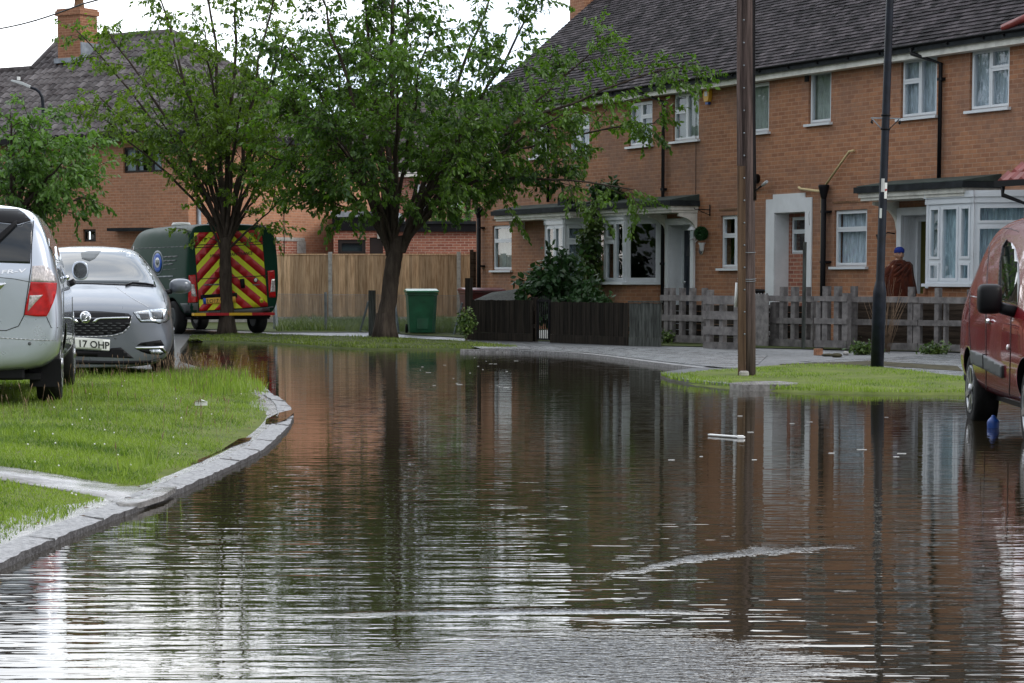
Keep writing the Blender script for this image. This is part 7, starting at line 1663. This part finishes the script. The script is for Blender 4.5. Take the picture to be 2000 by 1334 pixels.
# skinned body: pelvis root, legs, spine, arms folded under the cloak
V_ = [((0, 0, .86), .12), ((0, 0, 1.02), .115), ((0, .0, 1.20), .125), ((0, .005, 1.31), .105), ((0, -.005, 1.38), .068), ((0, -.012, 1.46), .060),
      ((.09, 0, .80), .085), ((.10, -.01, .45), .058), ((.10, .02, .09), .038), ((.105, -.13, .04), .03), ((-.09, 0, .80), .085), ((-.10, -.01, .45), .058), ((-.10, .02, .09), .038), ((-.105, -.13, .04), .03),
      ((.155, .0, 1.28), .06), ((.20, .0, 1.02), .042), ((.11, -.10, .98), .034), ((.05, -.12, 1.0), .028), ((-.155, .0, 1.28), .06), ((-.22, -.0, 1.06), .042), ((-.14, -.09, 1.08), .034), ((-.07, -.115, 1.1), .028)]
E_ = [(0,1),(1,2),(2,3),(3,4),(4,5),(0,6),(6,7),(7,8),(8,9),(0,10),(10,11),(11,12),(12,13),(3,14),(14,15),(15,16),(16,17),(3,18),(18,19),(19,20),(20,21)]
def finger_set(hx, hy, hz_, sx):
    for k in range(4):
        a = len(V_); V_.append(((hx - sx * .035, hy - .012, hz_ + .028 - k * .018), .009)); V_.append(((hx - sx * (.075 - .006 * abs(k - 1.4)), hy - .012, hz_ + .024 - k * .019), .0075)); V_.append(((hx - sx * .088, hy + .008, hz_ + .020 - k * .019), .0065)); r_i = 17 if sx > 0 else 21; E_.extend([(r_i, a), (a, a + 1), (a + 1, a + 2)])
    a = len(V_); V_.append(((hx - sx * .012, hy - .03, hz_ + .045), .010)); V_.append(((hx - sx * .045, hy - .04, hz_ + .06), .008)); E_.extend([(17 if sx > 0 else 21, a), (a, a + 1)])
finger_set(.05, -.12, 1.0, 1); finger_set(-.07, -.115, 1.1, -1)
me = bpy.data.meshes.new('body'); me.from_pydata([v[0] for v in V_], E_, []); ob = bpy.data.objects.new('tmp', me); C.objects.link(ob)
md = ob.modifiers.new('skin', 'SKIN'); ob.modifiers.new('sub', 'SUBSURF').levels = 1; ob.modifiers['sub'].render_levels = 1
for i, v in enumerate(V_): me.skin_vertices[0].data[i].radius = (v[1], v[1]); me.skin_vertices[0].data[i].use_root = i == 0
bpy.context.view_layer.update(); m2 = bpy.data.meshes.new_from_object(ob.evaluated_get(bpy.context.evaluated_depsgraph_get())); bpy.data.objects.remove(ob)
# head joined to the same mesh
bm = bmesh.new(); bm.from_mesh(m2); hd = MB(); hd.blob((0, -.015, 1.49), (.069, .093, .114), 28, 22)
for i, (x, y, z) in enumerate(hd.v):
    dz = (z - 1.49) / .112; fy = (y + .015) / .095; nx = x * (1 - .30 * max(0, -dz) ** 1.5)      # narrowing chin
    ny = y
    if fy < -.2:
        ax_ = abs(x)
        ny -= .026 * math.exp(-(x / .012) ** 2 - ((z - 1.475) / .024) ** 2)                 # nose
        ny -= .010 * math.exp(-(x / .026) ** 2 - ((z - 1.438) / .009) ** 2)                 # lips
        ny += .014 * math.exp(-((ax_ - .031) / .014) ** 2 - ((z - 1.493) / .013) ** 2)      # eye sockets
        ny -= .006 * math.exp(-((ax_ - .03) / .03) ** 2 - ((z - 1.515) / .010) ** 2)        # brow
        ny -= .012 * math.exp(-(x / .025) ** 2 - ((z - 1.398) / .014) ** 2)                 # chin
    ax_ = abs(x)
    if ax_ > .060 and abs(z - 1.48) < .03 and abs(y) < .035: nx += math.copysign(.014, x)    # ears
    hd.v[i] = (nx, ny, z)
vs = [bm.verts.new(v) for v in hd.v]
for f in hd.f: bm.faces.new([vs[k] for k in f])
bmesh.ops.recalc_face_normals(bm, faces=bm.faces); bm.to_mesh(m2); bm.free(); m2.materials.clear(); m2.materials.append(MATS['skin'])
for p in m2.polygons: p.use_smooth = True
bo_ = bpy.data.objects.new('body', m2); C.objects.link(bo_); bo_.parent = per; m2.name = 'body'
for sx in (-1, 1):
    mb = MB(); mb.blob((sx * .029, -.088, 1.494), (.0125, .008, .0075), 12, 8); e_ = mb.build('eye', 'litter_white', parent=per); mb = MB(); mb.blob((sx * .029, -.0945, 1.494), (.006, .003, .006), 10, 6); mb.build('iris', 'ink', parent=e_)
    mb = MB(); mb.tube([(sx * .014, -.103, 1.512), (sx * .030, -.103, 1.517), (sx * .046, -.092, 1.511)], .0035, 5); mb.build('eyebrow', 'ink', parent=per)
mb = MB(); mb.tube([(-.021, -.103, 1.439), (0, -.116, 1.437), (.021, -.103, 1.439)], [.002, .0055, .002], 6); mb.build('mouth', 'lip_and_reflection_brown', parent=per)
# head wrap
mb = MB(); mb.s = True; rings = []
for j, (z, r) in enumerate(((1.517, 1.10), (1.530, 1.14), (1.55, 1.15), (1.575, 1.08), (1.598, .86), (1.612, .5), (1.617, .05))):
    rings.append([mb.V((.0725 * r * math.cos(a) * (1 + .02 * math.sin(5 * a + j)), -.010 + .098 * r * math.sin(a) * (1 + .02 * math.sin(4 * a + j)), z - .022 * math.sin(a) * (j < 3) * (1 if math.sin(a) > 0 else .2) + .003 * math.sin(7 * a + j * 2))) for a in [2 * math.pi * k / 28 for k in range(28)]])
for A_, B_ in zip(rings, rings[1:]):
    for k in range(28): mb.F((A_[k], A_[(k+1) % 28], B_[(k+1) % 28], B_[k]))
mb.F(rings[-1]); mb.build('headwrap', 'headwrap', parent=per)
# cloak: heavy cloth gathered at the neck, hanging to the calves, right elbow lifting it out
mb = MB(); mb.s = True; rings = []; n = 72
prof = [(1.395, .066, .07, 0), (1.40, .085, .088, 0), (1.375, .12, .10, 0), (1.345, .18, .115, 0), (1.29, .225, .135, 0), (1.20, .250, .16, -.02), (1.08, .28, .20, -.035), (.95, .285, .20, -.01), (.82, .285, .19, .015), (.65, .30, .19, .02), (.45, .31, .2, .02), (.28, .315, .205, .02)]
for j, (z, rx, ry, cx) in enumerate(prof):
    ring = []
    for k in range(n):
        a = 2 * math.pi * k / n; fold = min(1, j / 6) * (.018 * math.sin(9 * a + 1.2 + j * .12) + .011 * math.sin(17 * a + j * .35))
        bulge = .05 * math.exp(-((a - math.pi) / .55) ** 2) * math.exp(-((z - 1.06) / .13) ** 2)       # elbow to the viewer's left
        drape = .045 * math.sin(a * 1.0 + .6) * min(1, j / 4) if j > 2 else 0
        x = cx + (rx + fold + bulge) * math.cos(a); y = (ry + fold) * math.sin(a); zz = z + (.03 * math.cos(a - .4) if 2 < j < 8 else 0) + (.02 * math.sin(3 * a) if j == len(prof) - 1 else 0)
        ring.append(mb.V((x, y, zz)))
    rings.append(ring)
for A_, B_ in zip(rings, rings[1:]):
    for k in range(n): mb.F((A_[k], B_[k], B_[(k+1) % n], A_[(k+1) % n]))
sh_ = mb.build('cloak', 'shawl', parent=per)
# front overlap thrown across to the shoulder: diagonal rolls
for (pts, r0) in (([(-.20, -.13, 1.08), (-.08, -.20, 1.16), (.06, -.185, 1.26), (.13, -.10, 1.345)], .030), ([(-.24, -.10, 1.13), (-.10, -.175, 1.22), (.03, -.155, 1.31), (.09, -.07, 1.375)], .026), ([(-.12, -.12, 1.33), (0, -.13, 1.30), (.10, -.10, 1.33), (.13, -.02, 1.37)], .028), ([(-.22, -.16, .98), (-.04, -.225, 1.05), (.10, -.20, 1.17), (.18, -.10, 1.30)], .024)):
    P_ = [Vector(p) for p in pts]; f_ = bez(P_[0], P_[1], P_[2], P_[3], 12); m3 = MB(); m3.tube([p + Vector((0, .012, 0)) for p in f_], [r0 * math.sin(math.pi * (k + 1.2) / 14.4) for k in range(13)], 10); m3.build('fold', 'shawl', parent=sh_)
# dry straggling stems in front of the person
q = gp(1738, 690, ZL) + Vector((0, .5, 0)); mb = MB(); r6 = random.Random(6)
for k in range(46):
    x0 = r6.uniform(-.16, .2); e = Vector((x0 * 1.5 + r6.uniform(-.15, .15), r6.uniform(-.1, .1), r6.uniform(.6, 1.18))); mb.tube([Vector((x0 * .4, 0, 0)), e * .5 + Vector((r6.uniform(-.06, .06), 0, 0)), e], [.0035, .003, .0015], 4)
dp = thing('dry_plant', 'dry straw-coloured stems growing behind the fence in front of the person', 'dry plant', q); mb.build('stems', 'twig', parent=dp)

# belt of trees and a hedge off to the left, mirrored in the windows and shading the street
r7 = np.random.default_rng(77); P_, D_ = [], []
for (cx_, cy_, cz_, rx_, rz_, n_) in ((-24, 16, 5, 4.5, 4, 5200), (-27, 27, 4.5, 4.5, 4, 5200), (-20, 4, 5, 4.5, 4.2, 5200), (-15, -9, 5.5, 5, 4.4, 5200), (-5, -18, 5, 5, 4.2, 4500), (-30, 38, 4.5, 4.5, 4, 4000), (8, -22, 5, 5, 4.5, 3000), (-20.5, 58, 4, 4, 4.2, 4500), (-20, 48, 3.2, 3.4, 3.4, 3500)):
    v = r7.normal(0, 1, (n_, 3)); v /= np.linalg.norm(v, axis=1)[:, None]; rr_ = r7.uniform(.55, 1.08, n_)[:, None] * (1 + .2 * np.sin(v[:, :1] * 5 + v[:, 1:2] * 4)); P_.append(v * rr_ * np.array([rx_, rx_, rz_]) + np.array([cx_, cy_, cz_])); D_.append(v)
o = leaves_mesh('far_trees', 'leaf_cherry', np.concatenate(P_), np.concatenate(D_), .55, 78, None, .7, .3); o['kind'] = 'stuff'
